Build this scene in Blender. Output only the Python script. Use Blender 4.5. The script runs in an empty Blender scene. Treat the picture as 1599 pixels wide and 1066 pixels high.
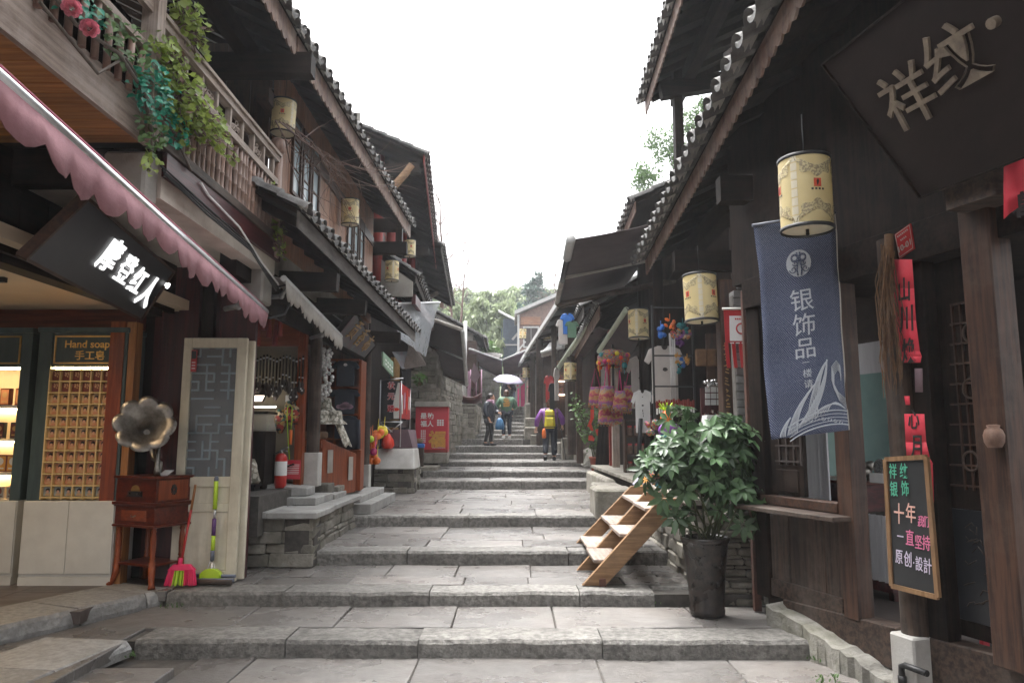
import bpy, bmesh, math, random
from mathutils import Vector, Matrix
R = math.radians
scene = bpy.context.scene
C = scene.collection
rnd = random.Random(7)
# ---------------------------------------------------------------- camera
FPX, HOR, EYE = 1150.0, 682.0, 1.65
PITCH = math.atan((HOR - 533.0) / FPX)
cd = bpy.data.cameras.new("camera"); cam = bpy.data.objects.new("camera", cd); C.objects.link(cam)
cd.sensor_width = 36.0; cd.lens = 36.0 * FPX / 1599.0
cd.clip_start = 0.05; cd.clip_end = 1500
cam.location = (0, 0, EYE); cam.rotation_euler = (R(90) + PITCH, 0, 0)
scene.camera = cam
# ---------------------------------------------------------------- light: bright overcast sky, weak wide sun
SUN_EL, SUN_AZ = 72.0, -40.0
w = bpy.data.worlds.new("World"); scene.world = w; w.use_nodes = True
nt = w.node_tree; bg = nt.nodes["Background"]
sky = nt.nodes.new("ShaderNodeTexSky"); sky.sky_type = 'NISHITA'; sky.sun_disc = False
sky.sun_elevation = R(SUN_EL); sky.sun_rotation = R(SUN_AZ); sky.air_density = 1.0; sky.dust_density = 6.0; sky.ozone_density = 1.0
hs = nt.nodes.new("ShaderNodeHueSaturation"); hs.inputs["Saturation"].default_value = 0.10
nt.links.new(sky.outputs[0], hs.inputs["Color"]); nt.links.new(hs.outputs[0], bg.inputs["Color"])
bg.inputs["Strength"].default_value = 0.15
ld = bpy.data.lights.new("sun", 'SUN'); ld.energy = 1.0; ld.angle = R(25); ld.color = (1, .97, .93)
lo = bpy.data.objects.new("sun", ld); C.objects.link(lo)
lo.rotation_euler = (R(90 - SUN_EL), 0, R(180 - SUN_AZ))
scene.view_settings.view_transform = 'Standard'; scene.view_settings.look = 'None'
scene.view_settings.exposure = 2.35; scene.view_settings.gamma = 1.0
scene.cycles.max_bounces = 6; scene.cycles.diffuse_bounces = 4; scene.cycles.glossy_bounces = 3; scene.cycles.transmission_bounces = 6
scene.cycles.transparent_max_bounces = 12; scene.cycles.volume_bounces = 0
scene.cycles.sample_clamp_indirect = 6.0
scene.cycles.use_denoising = True
# ---------------------------------------------------------------- where a thing seen in the photograph stands (surveying helpers)
_c, _s = math.cos(PITCH), math.sin(PITCH)
def ray(px, py):
    v = (533.0 - py) / FPX
    return Vector(((px - 799.5) / FPX, _c - v * _s, _s + v * _c))
CAM = Vector((0, 0, EYE))
def AY(px, py, Y): d = ray(px, py); return CAM + d * (Y / d.y)
def AX(px, py, X): d = ray(px, py); return CAM + d * (X / d.x)
def AZ(px, py, Z): d = ray(px, py); return CAM + d * ((Z - EYE) / d.z)
def AP(px, py, a, b, off=0.0):
    """point on the upright plane through a-b (plan), moved off metres along its normal"""
    n = Vector((b[1] - a[1], a[0] - b[0], 0)).normalized(); p0 = Vector((a[0], a[1], 0)) + n * off
    d = ray(px, py); return CAM + d * ((p0 - CAM).dot(n) / d.dot(n))
def V(*a): return Vector(a)
# ---------------------------------------------------------------- mesh collector
class MB:
    def __init__(s): s.v = []; s.f = []; s.t = []; s.sm = []; s.m = []
    def add(s, vs, fs, tint=1.0, smooth=False, m=0):
        k = len(s.v); s.v.extend(Vector(p) for p in vs)
        for f in fs: s.f.append([i + k for i in f]); s.t.append(tint); s.sm.append(smooth); s.m.append(m)
        return s
    def hexa(s, p, tint=1.0, m=0):      # p: 4 bottom ccw, 4 top ccw
        return s.add(p, [(3, 2, 1, 0), (4, 5, 6, 7), (0, 1, 5, 4), (1, 2, 6, 5), (2, 3, 7, 6), (3, 0, 4, 7)], tint, False, m)
    def box(s, c, d, rot=None, tint=1.0, m=0):
        x, y, z = d[0] / 2, d[1] / 2, d[2] / 2
        p = [V(-x, -y, -z), V(x, -y, -z), V(x, y, -z), V(-x, y, -z), V(-x, -y, z), V(x, -y, z), V(x, y, z), V(-x, y, z)]
        if rot is not None: p = [rot @ q for q in p]
        return s.hexa([q + Vector(c) for q in p], tint, m)
    def bb(s, a, b, tint=1.0, m=0):     # box from min corner to max corner
        return s.box([(a[i] + b[i]) / 2 for i in range(3)], [abs(b[i] - a[i]) for i in range(3)], None, tint, m)
    def plate(s, a, b, c, d, th, tint=1.0, m=0):   # quad a b c d, thickened by vector th
        th = Vector(th); q = [Vector(a), Vector(b), Vector(c), Vector(d)]
        return s.hexa(q + [p + th for p in q], tint, m)
    def bar(s, a, b, w, h, up=(0, 0, 1), tint=1.0, m=0):
        a, b = Vector(a), Vector(b); d = (b - a).normalized(); sd = d.cross(Vector(up))
        if sd.length < 1e-4: sd = V(1, 0, 0)
        sd = sd.normalized() * w / 2; u = sd.cross(d).normalized() * h / 2
        return s.hexa([a - sd - u, a + sd - u, b + sd - u, b - sd - u, a - sd + u, a + sd + u, b + sd + u, b - sd + u], tint, m)
    def prism(s, poly, th, tint=1.0, m=0):
        th = Vector(th); n = len(poly); p = [Vector(q) for q in poly]
        fs = [tuple(range(n - 1, -1, -1)), tuple(range(n, 2 * n))] + [(i, (i + 1) % n, n + (i + 1) % n, n + i) for i in range(n)]
        return s.add(p + [q + th for q in p], fs, tint, False, m)
    def tube(s, pts, r, n=8, cap=True, tint=1.0, m=0):
        pts = [Vector(p) for p in pts]; K = len(pts)
        if not hasattr(r, '__len__'): r = [r] * K
        vs = []; ref = None
        for i, p in enumerate(pts):
            d = (pts[min(i + 1, K - 1)] - pts[max(i - 1, 0)])
            d = d.normalized() if d.length > 1e-9 else V(0, 0, 1)
            if ref is None:
                ref = V(0, 0, 1) if abs(d.z) < .9 else V(1, 0, 0)
            x = (ref - d * ref.dot(d)).normalized(); ref = x; y = d.cross(x)
            for k in range(n):
                a = 2 * math.pi * k / n; vs.append(p + (x * math.cos(a) + y * math.sin(a)) * r[i])
        fs = [(i * n + k, i * n + (k + 1) % n, (i + 1) * n + (k + 1) % n, (i + 1) * n + k) for i in range(K - 1) for k in range(n)]
        s.add(vs, fs, tint, True, m)
        if cap:
            k0 = len(s.v) - len(vs)
            s.f.append([k0 + k for k in range(n - 1, -1, -1)]); s.f.append([k0 + (K - 1) * n + k for k in range(n)])
            s.t += [tint] * 2; s.sm += [False] * 2; s.m += [m] * 2
        return s
    def lathe(s, prof, base, axis=(0, 0, 1), n=20, tint=1.0, m=0, fn=None):
        ax = Vector(axis).normalized(); x = ax.orthogonal().normalized()
        if abs(ax.z) > .99: x = V(1, 0, 0)
        y = ax.cross(x); base = Vector(base); vs = []
        for r, z in prof:
            for k in range(n):
                a = 2 * math.pi * k / n; rr = r; zz = z
                if fn: rr, zz = fn(r, z, a)
                vs.append(base + ax * zz + (x * math.cos(a) + y * math.sin(a)) * rr)
        K = len(prof)
        fs = [(i * n + k, i * n + (k + 1) % n, (i + 1) * n + (k + 1) % n, (i + 1) * n + k) for i in range(K - 1) for k in range(n)]
        return s.add(vs, fs, tint, True, m)
    def ball(s, c, r, nu=10, nv=6, tint=1.0, m=0, rot=None):
        if not hasattr(r, '__len__'): r = (r, r, r)
        c = Vector(c); vs = []
        for j in range(nv + 1):
            t = math.pi * j / nv
            for i in range(nu):
                a = 2 * math.pi * i / nu
                p = V(r[0] * math.sin(t) * math.cos(a), r[1] * math.sin(t) * math.sin(a), r[2] * math.cos(t))
                vs.append(c + (rot @ p if rot is not None else p))
        fs = [(j * nu + i, (j + 1) * nu + i, (j + 1) * nu + (i + 1) % nu, j * nu + (i + 1) % nu) for j in range(nv) for i in range(nu)]
        return s.add(vs, fs, tint, True, m)
    def grid(s, P, tint=1.0, smooth=True, m=0, flip=False):  # P[i][j] points
        a, b = len(P), len(P[0]); vs = [p for r in P for p in r]
        fs = [(i * b + j, (i + 1) * b + j, (i + 1) * b + j + 1, i * b + j + 1) for i in range(a - 1) for j in range(b - 1)]
        if flip: fs = [f[::-1] for f in fs]
        return s.add(vs, fs, tint, smooth, m)
    def mesh(s, name, off=V(0, 0, 0)):
        me = bpy.data.meshes.new(name); me.from_pydata([tuple(p - off) for p in s.v], [], s.f)
        me.polygons.foreach_set("use_smooth", s.sm); me.polygons.foreach_set("material_index", s.m)
        at = me.attributes.new("tint", 'FLOAT', 'FACE'); at.data.foreach_set("value", s.t)
        me.validate(); me.update()
        return me
ORG = {}
def finish(o, mats, bev):
    if not isinstance(mats, (list, tuple)): mats = [mats]
    if len(o.data.materials) == 0:
        for m in mats: o.data.materials.append(m)
    if bev:
        b = o.modifiers.new("bevel", 'BEVEL'); b.width = bev; b.segments = 1; b.limit_method = 'ANGLE'; b.angle_limit = R(40)
def part(name, mb, mats, root, bev=0, label=None):
    off = ORG[root.name]; o = bpy.data.objects.new(name, mb.mesh(name, off)); C.objects.link(o)
    o.parent = root; ORG[o.name] = off; finish(o, mats, bev)
    if label: o["label"] = label
    return o
def tag(o, label, cat, group=None):
    o["label"] = label; o["category"] = cat
    if group: o["group"] = group
def T(name, label, cat, loc, group=None):
    o = bpy.data.objects.new(name, None); C.objects.link(o); o.location = loc; o.empty_display_size = .2
    ORG[o.name] = Vector(loc); tag(o, label, cat, group); return o
def TM(name, mb, mats, label, cat, group=None, bev=0, loc=None):
    if loc is None:
        n = len(mb.v); loc = V(sum(p.x for p in mb.v) / n, sum(p.y for p in mb.v) / n, min(p.z for p in mb.v))
    o = bpy.data.objects.new(name, mb.mesh(name, Vector(loc))); C.objects.link(o); o.location = loc
    ORG[o.name] = Vector(loc); finish(o, mats, bev); tag(o, label, cat, group); return o
def ST(name, mb, mats, bev=0, kind="structure"):
    o = bpy.data.objects.new(name, mb.mesh(name)); C.objects.link(o); ORG[o.name] = V(0, 0, 0); finish(o, mats, bev); o["kind"] = kind; return o
def kids(o): return [c for c in list(bpy.data.objects) if c.parent == o]
def dup(root, loc, rz=None, label=None, group=None, sc=None):
    def cp(o, par):
        c = o.copy(); C.objects.link(c)
        if par: c.parent = par
        for k in kids(o): cp(k, c)
        return c
    r = cp(root, None); r.location = loc
    if rz is not None: r.rotation_euler = (0, 0, rz)
    if sc: r.scale = (sc,) * 3 if not hasattr(sc, '__len__') else sc
    if label: r["label"] = label
    if group: r["group"] = group
    ORG[r.name] = Vector(loc); return r
def put(root, loc, rz=0, sc=None):
    root.location = loc; root.rotation_euler = (0, 0, rz)
    if sc: root.scale = (sc,) * 3 if not hasattr(sc, '__len__') else sc
    return root
# text: a flat solid lettering; x along ux, y along uy, centred on c
_tc = {}
def text(mb, body, c, ux, uy, size, depth=0.004, bold=0.0, m=0, tint=1.0, sx=1.0, skew=0.0):
    key = (body, bold)
    if key not in _tc:
        cu = bpy.data.curves.new("lettering", 'FONT'); cu.body = body; cu.size = 1; cu.offset = bold; cu.extrude = .5; cu.resolution_u = 3
        o = bpy.data.objects.new("lettering", cu); C.objects.link(o)
        dg = bpy.context.evaluated_depsgraph_get(); me = bpy.data.meshes.new_from_object(o.evaluated_get(dg))
        vs = [v.co.copy() for v in me.vertices]; fs = [tuple(p.vertices) for p in me.polygons]
        bpy.data.objects.remove(o); bpy.data.curves.remove(cu); bpy.data.meshes.remove(me)
        xs = [v.x for v in vs]; ys = [v.y for v in vs]; mx, my = (min(xs) + max(xs)) / 2, (min(ys) + max(ys)) / 2
        _tc[key] = ([V(v.x - mx, v.y - my, v.z) for v in vs], fs)
    vs, fs = _tc[key]; ux = Vector(ux).normalized(); uy = Vector(uy).normalized(); n = ux.cross(uy).normalized(); c = Vector(c)
    mb.add([c + ux * ((v.x * sx + v.y * skew) * size) + uy * (v.y * size) + n * ((v.z + .5) * depth) for v in vs], fs, tint, False, m)
# ---------------------------------------------------------------- materials
MT = {}
def nodes(name):
    m = bpy.data.materials.new(name); m.use_nodes = True; MT[name] = m
    return m, m.node_tree, m.node_tree.nodes["Principled BSDF"]
def mat(name, c1, c2=None, rough=.7, r2=None, scale=6, st=(1, 1, 1), bump=.25, bsc=None, metal=0, dirt=None, dsc=1.2, damt=.55, emit=0, spec=.5, trans=0, lo=.35, hi=.65, bd=.01, det=6):
    m, t, p = nodes(name); N = t.nodes.new; L = t.links.new
    tc = N("ShaderNodeTexCoord"); mp = N("ShaderNodeMapping"); mp.inputs["Scale"].default_value = st; L(tc.outputs["Object"], mp.inputs[0])
    at = N("ShaderNodeAttribute"); at.attribute_name = "tint"
    n1 = N("ShaderNodeTexNoise"); n1.inputs["Scale"].default_value = scale; n1.inputs["Detail"].default_value = det; n1.inputs["Roughness"].default_value = .65
    L(mp.outputs[0], n1.inputs["Vector"])
    mr = N("ShaderNodeMapRange"); mr.inputs[1].default_value = lo; mr.inputs[2].default_value = hi; L(n1.outputs[0], mr.inputs[0])
    mx = N("ShaderNodeMix"); mx.data_type = 'RGBA'; mx.inputs[6].default_value = (*c1, 1); mx.inputs[7].default_value = (*(c2 or [x * .6 for x in c1]), 1); L(mr.outputs[0], mx.inputs[0])
    col = mx.outputs[2]
    if dirt:
        n2 = N("ShaderNodeTexNoise"); n2.inputs["Scale"].default_value = dsc; n2.inputs["Detail"].default_value = 7; n2.inputs["Roughness"].default_value = .7; L(tc.outputs["Object"], n2.inputs["Vector"])
        m2 = N("ShaderNodeMapRange"); m2.inputs[1].default_value = .45; m2.inputs[2].default_value = .72; m2.inputs[4].default_value = damt; L(n2.outputs[0], m2.inputs[0])
        x2 = N("ShaderNodeMix"); x2.data_type = 'RGBA'; x2.inputs[7].default_value = (*dirt, 1); L(col, x2.inputs[6]); L(m2.outputs[0], x2.inputs[0]); col = x2.outputs[2]
    vm = N("ShaderNodeVectorMath"); vm.operation = 'SCALE'; L(col, vm.inputs[0]); L(at.outputs["Fac"], vm.inputs["Scale"]); col = vm.outputs[0]
    L(col, p.inputs["Base Color"])
    if r2 is None: p.inputs["Roughness"].default_value = rough
    else:
        n3 = N("ShaderNodeTexNoise"); n3.inputs["Scale"].default_value = 2.2; n3.inputs["Detail"].default_value = 5; L(tc.outputs["Object"], n3.inputs["Vector"])
        m3 = N("ShaderNodeMapRange"); m3.inputs[1].default_value = .30; m3.inputs[2].default_value = .70; m3.inputs[3].default_value = rough; m3.inputs[4].default_value = r2; L(n3.outputs[0], m3.inputs[0]); L(m3.outputs[0], p.inputs["Roughness"])
    p.inputs["Metallic"].default_value = metal; p.inputs["Specular IOR Level"].default_value = spec
    if emit: L(col, p.inputs["Emission Color"]); p.inputs["Emission Strength"].default_value = emit
    if bump:
        nb = n1
        if bsc:
            nb = N("ShaderNodeTexNoise"); nb.inputs["Scale"].default_value = bsc; nb.inputs["Detail"].default_value = 8; nb.inputs["Roughness"].default_value = .7; L(mp.outputs[0], nb.inputs["Vector"])
        bp = N("ShaderNodeBump"); bp.inputs["Strength"].default_value = bump; bp.inputs["Distance"].default_value = bd; L(nb.outputs[0], bp.inputs["Height"]); L(bp.outputs[0], p.inputs["Normal"])
    if trans:
        out = t.nodes["Material Output"]; tr = N("ShaderNodeBsdfTranslucent"); L(col, tr.inputs["Color"]); ms = N("ShaderNodeMixShader"); ms.inputs[0].default_value = trans
        L(p.outputs[0], ms.inputs[1]); L(tr.outputs[0], ms.inputs[2]); L(ms.outputs[0], out.inputs["Surface"])
    return m
def glassy(name, col, alpha, rough=.05, bump=0):
    m, t, p = nodes(name); p.inputs["Base Color"].default_value = (*col, 1); p.inputs["Alpha"].default_value = alpha; p.inputs["Roughness"].default_value = rough; p.inputs["Specular IOR Level"].default_value = .8
    if bump:
        n = t.nodes.new("ShaderNodeTexNoise"); n.inputs["Scale"].default_value = 6; n.inputs["Detail"].default_value = 5; b = t.nodes.new("ShaderNodeBump"); b.inputs["Strength"].default_value = bump; b.inputs["Distance"].default_value = .05
        t.links.new(n.outputs[0], b.inputs["Height"]); t.links.new(b.outputs[0], p.inputs["Normal"])
    return m
def glow(name, col, s):
    m, t, p = nodes(name); p.inputs["Base Color"].default_value = (*col, 1); p.inputs["Emission Color"].default_value = (*col, 1); p.inputs["Emission Strength"].default_value = s; return m
# wood, grain along each axis
def woods(name, c1, c2, rough=.65, dirt=None, bump=.35, r2=None, spec=.35):
    for ax, st in (('x', (.6, 9, 9)), ('y', (9, .6, 9)), ('z', (9, 9, .6))):
        mat(name + '_' + ax, c1, c2, rough, r2, 3.2, st, bump, None, dirt=dirt, bd=.008, spec=spec, dsc=3.2, damt=.7, lo=.40, hi=.60)
woods('dark', (.019, .012, .009), (.007, .005, .0045), .7, (.036, .025, .019), spec=.12)
woods('brown', (.070, .033, .020), (.026, .014, .010), .55, (.09, .06, .045))
woods('plank', (.36, .19, .12), (.21, .105, .065), .65, (.24, .18, .145))
woods('grey', (.33, .265, .22), (.19, .145, .118), .75, (.40, .35, .32))
woods('raw', (.42, .19, .065), (.27, .11, .035), .5)
woods('orange', (.28, .065, .018), (.17, .035, .011), .38)
woods('mahog', (.135, .024, .010), (.062, .011, .006), .28)
woods('maroon', (.075, .015, .016), (.035, .009, .01), .45)
woods('old', (.070, .045, .033), (.026, .018, .014), .7, (.11, .09, .075))
woods('pine', (.29, .175, .09), (.18, .10, .048), .55, (.11, .065, .04))
woods('redp', (.28, .035, .025), (.17, .02, .016), .55)
mat('slab', (.19, .178, .167), (.11, .102, .096), .16, .50, 7.0, (1, 1.8, 1), .8, 22, dirt=(.15, .125, .11), dsc=1.3, damt=.55, bd=.012, spec=.6, lo=.30, hi=.72)
mat('kerb', (.32, .305, .28), (.145, .138, .128), .34, .72, 20, (1, 1, 1), 1.0, 26, dirt=(.085, .08, .072), dsc=2.2, damt=.6, bd=.04, lo=.38, hi=.62)
mat('kerbwhite', (.38, .375, .365), (.22, .215, .205), .5, None, 20, (1, 1, 1), .8, 30, dirt=(.22, .205, .185), dsc=2, damt=.6, bd=.02)
mat('rubble', (.34, .315, .27), (.17, .155, .13), .8, None, 5, (1, 1, 1), 1.0, 22, dirt=(.16, .16, .11), dsc=2.0, damt=.6, bd=.03)
mat('mortar', (.10, .09, .08), (.05, .045, .04), .9, None, 12, bump=.6, bsc=60)
mat('ledge', (.40, .40, .385), (.27, .265, .255), .65, None, 5, bump=.6, bsc=40, dirt=(.20, .18, .155), dsc=1.8, damt=.6)
mat('whitestone', (.55, .54, .51), (.38, .37, .35), .6, None, 3, bump=.4, bsc=40, dirt=(.33, .29, .24), dsc=1.6, damt=.5)
mat('mossy', (.38, .365, .33), (.22, .21, .185), .8, None, 9, bump=1.0, bsc=28, dirt=(.14, .135, .08), dsc=2.4, damt=.7, bd=.03)
mat('plaster', (.60, .545, .475), (.48, .43, .37), .85, None, 2, bump=.15, bsc=30, dirt=(.20, .135, .105), dsc=.75, damt=.75)
mat('cream', (.62, .50, .36), (.58, .46, .33), .7, None, 3, bump=.1)
mat('greyplaster', (.36, .34, .31), (.26, .245, .22), .9, None, 3, bump=.5, bsc=30, dirt=(.18, .17, .15), damt=.6)
mat('olive', (.27, .23, .165), (.22, .185, .13), .8, None, 3, bump=.15)
mat('tile', (.17, .165, .16), (.075, .072, .07), .85, None, 7, (1, 1, 1), .6, 40, dirt=(.22, .215, .20), dsc=3, damt=.6)
mat('tilemoss', (.12, .115, .10), (.05, .048, .042), .85, None, 7, bump=.6, bsc=40, dirt=(.22, .22, .17), dsc=3, damt=.6)
mat('mortarcap', (.62, .60, .56), (.36, .34, .31), .85, None, 12, bump=.7, bsc=40, dirt=(.2, .19, .17), dsc=9, damt=.6)
mat('fascia', (.21, .12, .083), (.085, .045, .032), .7, None, 4, (1, 3, 1), .5, 18, dirt=(.34, .27, .22), dsc=3.2, damt=.7)
mat('greyfascia', (.17, .15, .135), (.09, .078, .07), .7, None, 4, (1, 1, 4), .5, 18)
mat('pinkcanvas', (.44, .225, .25), (.36, .175, .20), .8, None, 3, (1, 1, 3), .25, 14, dirt=(.25, .10, .125), dsc=5.5, damt=.75, trans=.25)
mat('darkpink', (.24, .035, .065), (.18, .025, .05), .8, None, 3, bump=.2)
mat('canvasdark', (.10, .078, .08), (.07, .055, .057), .85, None, 2, (1, 1, 1), .3, 10, trans=.12)
mat('canvasmauve', (.19, .125, .14), (.13, .085, .10), .85, None, 2, (1, 1, 1), .3, 10, trans=.12)
mat('canvasgrey', (.50, .47, .43), (.38, .35, .31), .8, None, 4, (1, 1, 1), .3, 14, dirt=(.24, .21, .18), dsc=3, damt=.4, trans=.2)
mat('palegreen', (.47, .52, .40), (.36, .41, .31), .6, None, 6)
mat('white', (.78, .78, .77), (.70, .70, .69), .55, None, 5, bump=.1)
mat('offwhite', (.66, .65, .60), (.57, .56, .52), .5, None, 3, bump=.1, dirt=(.45, .42, .37), dsc=2, damt=.35)
mat('doorcream', (.68, .63, .50), (.58, .53, .41), .5, None, 5, (4, 4, .5), .2, dirt=(.30, .25, .17), dsc=2.5, damt=.5)
mat('alu', (.75, .75, .76), (.6, .6, .61), .3, None, 6, metal=.9, bump=.05)
mat('steel', (.45, .45, .46), (.3, .3, .31), .35, None, 9, metal=.9, bump=.05)
mat('blackmetal', (.02, .02, .021), (.014, .014, .014), .45, None, 9, bump=.05)
mat('rust', (.10, .040, .025), (.055, .024, .017), .75, None, 9, bump=.4, bsc=40)
mat('black', (.012, .012, .013), (.009, .009, .01), .5, None, 5, bump=.05)
mat('charcoal', (.030, .032, .037), (.022, .023, .027), .38, None, 5, bump=.05)
mat('teal', (.055, .085, .085), (.035, .055, .058), .5, None, 4, (3, 3, .6), .1)
mat('brassdark', (.42, .395, .36), (.20, .185, .165), .40, None, 14, metal=1, bump=.6, bsc=34, dirt=(.42, .39, .36), dsc=9, damt=.6, bd=.006)
mat('gold', (.70, .45, .16), (.48, .28, .09), .35, None, 8, metal=.8, bump=.1)
mat('goldpaint', (.40, .25, .085), (.24, .14, .05), .5, None, 14, bump=.1)
mat('paper', (.78, .66, .36), (.72, .60, .31), .45, None, 4, bump=.03, trans=.35)
mat('pattern', (.25, .20, .115), (.52, .44, .24), .5, None, 70, bump=.03, lo=.46, hi=.54, det=1)
mat('papercream', (.80, .75, .60), (.76, .70, .55), .4, None, 4, bump=.02, trans=.3)
mat('sealred', (.62, .09, .035), (.5, .06, .03), .6, None, 20, bump=0)
mat('couplet', (.70, .045, .075), (.60, .03, .055), .75, None, 5, bump=.25, bsc=14, dirt=(.78, .16, .17), dsc=4, damt=.35)
mat('redplate', (.42, .022, .026), (.36, .018, .02), .4, None, 5, bump=.03)
mat('posterred', (.55, .035, .055), (.48, .028, .045), .45, None, 3, bump=.03)
mat('red', (.52, .025, .02), (.42, .018, .015), .35, None, 5, bump=.04)
mat('brick', (.16, .155, .15), (.09, .088, .085), .85, None, 6, bump=.6, bsc=40)
mat('redbrick', (.24, .165, .14), (.16, .11, .095), .85, None, 6, bump=.6, bsc=40)
mat('blackglaze', (.012, .011, .011), (.026, .02, .017), .18, .4, 9, bump=.6, bsc=20, dirt=(.085, .065, .05), dsc=13, damt=.45, bd=.004)
mat('terracotta', (.36, .085, .045), (.27, .06, .032), .6, None, 6, bump=.2)
mat('soil', (.04, .03, .022), (.02, .015, .011), .95, None, 20, bump=.8)
mat('leafdark', (.078, .135, .060), (.042, .082, .036), .42, None, 9, bump=.1, trans=.15, spec=.4)
mat('leafmid', (.105, .19, .055), (.07, .135, .035), .45, None, 9, bump=.1, trans=.25)
mat('leaflime', (.30, .37, .075), (.19, .27, .05), .5, None, 9, bump=.1, trans=.35)
mat('leafteal', (.025, .30, .19), (.018, .19, .12), .35, None, 9, bump=.1, trans=.2)
mat('bamboo', (.28, .33, .19), (.20, .25, .13), .6, None, 3, bump=.1, trans=.3)  # leaf colour paler than natural, standing in for haze on far trees
mat('conifer', (.10, .155, .125), (.07, .115, .092), .6, None, 3, bump=.1, trans=.2)
mat('bark', (.14, .115, .095), (.08, .065, .052), .85, None, 6, (5, 5, 1), .5)
mat('twig', (.17, .105, .085), (.11, .07, .055), .8, None, 9, bump=.2)
mat('stem', (.065, .085, .03), (.05, .05, .022), .7, None, 9, bump=.2)
mat('petal', (.78, .30, .36), (.66, .18, .25), .6, None, 12, bump=.1, trans=.25)
mat('hill', (.085, .11, .05), (.055, .075, .03), .95, None, .5, bump=.5)
mat('bamboorail', (.27, .165, .12), (.14, .08, .06), .5, None, 7, (5, 5, 1), .3, dirt=(.26, .21, .175), dsc=4, damt=.5)
mat('straw', (.17, .095, .045), (.10, .052, .028), .85, None, 20, bump=.3)
mat('skin', (.56, .32, .22), (.52, .28, .19), .5, None, 9, bump=.03)
mat('hairdark', (.018, .012, .010), (.012, .008, .007), .5, None, 30, bump=.2)
mat('hairbrown', (.10, .04, .02), (.06, .024, .014), .5, None, 30, bump=.2)
mat('navycoat', (.045, .052, .068), (.026, .031, .043), .32, None, 6, (1, 1, 5), .5)
mat('navy', (.020, .026, .042), (.014, .018, .03), .75, None, 9, bump=.2)
mat('greenjacket', (.09, .18, .115), (.065, .135, .085), .7, None, 8, bump=.3)
mat('purple', (.20, .05, .29), (.14, .032, .21), .55, None, 8, bump=.4)
mat('yellow', (.70, .60, .02), (.56, .47, .015), .55, None, 8, bump=.2)
mat('orangecloth', (.80, .17, .02), (.65, .12, .015), .6, None, 8, bump=.2)
mat('amber', (.68, .33, .05), (.52, .25, .05), .6, None, 16, bump=.2)
mat('bluebag', (.04, .17, .34), (.03, .12, .26), .5, None, 8, bump=.2)
mat('lilac', (.66, .62, .76), (.58, .54, .70), .5, None, 5, bump=.05, trans=.3)
mat('pinkscarf', (.55, .36, .46), (.42, .25, .34), .8, None, 20, bump=.3)
mat('pink', (.85, .12, .32), (.72, .08, .25), .6, None, 8, bump=.1)
mat('hotpink', (.85, .03, .14), (.7, .02, .1), .6, None, 8, bump=.1)
mat('lime', (.50, .72, .03), (.44, .64, .03), .4, None, 8, bump=.05)
mat('violet', (.12, .04, .19), (.09, .03, .14), .4, None, 8, bump=.05)
mat('bluegrey', (.14, .16, .21), (.11, .12, .16), .4, None, 8, bump=.05)
mat('blue', (.02, .14, .50), (.015, .11, .4), .45, None, 8, bump=.05)
mat('sky', (.10, .35, .52), (.07, .26, .42), .6, None, 8, bump=.05)
mat('tomato', (.78, .06, .03), (.6, .04, .02), .5, None, 8, bump=.1)
mat('mandarin', (.82, .20, .03), (.7, .14, .02), .5, None, 8, bump=.1)
mat('lemon', (.75, .60, .03), (.62, .50, .02), .5, None, 8, bump=.1)
mat('magenta', (.55, .03, .17), (.42, .02, .12), .6, None, 12, bump=.2)
mat('turq', (.03, .22, .24), (.02, .16, .18), .6, None, 12, bump=.2)
mat('tee', (.72, .71, .70), (.66, .65, .64), .85, None, 5, bump=.3, bd=.02)
mat('teegrey', (.50, .46, .43), (.44, .40, .375), .85, None, 5, bump=.3, bd=.02)
mat('ink', (.022, .018, .018), (.03, .024, .022), .8, None, 9, bump=0)
mat('chalkboard', (.018, .019, .020), (.028, .029, .030), .75, None, 3, bump=.05)
mat('chalkgreen', (.12, .50, .33), (.07, .38, .24), .9, None, 60, bump=0)
mat('chalkpink', (.75, .22, .36), (.6, .16, .3), .9, None, 60, bump=0)
mat('chalkpeach', (.80, .50, .40), (.66, .38, .32), .9, None, 60, bump=0)
mat('chalklilac', (.66, .60, .72), (.52, .46, .58), .9, None, 60, bump=0)
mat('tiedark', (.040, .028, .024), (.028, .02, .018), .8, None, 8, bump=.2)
mat('curtain', (.60, .60, .62), (.52, .52, .54), .8, None, 6, (4, 4, .5), .2)
mat('showglass', (.26, .40, .38), (.22, .35, .33), .2, None, 3, bump=0)
mat('silver', (.6, .6, .6), (.25, .25, .25), .25, None, 40, metal=1, bump=.6)
mat('plaquebase', (.10, .115, .125), (.06, .07, .078), .6, None, 4, bump=.2, dirt=(.12, .03, .03), dsc=3, damt=.6)
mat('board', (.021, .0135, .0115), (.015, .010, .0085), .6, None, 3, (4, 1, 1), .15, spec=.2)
mat('carved', (.22, .175, .125), (.11, .085, .065), .7, None, 12, bump=.3)
mat('soaptan', (.52, .33, .17), (.44, .27, .13), .6, None, 12, bump=.05)
mat('soaprose', (.52, .23, .12), (.45, .19, .10), .6, None, 12, bump=.05)
mat('soapdark', (.20, .045, .030), (.10, .02, .018), .6, None, 60, bump=.05)
mat('soapgrey', (.30, .33, .30), (.24, .26, .25), .6, None, 12, bump=.05)
mat('rackyellow', (.68, .50, .24), (.62, .45, .2), .6, None, 4, bump=.05)
mat('bluewood', (.10, .135, .18), (.065, .09, .125), .7, None, 4, bump=.2)
mat('floortile', (.115, .09, .082), (.075, .058, .052), .35, .55, 3, (1, 5, 1), .2, 20, dirt=(.08, .06, .05), damt=.5)
mat('bandana', (.5, .18, .2), (.12, .2, .35), .8, None, 40, bump=.2)
mat('corrug', (.07, .065, .065), (.045, .042, .042), .6, None, 5, bump=.2)
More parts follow.
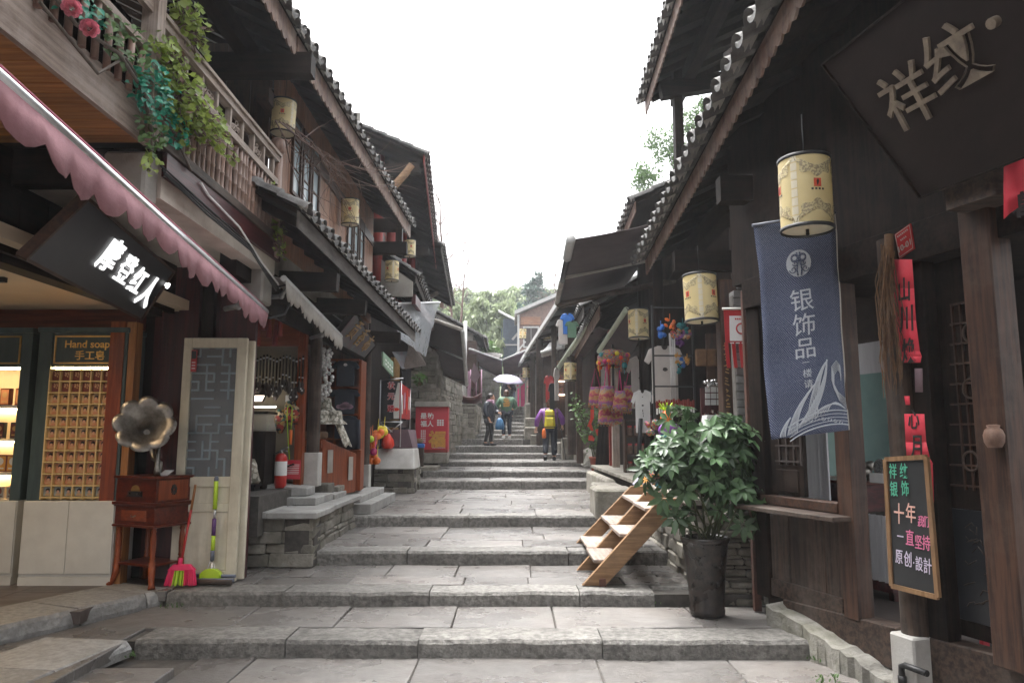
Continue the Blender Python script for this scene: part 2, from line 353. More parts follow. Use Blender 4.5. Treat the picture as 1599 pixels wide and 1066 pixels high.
mat('palegrey', (.48, .48, .47), (.38, .38, .37), .6, None, 5, bump=.1)
mat('greensign', (.25, .36, .25), (.18, .28, .19), .55, None, 9, bump=.1)
mat('orangetape', (.62, .15, .05), (.5, .1, .04), .6)
mat('basket', (.22, .13, .07), (.13, .075, .04), .8, None, 30, (1, 1, 1), .7)
def multicolour(name, scale, cols, rough=.8):
    m, t, p = nodes(name); N = t.nodes.new; L = t.links.new
    tc = N("ShaderNodeTexCoord"); v = N("ShaderNodeTexVoronoi"); v.inputs["Scale"].default_value = scale; L(tc.outputs["Object"], v.inputs["Vector"])
    sp = N("ShaderNodeSeparateColor"); L(v.outputs["Color"], sp.inputs[0]); rp = N("ShaderNodeValToRGB"); rp.color_ramp.interpolation = 'CONSTANT'
    e = rp.color_ramp.elements
    while len(e) < len(cols): e.new(.5)
    for i, c in enumerate(cols): e[i].position = i / len(cols); e[i].color = (*c, 1)
    L(sp.outputs[0], rp.inputs[0]); L(rp.outputs[0], p.inputs["Base Color"]); p.inputs["Roughness"].default_value = rough
    bp = N("ShaderNodeBump"); bp.inputs["Strength"].default_value = .5; bp.inputs["Distance"].default_value = .01; L(v.outputs["Distance"], bp.inputs["Height"]); L(bp.outputs[0], p.inputs["Normal"])
    return m
def banded(name, cols, sc):
    m, t, p = nodes(name); N = t.nodes.new; L = t.links.new
    tc = N("ShaderNodeTexCoord"); sx = N("ShaderNodeSeparateXYZ"); L(tc.outputs["Object"], sx.inputs[0]); n = N("ShaderNodeTexNoise"); n.inputs["Scale"].default_value = 18; n.inputs["Detail"].default_value = 4; L(tc.outputs["Object"], n.inputs["Vector"])
    a = N("ShaderNodeMath"); a.operation = 'MULTIPLY_ADD'; a.inputs[1].default_value = sc; L(sx.outputs[2], a.inputs[0]); L(n.outputs[0], a.inputs[2]); f = N("ShaderNodeMath"); f.operation = 'FRACT'; L(a.outputs[0], f.inputs[0])
    rp = N("ShaderNodeValToRGB"); e = rp.color_ramp.elements
    while len(e) < len(cols): e.new(.5)
    for i, c in enumerate(cols): e[i].position = i / len(cols); e[i].color = (*c, 1)
    L(f.outputs[0], rp.inputs[0]); L(rp.outputs[0], p.inputs["Base Color"]); p.inputs["Roughness"].default_value = .85
    bp = N("ShaderNodeBump"); bp.inputs["Strength"].default_value = .6; bp.inputs["Distance"].default_value = .01; L(n.outputs[0], bp.inputs["Height"]); L(bp.outputs[0], p.inputs["Normal"])
banded('ethnic', [(.30, .04, .10), (.40, .16, .05), (.33, .26, .15), (.20, .07, .24), (.42, .10, .17), (.36, .22, .07), (.25, .03, .06)], 4.5)
multicolour('ethnicfine', 70, [(.35, .03, .05), (.04, .15, .22), (.42, .13, .03), (.32, .05, .14), (.07, .2, .09), (.40, .28, .07)])
multicolour('mask', 26, [(.35, .05, .04), (.45, .28, .10), (.05, .16, .13), (.04, .03, .03), (.5, .4, .25)])
multicolour('beads', 60, [(.03, .03, .03), (.45, .4, .36), (.10, .05, .03), (.06, .05, .05), (.5, .1, .05), (.03, .03, .04)], .4)
multicolour('camo', 24, [(.50, .47, .40), (.30, .27, .21), (.62, .6, .54), (.2, .19, .15)])
def denim():
    m, t, p = nodes('denim'); N = t.nodes.new; L = t.links.new
    tc = N("ShaderNodeTexCoord"); wv = N("ShaderNodeTexWave"); wv.wave_type = 'BANDS'; wv.bands_direction = 'DIAGONAL'; wv.inputs["Scale"].default_value = 32; wv.inputs["Distortion"].default_value = 3.0; wv.inputs["Detail"].default_value = 3
    n = N("ShaderNodeTexNoise"); n.inputs["Scale"].default_value = 130; n.inputs["Detail"].default_value = 3; L(tc.outputs["Object"], wv.inputs[0]); L(tc.outputs["Object"], n.inputs["Vector"])
    ad = N("ShaderNodeMath"); ad.operation = 'MULTIPLY'; L(wv.outputs["Fac"], ad.inputs[0]); L(n.outputs[0], ad.inputs[1])
    rp = N("ShaderNodeValToRGB"); rp.color_ramp.elements[0].color = (.026, .042, .105, 1); rp.color_ramp.elements[0].position = .05; rp.color_ramp.elements[1].color = (.26, .29, .38, 1); rp.color_ramp.elements[1].position = .62
    L(ad.outputs[0], rp.inputs[0]); L(rp.outputs[0], p.inputs["Base Color"]); p.inputs["Roughness"].default_value = .9
denim()
mat('denimprint', (.66, .70, .74), (.50, .55, .62), .9, None, 120, bump=0)
mat('frosted', (.34, .41, .44), (.27, .33, .36), .25, None, 3, bump=.05)
glassy('clearglass', (.75, .82, .82), .22); glassy('windowglass', (.35, .42, .45), .75, .08); glassy('plasticsheet', (.72, .76, .80), .42, .18, 1.0)
glassy('doorglass', (.30, .34, .37), .16, .2)
mat('fret', (.30, .36, .38), (.22, .27, .29), .6, None, 8, bump=.1)
mat('fretback', (.085, .066, .058), (.05, .042, .04), .7, None, 6)
glow('ledwarm', (1, .72, .36), 9); glow('ledwhite', (1, .92, .8), 2.2); glow('signlit', (1, 1, 1), .3); glow('spot', (1, .8, .5), 12); glow('shopglow', (1, .8, .62), 1.3)
# ================================================================ the ground, the stone steps, the hill
g = MB(); g.bb((-300, -60, -.9), (300, 33, -.5)); ST('ground', g, MT['mortar'])
STEPS = [  # front edge of riser, height of its tread, left and right end
    (5.855, .131, -2.87, 2.27), (6.95, .255, -3.15, 1.30), (8.38, .406, -2.24, 2.3), (10.59, .556, -2.32, 1.32), (15.93, .737, -2.12, 2.5),
    (17.2, .882, -2.05, 2.3), (19.6, 1.02, -1.95, 2.2), (21.6, 1.18, -2.4, 1.95), (22.85, 1.39, -2.6, 1.75), (24.2, 1.60, -2.6, .36),
    (25.2, 1.745, -2.6, .40), (26.2, 1.90, -2.6, .43), (27.0, 2.05, -2.6, .44), (28, 2.21, -2.6, .46), (29, 2.37, -2.6, .48), (30, 2.53, -2.6, .50),
    (31, 2.69, -2.6, .55), (32, 2.85, -2.6, .62), (33, 3.01, -2.6, .72)]
pv, kb, ms = MB(), MB(), MB()
rn = random.Random(3)
def slabs(x0, x1, y0, y1, z, rowh=(.5, .95), colw=(.7, 1.5), th=.09, mb=None):
    mb = mb or pv; y = y0
    while y < y1 - .05:
        h = rn.uniform(*rowh)
        if y1 - y - h < .3: h = y1 - y
        x = x0 - rn.uniform(0, .5)
        while x < x1:
            ww = rn.uniform(*colw); a, b = max(x, x0), min(x + ww, x1); x += ww
            if b - a < .12: continue
            gp = .005; zz = [z + rn.uniform(-.011, .004) for _ in range(4)]
            j = lambda: rn.uniform(-.006, .006)
            p = [(a + gp + j(), y + gp + j()), (b - gp + j(), y + gp + j()), (b - gp + j(), y + h - gp + j()), (a + gp + j(), y + h - gp + j())]
            mb.hexa([V(*q, z - th) for q in p] + [V(*q, zz[i]) for i, q in enumerate(p)], rn.uniform(.66, 1.25))
        y += h
def kerbrow(x0, x1, y, z, dep=.34, drop=.2, ln=(.75, 1.45), y2=None, mb=None):
    """a row of separate kerb stones from x0 to x1 whose front stands at y (y2 at the right end)"""
    mb = mb or kb; x = x0; y2 = y if y2 is None else y2
    while x < x1 - .01:
        L = rn.uniform(*ln)
        if x1 - x - L < .4: L = x1 - x
        a, b = x + .004, x + L - .004; t = lambda q: y + (y2 - y) * (q - x0) / (x1 - x0)
        fa, fb = t(a) + rn.uniform(-.012, .012), t(b) + rn.uniform(-.012, .012); za, zb = z + rn.uniform(-.008, .004), z + rn.uniform(-.008, .004)
        n = 9; k = len(mb.v); tint = rn.uniform(.82, 1.15); vs = []
        for i in range(n + 1):      # slightly uneven arris
            q = i / n; X = a + (b - a) * q; F = fa + (fb - fa) * q + rn.uniform(-.011, .008); Z = za + (zb - za) * q + rn.uniform(-.009, .002)
            vs += [V(X, F - .004, z - drop), V(X, F, Z - .028), V(X, F + .018, Z), V(X, t(X) + dep, Z + .001), V(X, t(X) + dep, z - drop)]
        fs = []
        for i in range(n):
            for j in range(4): fs.append((i * 5 + j, i * 5 + j + 5, i * 5 + j + 6, i * 5 + j + 1))
        fs += [(0, 1, 2, 3, 4), tuple(n * 5 + j for j in (4, 3, 2, 1, 0))]
        mb.add(vs, fs, tint); x += L
# street level in front of the first step
slabs(-2.36, 3.2, 2.2, 5.85, 0.0, (.55, .95), (.8, 1.5))
ms.bb((-8, -20, -.4), (8, 5.9, -.02)); slabs(-6, 6, -8, 2.2, -.005, (.8, 1.2), (1, 1.8))
# sunken side slab, lower left
for a, b, tt in ((3.2, 4.25, .95), (4.26, 5.4, 1.05)):
    pv.hexa([V(-3.3, a, -.05), V(-2.37, a, -.05), V(-2.36, b, -.05), V(-3.3, b, -.05), V(-3.3, a, .045), V(-2.37, a, .05), V(-2.36, b, .052), V(-3.3, b, .05)], tt)
for i, (Y, z, xl, xr) in enumerate(STEPS):
    Yn = STEPS[i + 1][0] if i + 1 < len(STEPS) else 46
    pz = STEPS[i - 1][1] if i else 0
    if i == 0:
        kerbrow(xl, xr, Y, z, .36, .2, y2=Y - .08)
    elif i == 1:
        kerbrow(xl, xr, Y, z, .34, .2); kerbrow(xr + .02, 2.6, Y + .24, z - .012, .30, .2, (.5, .8))
    elif i == 2:
        kerbrow(xl, .62, Y, z, .34, .2); kerbrow(.63, 2.6, Y + .05, z - .01, .34, .2)
    else:
        kerbrow(xl, xr, Y, z, .34, .24, (.6, 1.5) if i < 9 else (.5, 1.1))
    ext = -3.3 if i < 2 else (-3.0 if i < 9 else -2.7)
    rr = 2.65 if i < 9 else xr
    slabs(ext, rr, Y + .345, Yn, z - .002, (.45, .9) if i in (3, 4) else (.35, .7), (.6, 1.4))
    if i == 1: slabs(ext, xl, Y, Y + .345, z, (.3, .36))
    ms.bb((ext - .3, Y + .05, z - .5), (rr + .3, Yn + .1, z - .035))
ms.bb((-6, 33.2, 1.5), (8, 60, 2.95))
# kerbed terrace of the shop on the left: two tiers of rough kerb stones running along the street
def kerbline(pts, z, drop, dep, mb, ln=(.5, .8), left=True):
    for a, b in zip(pts[:-1], pts[1:]):
        a, b = V(*a, 0), V(*b, 0); d = (b - a); L = d.length; d.normalize(); nrm = V(-d.y, d.x, 0)  # points to the left of travel
        s = 0
        while s < L - .02:
            l = rn.uniform(*ln)
            if L - s - l < .25: l = L - s
            p, q = a + d * (s + .006), a + d * (s + l - .006); n = 6; vs = []; tint = rn.uniform(.85, 1.15)
            for i in range(n + 1):
                f = p + (q - p) * (i / n); o = rn.uniform(-.008, .008); o2 = rn.uniform(-.012, .008)
                vs += [f + nrm * o2 + V(0, 0, z - drop), f + nrm * (o2 - .012) + V(0, 0, z - drop * .5), f + nrm * (.004 + o) + V(0, 0, z - .03), f + nrm * .03 + V(0, 0, z + rn.uniform(-.006, .002)), f + nrm * dep + V(0, 0, z), f + nrm * dep + V(0, 0, z - drop)]
            fs = [(i * 6 + j, i * 6 + j + 6, i * 6 + j + 7, i * 6 + j + 1) for i in range(n) for j in range(5)] + [tuple(range(6)), tuple(n * 6 + j for j in (5, 4, 3, 2, 1, 0))]
            mb.add(vs, fs, tint); s += l
kw = MB()
kerbline([(-6.2, 0.3), (-3.81, 5.65), (-3.17, 7.10)], .258, .2, .66, kw, (.6, 1.0))
kerbline([(-3.9, 1.5), (-3.06, 4.55), (-2.88, 5.80)], .131, .12, .7, kw, (.5, .8))
sf = MB()
for i in range(10):
    for j in range(6):
        sf.bb((-7.6 + j * .62, 1.0 + i * .66, .2), (-7.6 + j * .62 + .614, 1.0 + i * .66 + .654, .252), rn.uniform(.75, 1.2))
sf.bb((-8, -1, .0), (-3.9, 8.0, .19)); sf.bb((-4.3, 6.2, .15), (-3.5, 8.0, .247)); sf.bb((-3.6, 7.1, .1), (-3.0, 8.4, .249))
ms.bb((-8, -1, -.3), (-3.9, 7, .1)); pv2 = pv
slabs(-4.6, -2.9, 1.0, 6.95, .125, (.6, 1), (.7, 1.2)); ms.bb((-4.8, .5, -.3), (-3.0, 6.9, .1))
ST('pavement', pv, MT['slab'], .006); ST('steps', kb, MT['kerb']); ST('roadbed', ms, MT['mortar'])
ST('terrace_kerb', kw, MT['kerbwhite']); ST('terrace_floor', sf, MT['floortile'])
# the wooded hill that closes the street
hb = MB(); P = []
for i in range(26):
    y = 44 + i * 5.2; row = []
    for j in range(33):
        x = -95 + j * 6; q = min(1, max(0, (y - 46) / 70)); zz = 2.6 + 13 * (q * q * (3 - 2 * q)) + rn.uniform(-.5, .5) * min(1, q * 4) - .02 * abs(x + 4) * q
        row.append(V(x, y, zz))
    P.append(row)
hb.grid(P, flip=True); ST('hill', hb, MT['hill'])
# ================================================================ roofs
def roof(root, name, e0, e1, u, sp=.28, r=.075, seg=.26, tmat='tile', capmat='mortarcap', fas='fascia', fh=.16, scal=.14, raft=0, deckmat='dark_y', rows=True, seed=1, thick=.05, edge=.07, rakes=True):
    """a tiled slope: e0-e1 the eave, u from eave to ridge. Deck, rows of round tiles with plugged ends, scalloped eave board, rafters."""
    q = random.Random(seed); e0, e1, u = Vector(e0), Vector(e1), Vector(u); d = (e1 - e0); L = d.length; d.normalize()
    n = d.cross(u).normalized()
    if n.z < 0: n = -n
    un = u.normalized(); U = u.length; w = MB()
    w.plate(e0, e1, e1 + u, e0 + u, n * thick); deck = part('roof_deck', w, MT[deckmat], root)
    t = MB(); k = max(2, int(L / sp)); up = n
    for i in range(k + 1):
        b = e0 + d * (L * i / k) + n * (thick + .012); ns = max(2, int(U / seg)) if rows else 2; js = q.uniform(-.012, .012)
        vs = []; A = 7
        for s in range(ns + 1):
            for h in (0, 1):
                if s == ns and h: continue
                st = s * U / ns - (edge + js if s == 0 and h == 0 else 0); rr = r * (1.0 if h == 0 else .0)
                rad = r * (1.04 if h == 0 else .90); lift = .012 if h == 0 else -.004
                if h == 1: st = (s + 1) * U / ns - .002
                for a in range(A):
                    an = math.pi * (a / (A - 1)) ; vs.append(b + un * st + d * (math.cos(an) * rad) + up * (math.sin(an) * rad * .95 + lift))
        nr = len(vs) // A; tint = q.uniform(.75, 1.2)
        t.add(vs, [(x * A + a, x * A + a + 1, (x + 1) * A + a + 1, (x + 1) * A + a) for x in range(nr - 1) for a in range(A - 1)], tint, True)
        # plug of mortar in the end
        cp = [b - un * (edge * .55) + d * (math.cos(math.pi * a / 6) * r * .93) + up * (math.sin(math.pi * a / 6) * r * .88) for a in range(7)]
        t.add(cp + [p + un * .05 for p in cp], [tuple(range(7)), tuple(range(13, 6, -1))], q.uniform(.6, 1.15), False, 1)
        # the hanging lip of the trough tile between two rows
        if i < k:
            m0 = b + d * (L / k / 2); wv = []
            for s in (0, 1):
                for a in range(6):
                    an = math.pi * (1 + a / 5); wv.append(m0 + un * (U * s - (edge + .03) * (1 - s)) + d * (math.cos(an) * (L / k / 2 - r * .6)) + up * (math.sin(an) * .035 + .035))
            t.add(wv, [(a, a + 1, a + 7, a + 6) for a in range(5)], q.uniform(.7, 1.15), True)
            wl = [m0 - un * (edge + .03) + d * (math.cos(math.pi * (1 + a / 5)) * (L / k / 2 - r * .6)) + up * (math.sin(math.pi * (1 + a / 5)) * .035 + .035) for a in range(6)]
            t.add(wl + [p - V(0, 0, .045) * (1.2 - abs(a - 2.5) / 5) for a, p in enumerate(wl)], [(a, a + 6, a + 7, a + 1) for a in range(5)], q.uniform(.7, 1.1), False)
    tl = part(name, t, [MT[tmat], MT[capmat]], root)
    if fh:
        f = MB(); m = max(2, int(L / scal)) if scal else 1; o = -un * .02; top = []; bot = []
        for i in range(m):
            for c in range(4):
                a = (i + c / 4) / m; z = .05 * abs(math.sin(math.pi * c / 4)) if scal else 0; p = e0 + d * (L * a) + o
                top.append(p + V(0, 0, .035)); bot.append(p - V(0, 0, fh + z))
        p = e1 + o; top.append(p + V(0, 0, .035)); bot.append(p - V(0, 0, fh))
        nn = len(top); th = un * .025; vs = top + bot + [p + th for p in top] + [p + th for p in bot]
        fs = [(i, i + 1, nn + i + 1, nn + i) for i in range(nn - 1)] + [(2 * nn + i + 1, 2 * nn + i, 3 * nn + i, 3 * nn + i + 1) for i in range(nn - 1)] + [(nn + i, nn + i + 1, 3 * nn + i + 1, 3 * nn + i) for i in range(nn - 1)]
        fs += [(0, nn, 3 * nn, 2 * nn), (nn - 1, 3 * nn - 1, 4 * nn - 1, 2 * nn - 1)]
        f.add(vs, fs); part('eave_board', f, MT[fas], root)
    if raft:
        for i in range(raft):
            b = e0 + d * (L * (i + .5) / raft) - n * .045 + un * .04; x = MB(); x.bar(b, b + un * (U - .08), .07, .085, n); part('rafter', x, MT[deckmat], root)
    return tl
def lathe_post(mb, x, y, z0, z1, r, n=14): mb.lathe([(r * .98, z0), (r, z0 + .3), (r * .97, (z0 + z1) / 2), (r * .92, z1)], (x, y, 0), n=n)
def planks(mb, a, b, z0, z1, w, th, gap=.006, q=rnd, tl=(.75, 1.2)):
    """upright boards from plan point a to b"""
    a, b = V(*a, 0), V(*b, 0); L = (b - a).length; d = (b - a).normalized(); nr = V(d.y, -d.x, 0); s = 0
    while s < L - .01:
        ww = w * q.uniform(.85, 1.15); ww = ww if L - s - ww > .05 else L - s
        p, r_ = a + d * (s + gap / 2), a + d * (s + ww - gap / 2); o = nr * (th + q.uniform(0, .006))
        mb.hexa([p + V(0, 0, z0), r_ + V(0, 0, z0), r_ - o + V(0, 0, z0), p - o + V(0, 0, z0), p + V(0, 0, z1), r_ + V(0, 0, z1), r_ - o + V(0, 0, z1), p - o + V(0, 0, z1)], q.uniform(*tl)); s += ww
def framed(root, name, o, ux, uz, w, h, fw, dp, fm, pane, nx=1, ny=1, bar=.02):
    """a window or door leaf standing at lower corner o: frame with bars, and a pane as its child"""
    o, ux, uz = Vector(o), Vector(ux).normalized(), Vector(uz).normalized(); n = ux.cross(uz).normalized()
    f = MB()
    def rect(x0, x1, z0, z1, d0, d1):
        f.hexa([o + ux * x0 + uz * z0 + n * d1, o + ux * x1 + uz * z0 + n * d1, o + ux * x1 + uz * z0 - n * d0, o + ux * x0 + uz * z0 - n * d0,
                o + ux * x0 + uz * z1 + n * d1, o + ux * x1 + uz * z1 + n * d1, o + ux * x1 + uz * z1 - n * d0, o + ux * x0 + uz * z1 - n * d0])
    rect(0, fw, 0, h, dp, dp); rect(w - fw, w, 0, h, dp, dp); rect(fw, w - fw, 0, fw, dp * .9, dp * .9); rect(fw, w - fw, h - fw, h, dp * .9, dp * .9)
    for i in range(1, nx): x = fw + (w - 2 * fw) * i / nx; rect(x - bar / 2, x + bar / 2, fw, h - fw, dp * .6, dp * .6)
    for i in range(1, ny): z = fw + (h - 2 * fw) * i / ny; rect(fw, w - fw, z - bar / 2, z + bar / 2, dp * .55, dp * .55)
    fr = part(name, f, MT[fm], root)
    g = MB(); a = .004; g.hexa([o + ux * fw + uz * fw + n * a, o + ux * (w - fw) + uz * fw + n * a, o + ux * (w - fw) + uz * fw - n * a, o + ux * fw + uz * fw - n * a,
                                o + ux * fw + uz * (h - fw) + n * a, o + ux * (w - fw) + uz * (h - fw) + n * a, o + ux * (w - fw) + uz * (h - fw) - n * a, o + ux * fw + uz * (h - fw) - n * a])
    part('pane', g, MT[pane], fr); return fr
# ================================================================ LEFT: the open-fronted shop with the balcony
H1 = T('shop_house', 'two storey shop house with white soffit and bamboo railed balcony over a pink awning', 'shop house', (-4.8, 4.8, .25))
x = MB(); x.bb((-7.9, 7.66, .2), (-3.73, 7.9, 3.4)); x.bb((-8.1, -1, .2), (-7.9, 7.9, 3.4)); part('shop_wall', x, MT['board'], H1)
x = MB(); x.bb((-7.9, 1.8, 2.95), (-3.35, 7.66, 3.05)); part('shop_ceiling', x, MT['cream'], H1); x = MB(); planks(x, (-3.46, 1.3), (-3.46, 7.45), 2.9, 3.62, .3, .04); part('shade_boards', x, MT['dark_y'], H1)  # added dark boards stand in for the shaded void above the sign
x = MB(); x.bb((-7.9, 7.46, 2.75), (-3.85, 7.66, 2.947)); part('cornice', x, MT['mahog_x'], H1)
x = MB(); planks(x, (-3.73, 7.6), (-2.67, 7.6), .25, 3.62, .32, .06); part('end_panel', x, MT['maroon_z'], H1)
x = MB(); x.bb((-3.99, 7.25, .25), (-3.85, 7.40, 2.79)); part('post', x, MT['orange_z'], H1)
x = MB(); x.bb((-3.845, 7.28, .25), (-3.75, 7.41, 2.79)); part('post', x, MT['raw_z'], H1)
x = MB(); x.bb((-3.45, 7.53, .25), (-3.24, 7.60, 3.29)); part('post', x, MT['maroon_z'], H1)
x = MB(); x.bb((-3.21, 7.525, .25), (-3.09, 7.60, 3.29)); part('post', x, MT['dark_z'], H1)
x = MB(); x.bb((-3.72, 1.7, 2.86), (-3.56, 7.4, 3.345)); part('beam', x, MT['dark_y'], H1)
x = MB(); x.bb((-3.95, 5.0, 3.40), (-2.47, 7.5, 3.56)); x.bb((-2.65, 5.0, 3.31), (-2.47, 7.5, 3.4)); part('soffit', x, MT['plaster'], H1); x = MB(); x.bb((-3.95, 4.9, 3.37), (-2.8, 4.995, 3.625)); part('cross_beam', x, MT['dark_x'], H1)  # added dark board covers the pale soffit end, standing in for shade
x = MB(); x.bb((-2.75, 7.2, 2.98), (-2.48, 7.49, 3.398)); part('corbel', x, MT['greyplaster'], H1, .02)
x = MB(); x.bb((-2.78, 4.8, 3.243), (-2.49, 5.0, 3.58)); part('corbel', x, MT['greyplaster'], H1, .02)
x = MB()
for i in range(28): x.bb((-4.07, 1.36 + i * .1226, 3.63), (-2.51, 1.36 + i * .1226 + .1175, 3.66), rnd.uniform(.75, 1.2))
part('plank_soffit', x, MT['raw_x'], H1)
x = MB(); x.bb((-2.505, 1.36, 3.61), (-2.47, 4.79, 3.876)); part('edge_board', x, MT['grey_y'], H1)
x = MB(); x.bb((-2.458, 4.97, 3.458), (-2.424, 7.53, 3.63)); part('edge_angle', x, MT['maroon_y'], H1)
x = MB(); planks(x, (-4.4, 7.9), (-4.4, 1.2), 3.66, 6.4, .24, .04); part('upper_wall', x, MT['dark_z'], H1)
x = MB(); planks(x, (-4.4, 7.72), (-2.67, 7.72), 3.6, 6.0, .24, .04); part('gable_wall', x, MT['brown_z'], H1)
x = MB(); x.bb((-4.4, 1.36, 3.665), (-2.51, 4.97, 3.72)); x.bb((-4.4, 4.97, 3.565), (-2.46, 7.5, 3.66)); part('balcony_floor', x, MT['dark_x'], H1)
def beam(root, a, b, w, h, m, name='beam'):
    x = MB(); x.bar(a, b, w, h); return part(name, x, MT[m], root)
beam(H1, (-4.4, 7.0, 5.35), (-2.0, 7.0, 5.35), .16, .22, 'dark_x'); beam(H1, (-4.4, 4.8, 5.35), (-2.0, 4.8, 5.35), .16, .22, 'dark_x'); beam(H1, (-2.7, 1.5, 5.55), (-2.7, 7.2, 5.55), .14, .2, 'dark_y')
# balcony railing: posts, rails, bamboo balusters, carved panels
BX, RT, RB, BY0, BY1 = -2.45, 4.53, 3.71, 4.77, 7.35
bal = MB(); bal.bb((BX - .04, BY0, RT - .06), (BX + .04, BY1, RT)); bal.bb((BX - .06, BY0, RT), (BX + .06, BY1, RT + .03)); railing = part('handrail', bal, MT['grey_y'], H1)
x = MB(); x.bb((BX - .034, BY0, RT - .305), (BX + .034, BY1, RT - .243)); part('rail', x, MT['grey_y'], H1)
x = MB(); x.bb((BX - .04, BY0, RB - .07), (BX + .04, BY1, RB)); part('rail', x, MT['old_y'], H1)
nb = 27
def bamboo_pole(x, y, z0, zt, r0):
    pts = []; rs = []; dx = rnd.uniform(-.012, .012); dy = rnd.uniform(-.018, .018); nn = 4; ph = rnd.uniform(.05, .15)
    for j in range(nn):
        a = z0 + (zt - z0) * (j + ph) / nn
        for o, k in ((-.013, 1), (-.004, 1.18), (.004, 1.18), (.013, .98)): pts.append(a + o); rs.append(r0 * k)
    pts = [z0] + pts + [zt]; rs = [r0] + rs + [r0]
    x.tube([V(BX + dx * (p - z0), y + dy * (p - z0) / .45, p) for p in pts], rs, 8, tint=rnd.uniform(.7, 1.35))
for i in range(nb):
    x = MB(); bamboo_pole(x, BY0 + .09 + (BY1 - BY0 - .16) * i / (nb - 1) + rnd.uniform(-.012, .012), RB, RT - .305, rnd.uniform(.019, .026)); part('baluster', x, MT['bamboorail'], H1)
for i in range(9):
    y = BY0 + .14 + i * .288; x = MB(); x.bb((BX - .024, y - .018, RT - .243), (BX + .024, y + .018, RT - .06)); part('strut', x, MT['grey_z'], H1)
for i in range(4):          # carved scroll between the two rails
    y0 = BY0 + .22 + i * .576; x = MB()
    for k in range(7):
        cx_, cz_, rr = y0 + k * .026, RT - .152 + rnd.uniform(-.035, .035), rnd.uniform(.022, .042)
        x.tube([V(BX, cx_ + rr * (1 - t / 14) * math.cos(t * .7), cz_ + rr * (1 - t / 14) * math.sin(t * .7)) for t in range(11)], .006, 5)
    part('scroll_carving', x, MT['grey_y'], H1)
x = MB(); x.tube([V(BX, 7.38, 3.47), V(BX, 7.38, 4.58)], .056, 12); x.lathe([(.056, 4.58), (.074, 4.60), (.079, 4.67), (.07, 4.72), (.034, 4.75), (0, 4.757)], (BX, 7.38, 0), n=18, fn=lambda r, z, a: (r * (1 + .06 * math.cos(a * 9)), z)); part('newel_post', x, MT['bamboorail'], H1)
x = MB(); x.bb((BX - .055, 4.66, 3.63), (BX + .055, 4.77, 5.0)); part('newel_post', x, MT['grey_z'], H1)
x = MB(); x.bb((BX - .02, 1.5, 4.50), (BX + .02, 4.66, 4.57)); x.bb((BX - .03, 1.5, 4.2), (BX + .03, 4.66, 4.25)); part('handrail', x, MT['grey_y'], H1)
for i in range(14):
    y = 2.9 + i * .13; x = MB(); x.tube([V(BX, y, 3.85), V(BX, y, 4.2)], .023, 7, tint=rnd.uniform(.7, 1.3)); part('baluster', x, MT['bamboorail'], H1)
roof(H1, 'roof_tiles', (-2.24, 1.6, 5.62), (-2.162, 6.88, 5.605), (-3.3, 0, 1.75), .27, .075, fh=.17, raft=14, seed=4)
# pipes and cables under the balcony edge
x = MB(); x.tube([V(-2.41, 5.5, 3.60), V(-2.41, 5.65, 3.55), V(-2.40, 6.3, 3.48), V(-2.40, 6.9, 3.31), V(-2.40, 7.4, 3.21), V(-2.44, 7.6, 3.20)], .009, 7); TM('water_pipe', x, MT['white'], 'thin white water pipe running below the bamboo balcony', 'pipe')
x = MB()
for k, dz in enumerate((0, -.03, -.055)): x.tube([V(-2.43 + .012 * k, 4.9, 3.51 + dz), V(-2.41, 5.65, 3.45 + dz), V(-2.40 + .01 * k, 6.55, 3.39 + dz), V(-2.43, 7.46, 3.2 + dz)], .009, 5)
x.tube([V(-2.43, 7.46, 3.18), V(-2.35, 7.57, 3.23), V(-2.31, 7.57, 3.06), V(-2.33, 7.46, 2.9), V(-2.44, 7.35, 2.84), V(-2.6, 7.29, 2.86)], .012, 6); TM('cable', x, MT['black'], 'bundle of black cables looping down beside the pink awning end', 'cable')
# ---------------------------------------------------------------- LEFT: the long timber house with the pent roof
H2 = T('timber_house', 'long brown plank house with tiled pent roof over two open shops', 'house', (-3.3, 10.2, .6))
a2, b2 = (-2.62, 7.2), (-2.62, 13.2)
x = MB(); planks(x, (-2.62, 13.25), (-2.62, 7.68), 3.7, 5.75, .26, .05); part('upper_wall', x, MT['plank_z'], H2)
x = MB(); planks(x, (-6, 13.3), (-2.62, 13.3), .7, 6.4, .3, .05); part('end_wall', x, MT['brown_z'], H2)
roof(H2, 'roof_tiles', (-2.16, 6.92, 5.60), (-1.93, 13.5, 5.57), (-3.6, 0, 1.9), .27, .078, fh=.17, raft=20, seed=5)
roof(H2, 'pent_tiles', (-2.03, 6.75, 3.74), (-1.80, 13.45, 3.52), (-.82, 0, .42), .255, .08, .21, fh=.13, scal=0, fas='greyfascia', raft=14, seed=6)
for y0, z0, z1 in ((8.2, 4.45, 5.4), (8.62, 4.45, 5.4), (9.04, 4.45, 5.4), (11.1, 4.3, 5.3), (11.55, 4.3, 5.3), (12.0, 4.3, 5.3)):
    framed(H2, 'window', (-2.565, y0, z0), (0, 1, 0), (0, 0, 1), .36, z1 - z0, .04, .03, 'brown_z', 'frosted', 1, 3)
beam(H2, (-2.6, 7.3, 5.2), (-2.6, 13.2, 5.2), .12, .16, 'brown_y'); beam(H2, (-3.6, 13.35, 5.12), (-1.95, 13.35, 5.12), .16, .22, 'dark_x', 'tie_beam'); beam(H2, (-2.1, 13.35, 5.05), (-2.1, 13.35, 5.5), .12, .12, 'brown_z', 'hanging_post')
for yy in (8.1, 9.7, 12.75): beam(H2, (-3.4, yy, 3.42), (-1.95, yy, 3.36), .13, .2, 'dark_x', 'tie_beam')
beam(H2, (-2.68, 6.8, 3.3), (-2.68, 13.2, 3.25), .16, .26, 'dark_y')
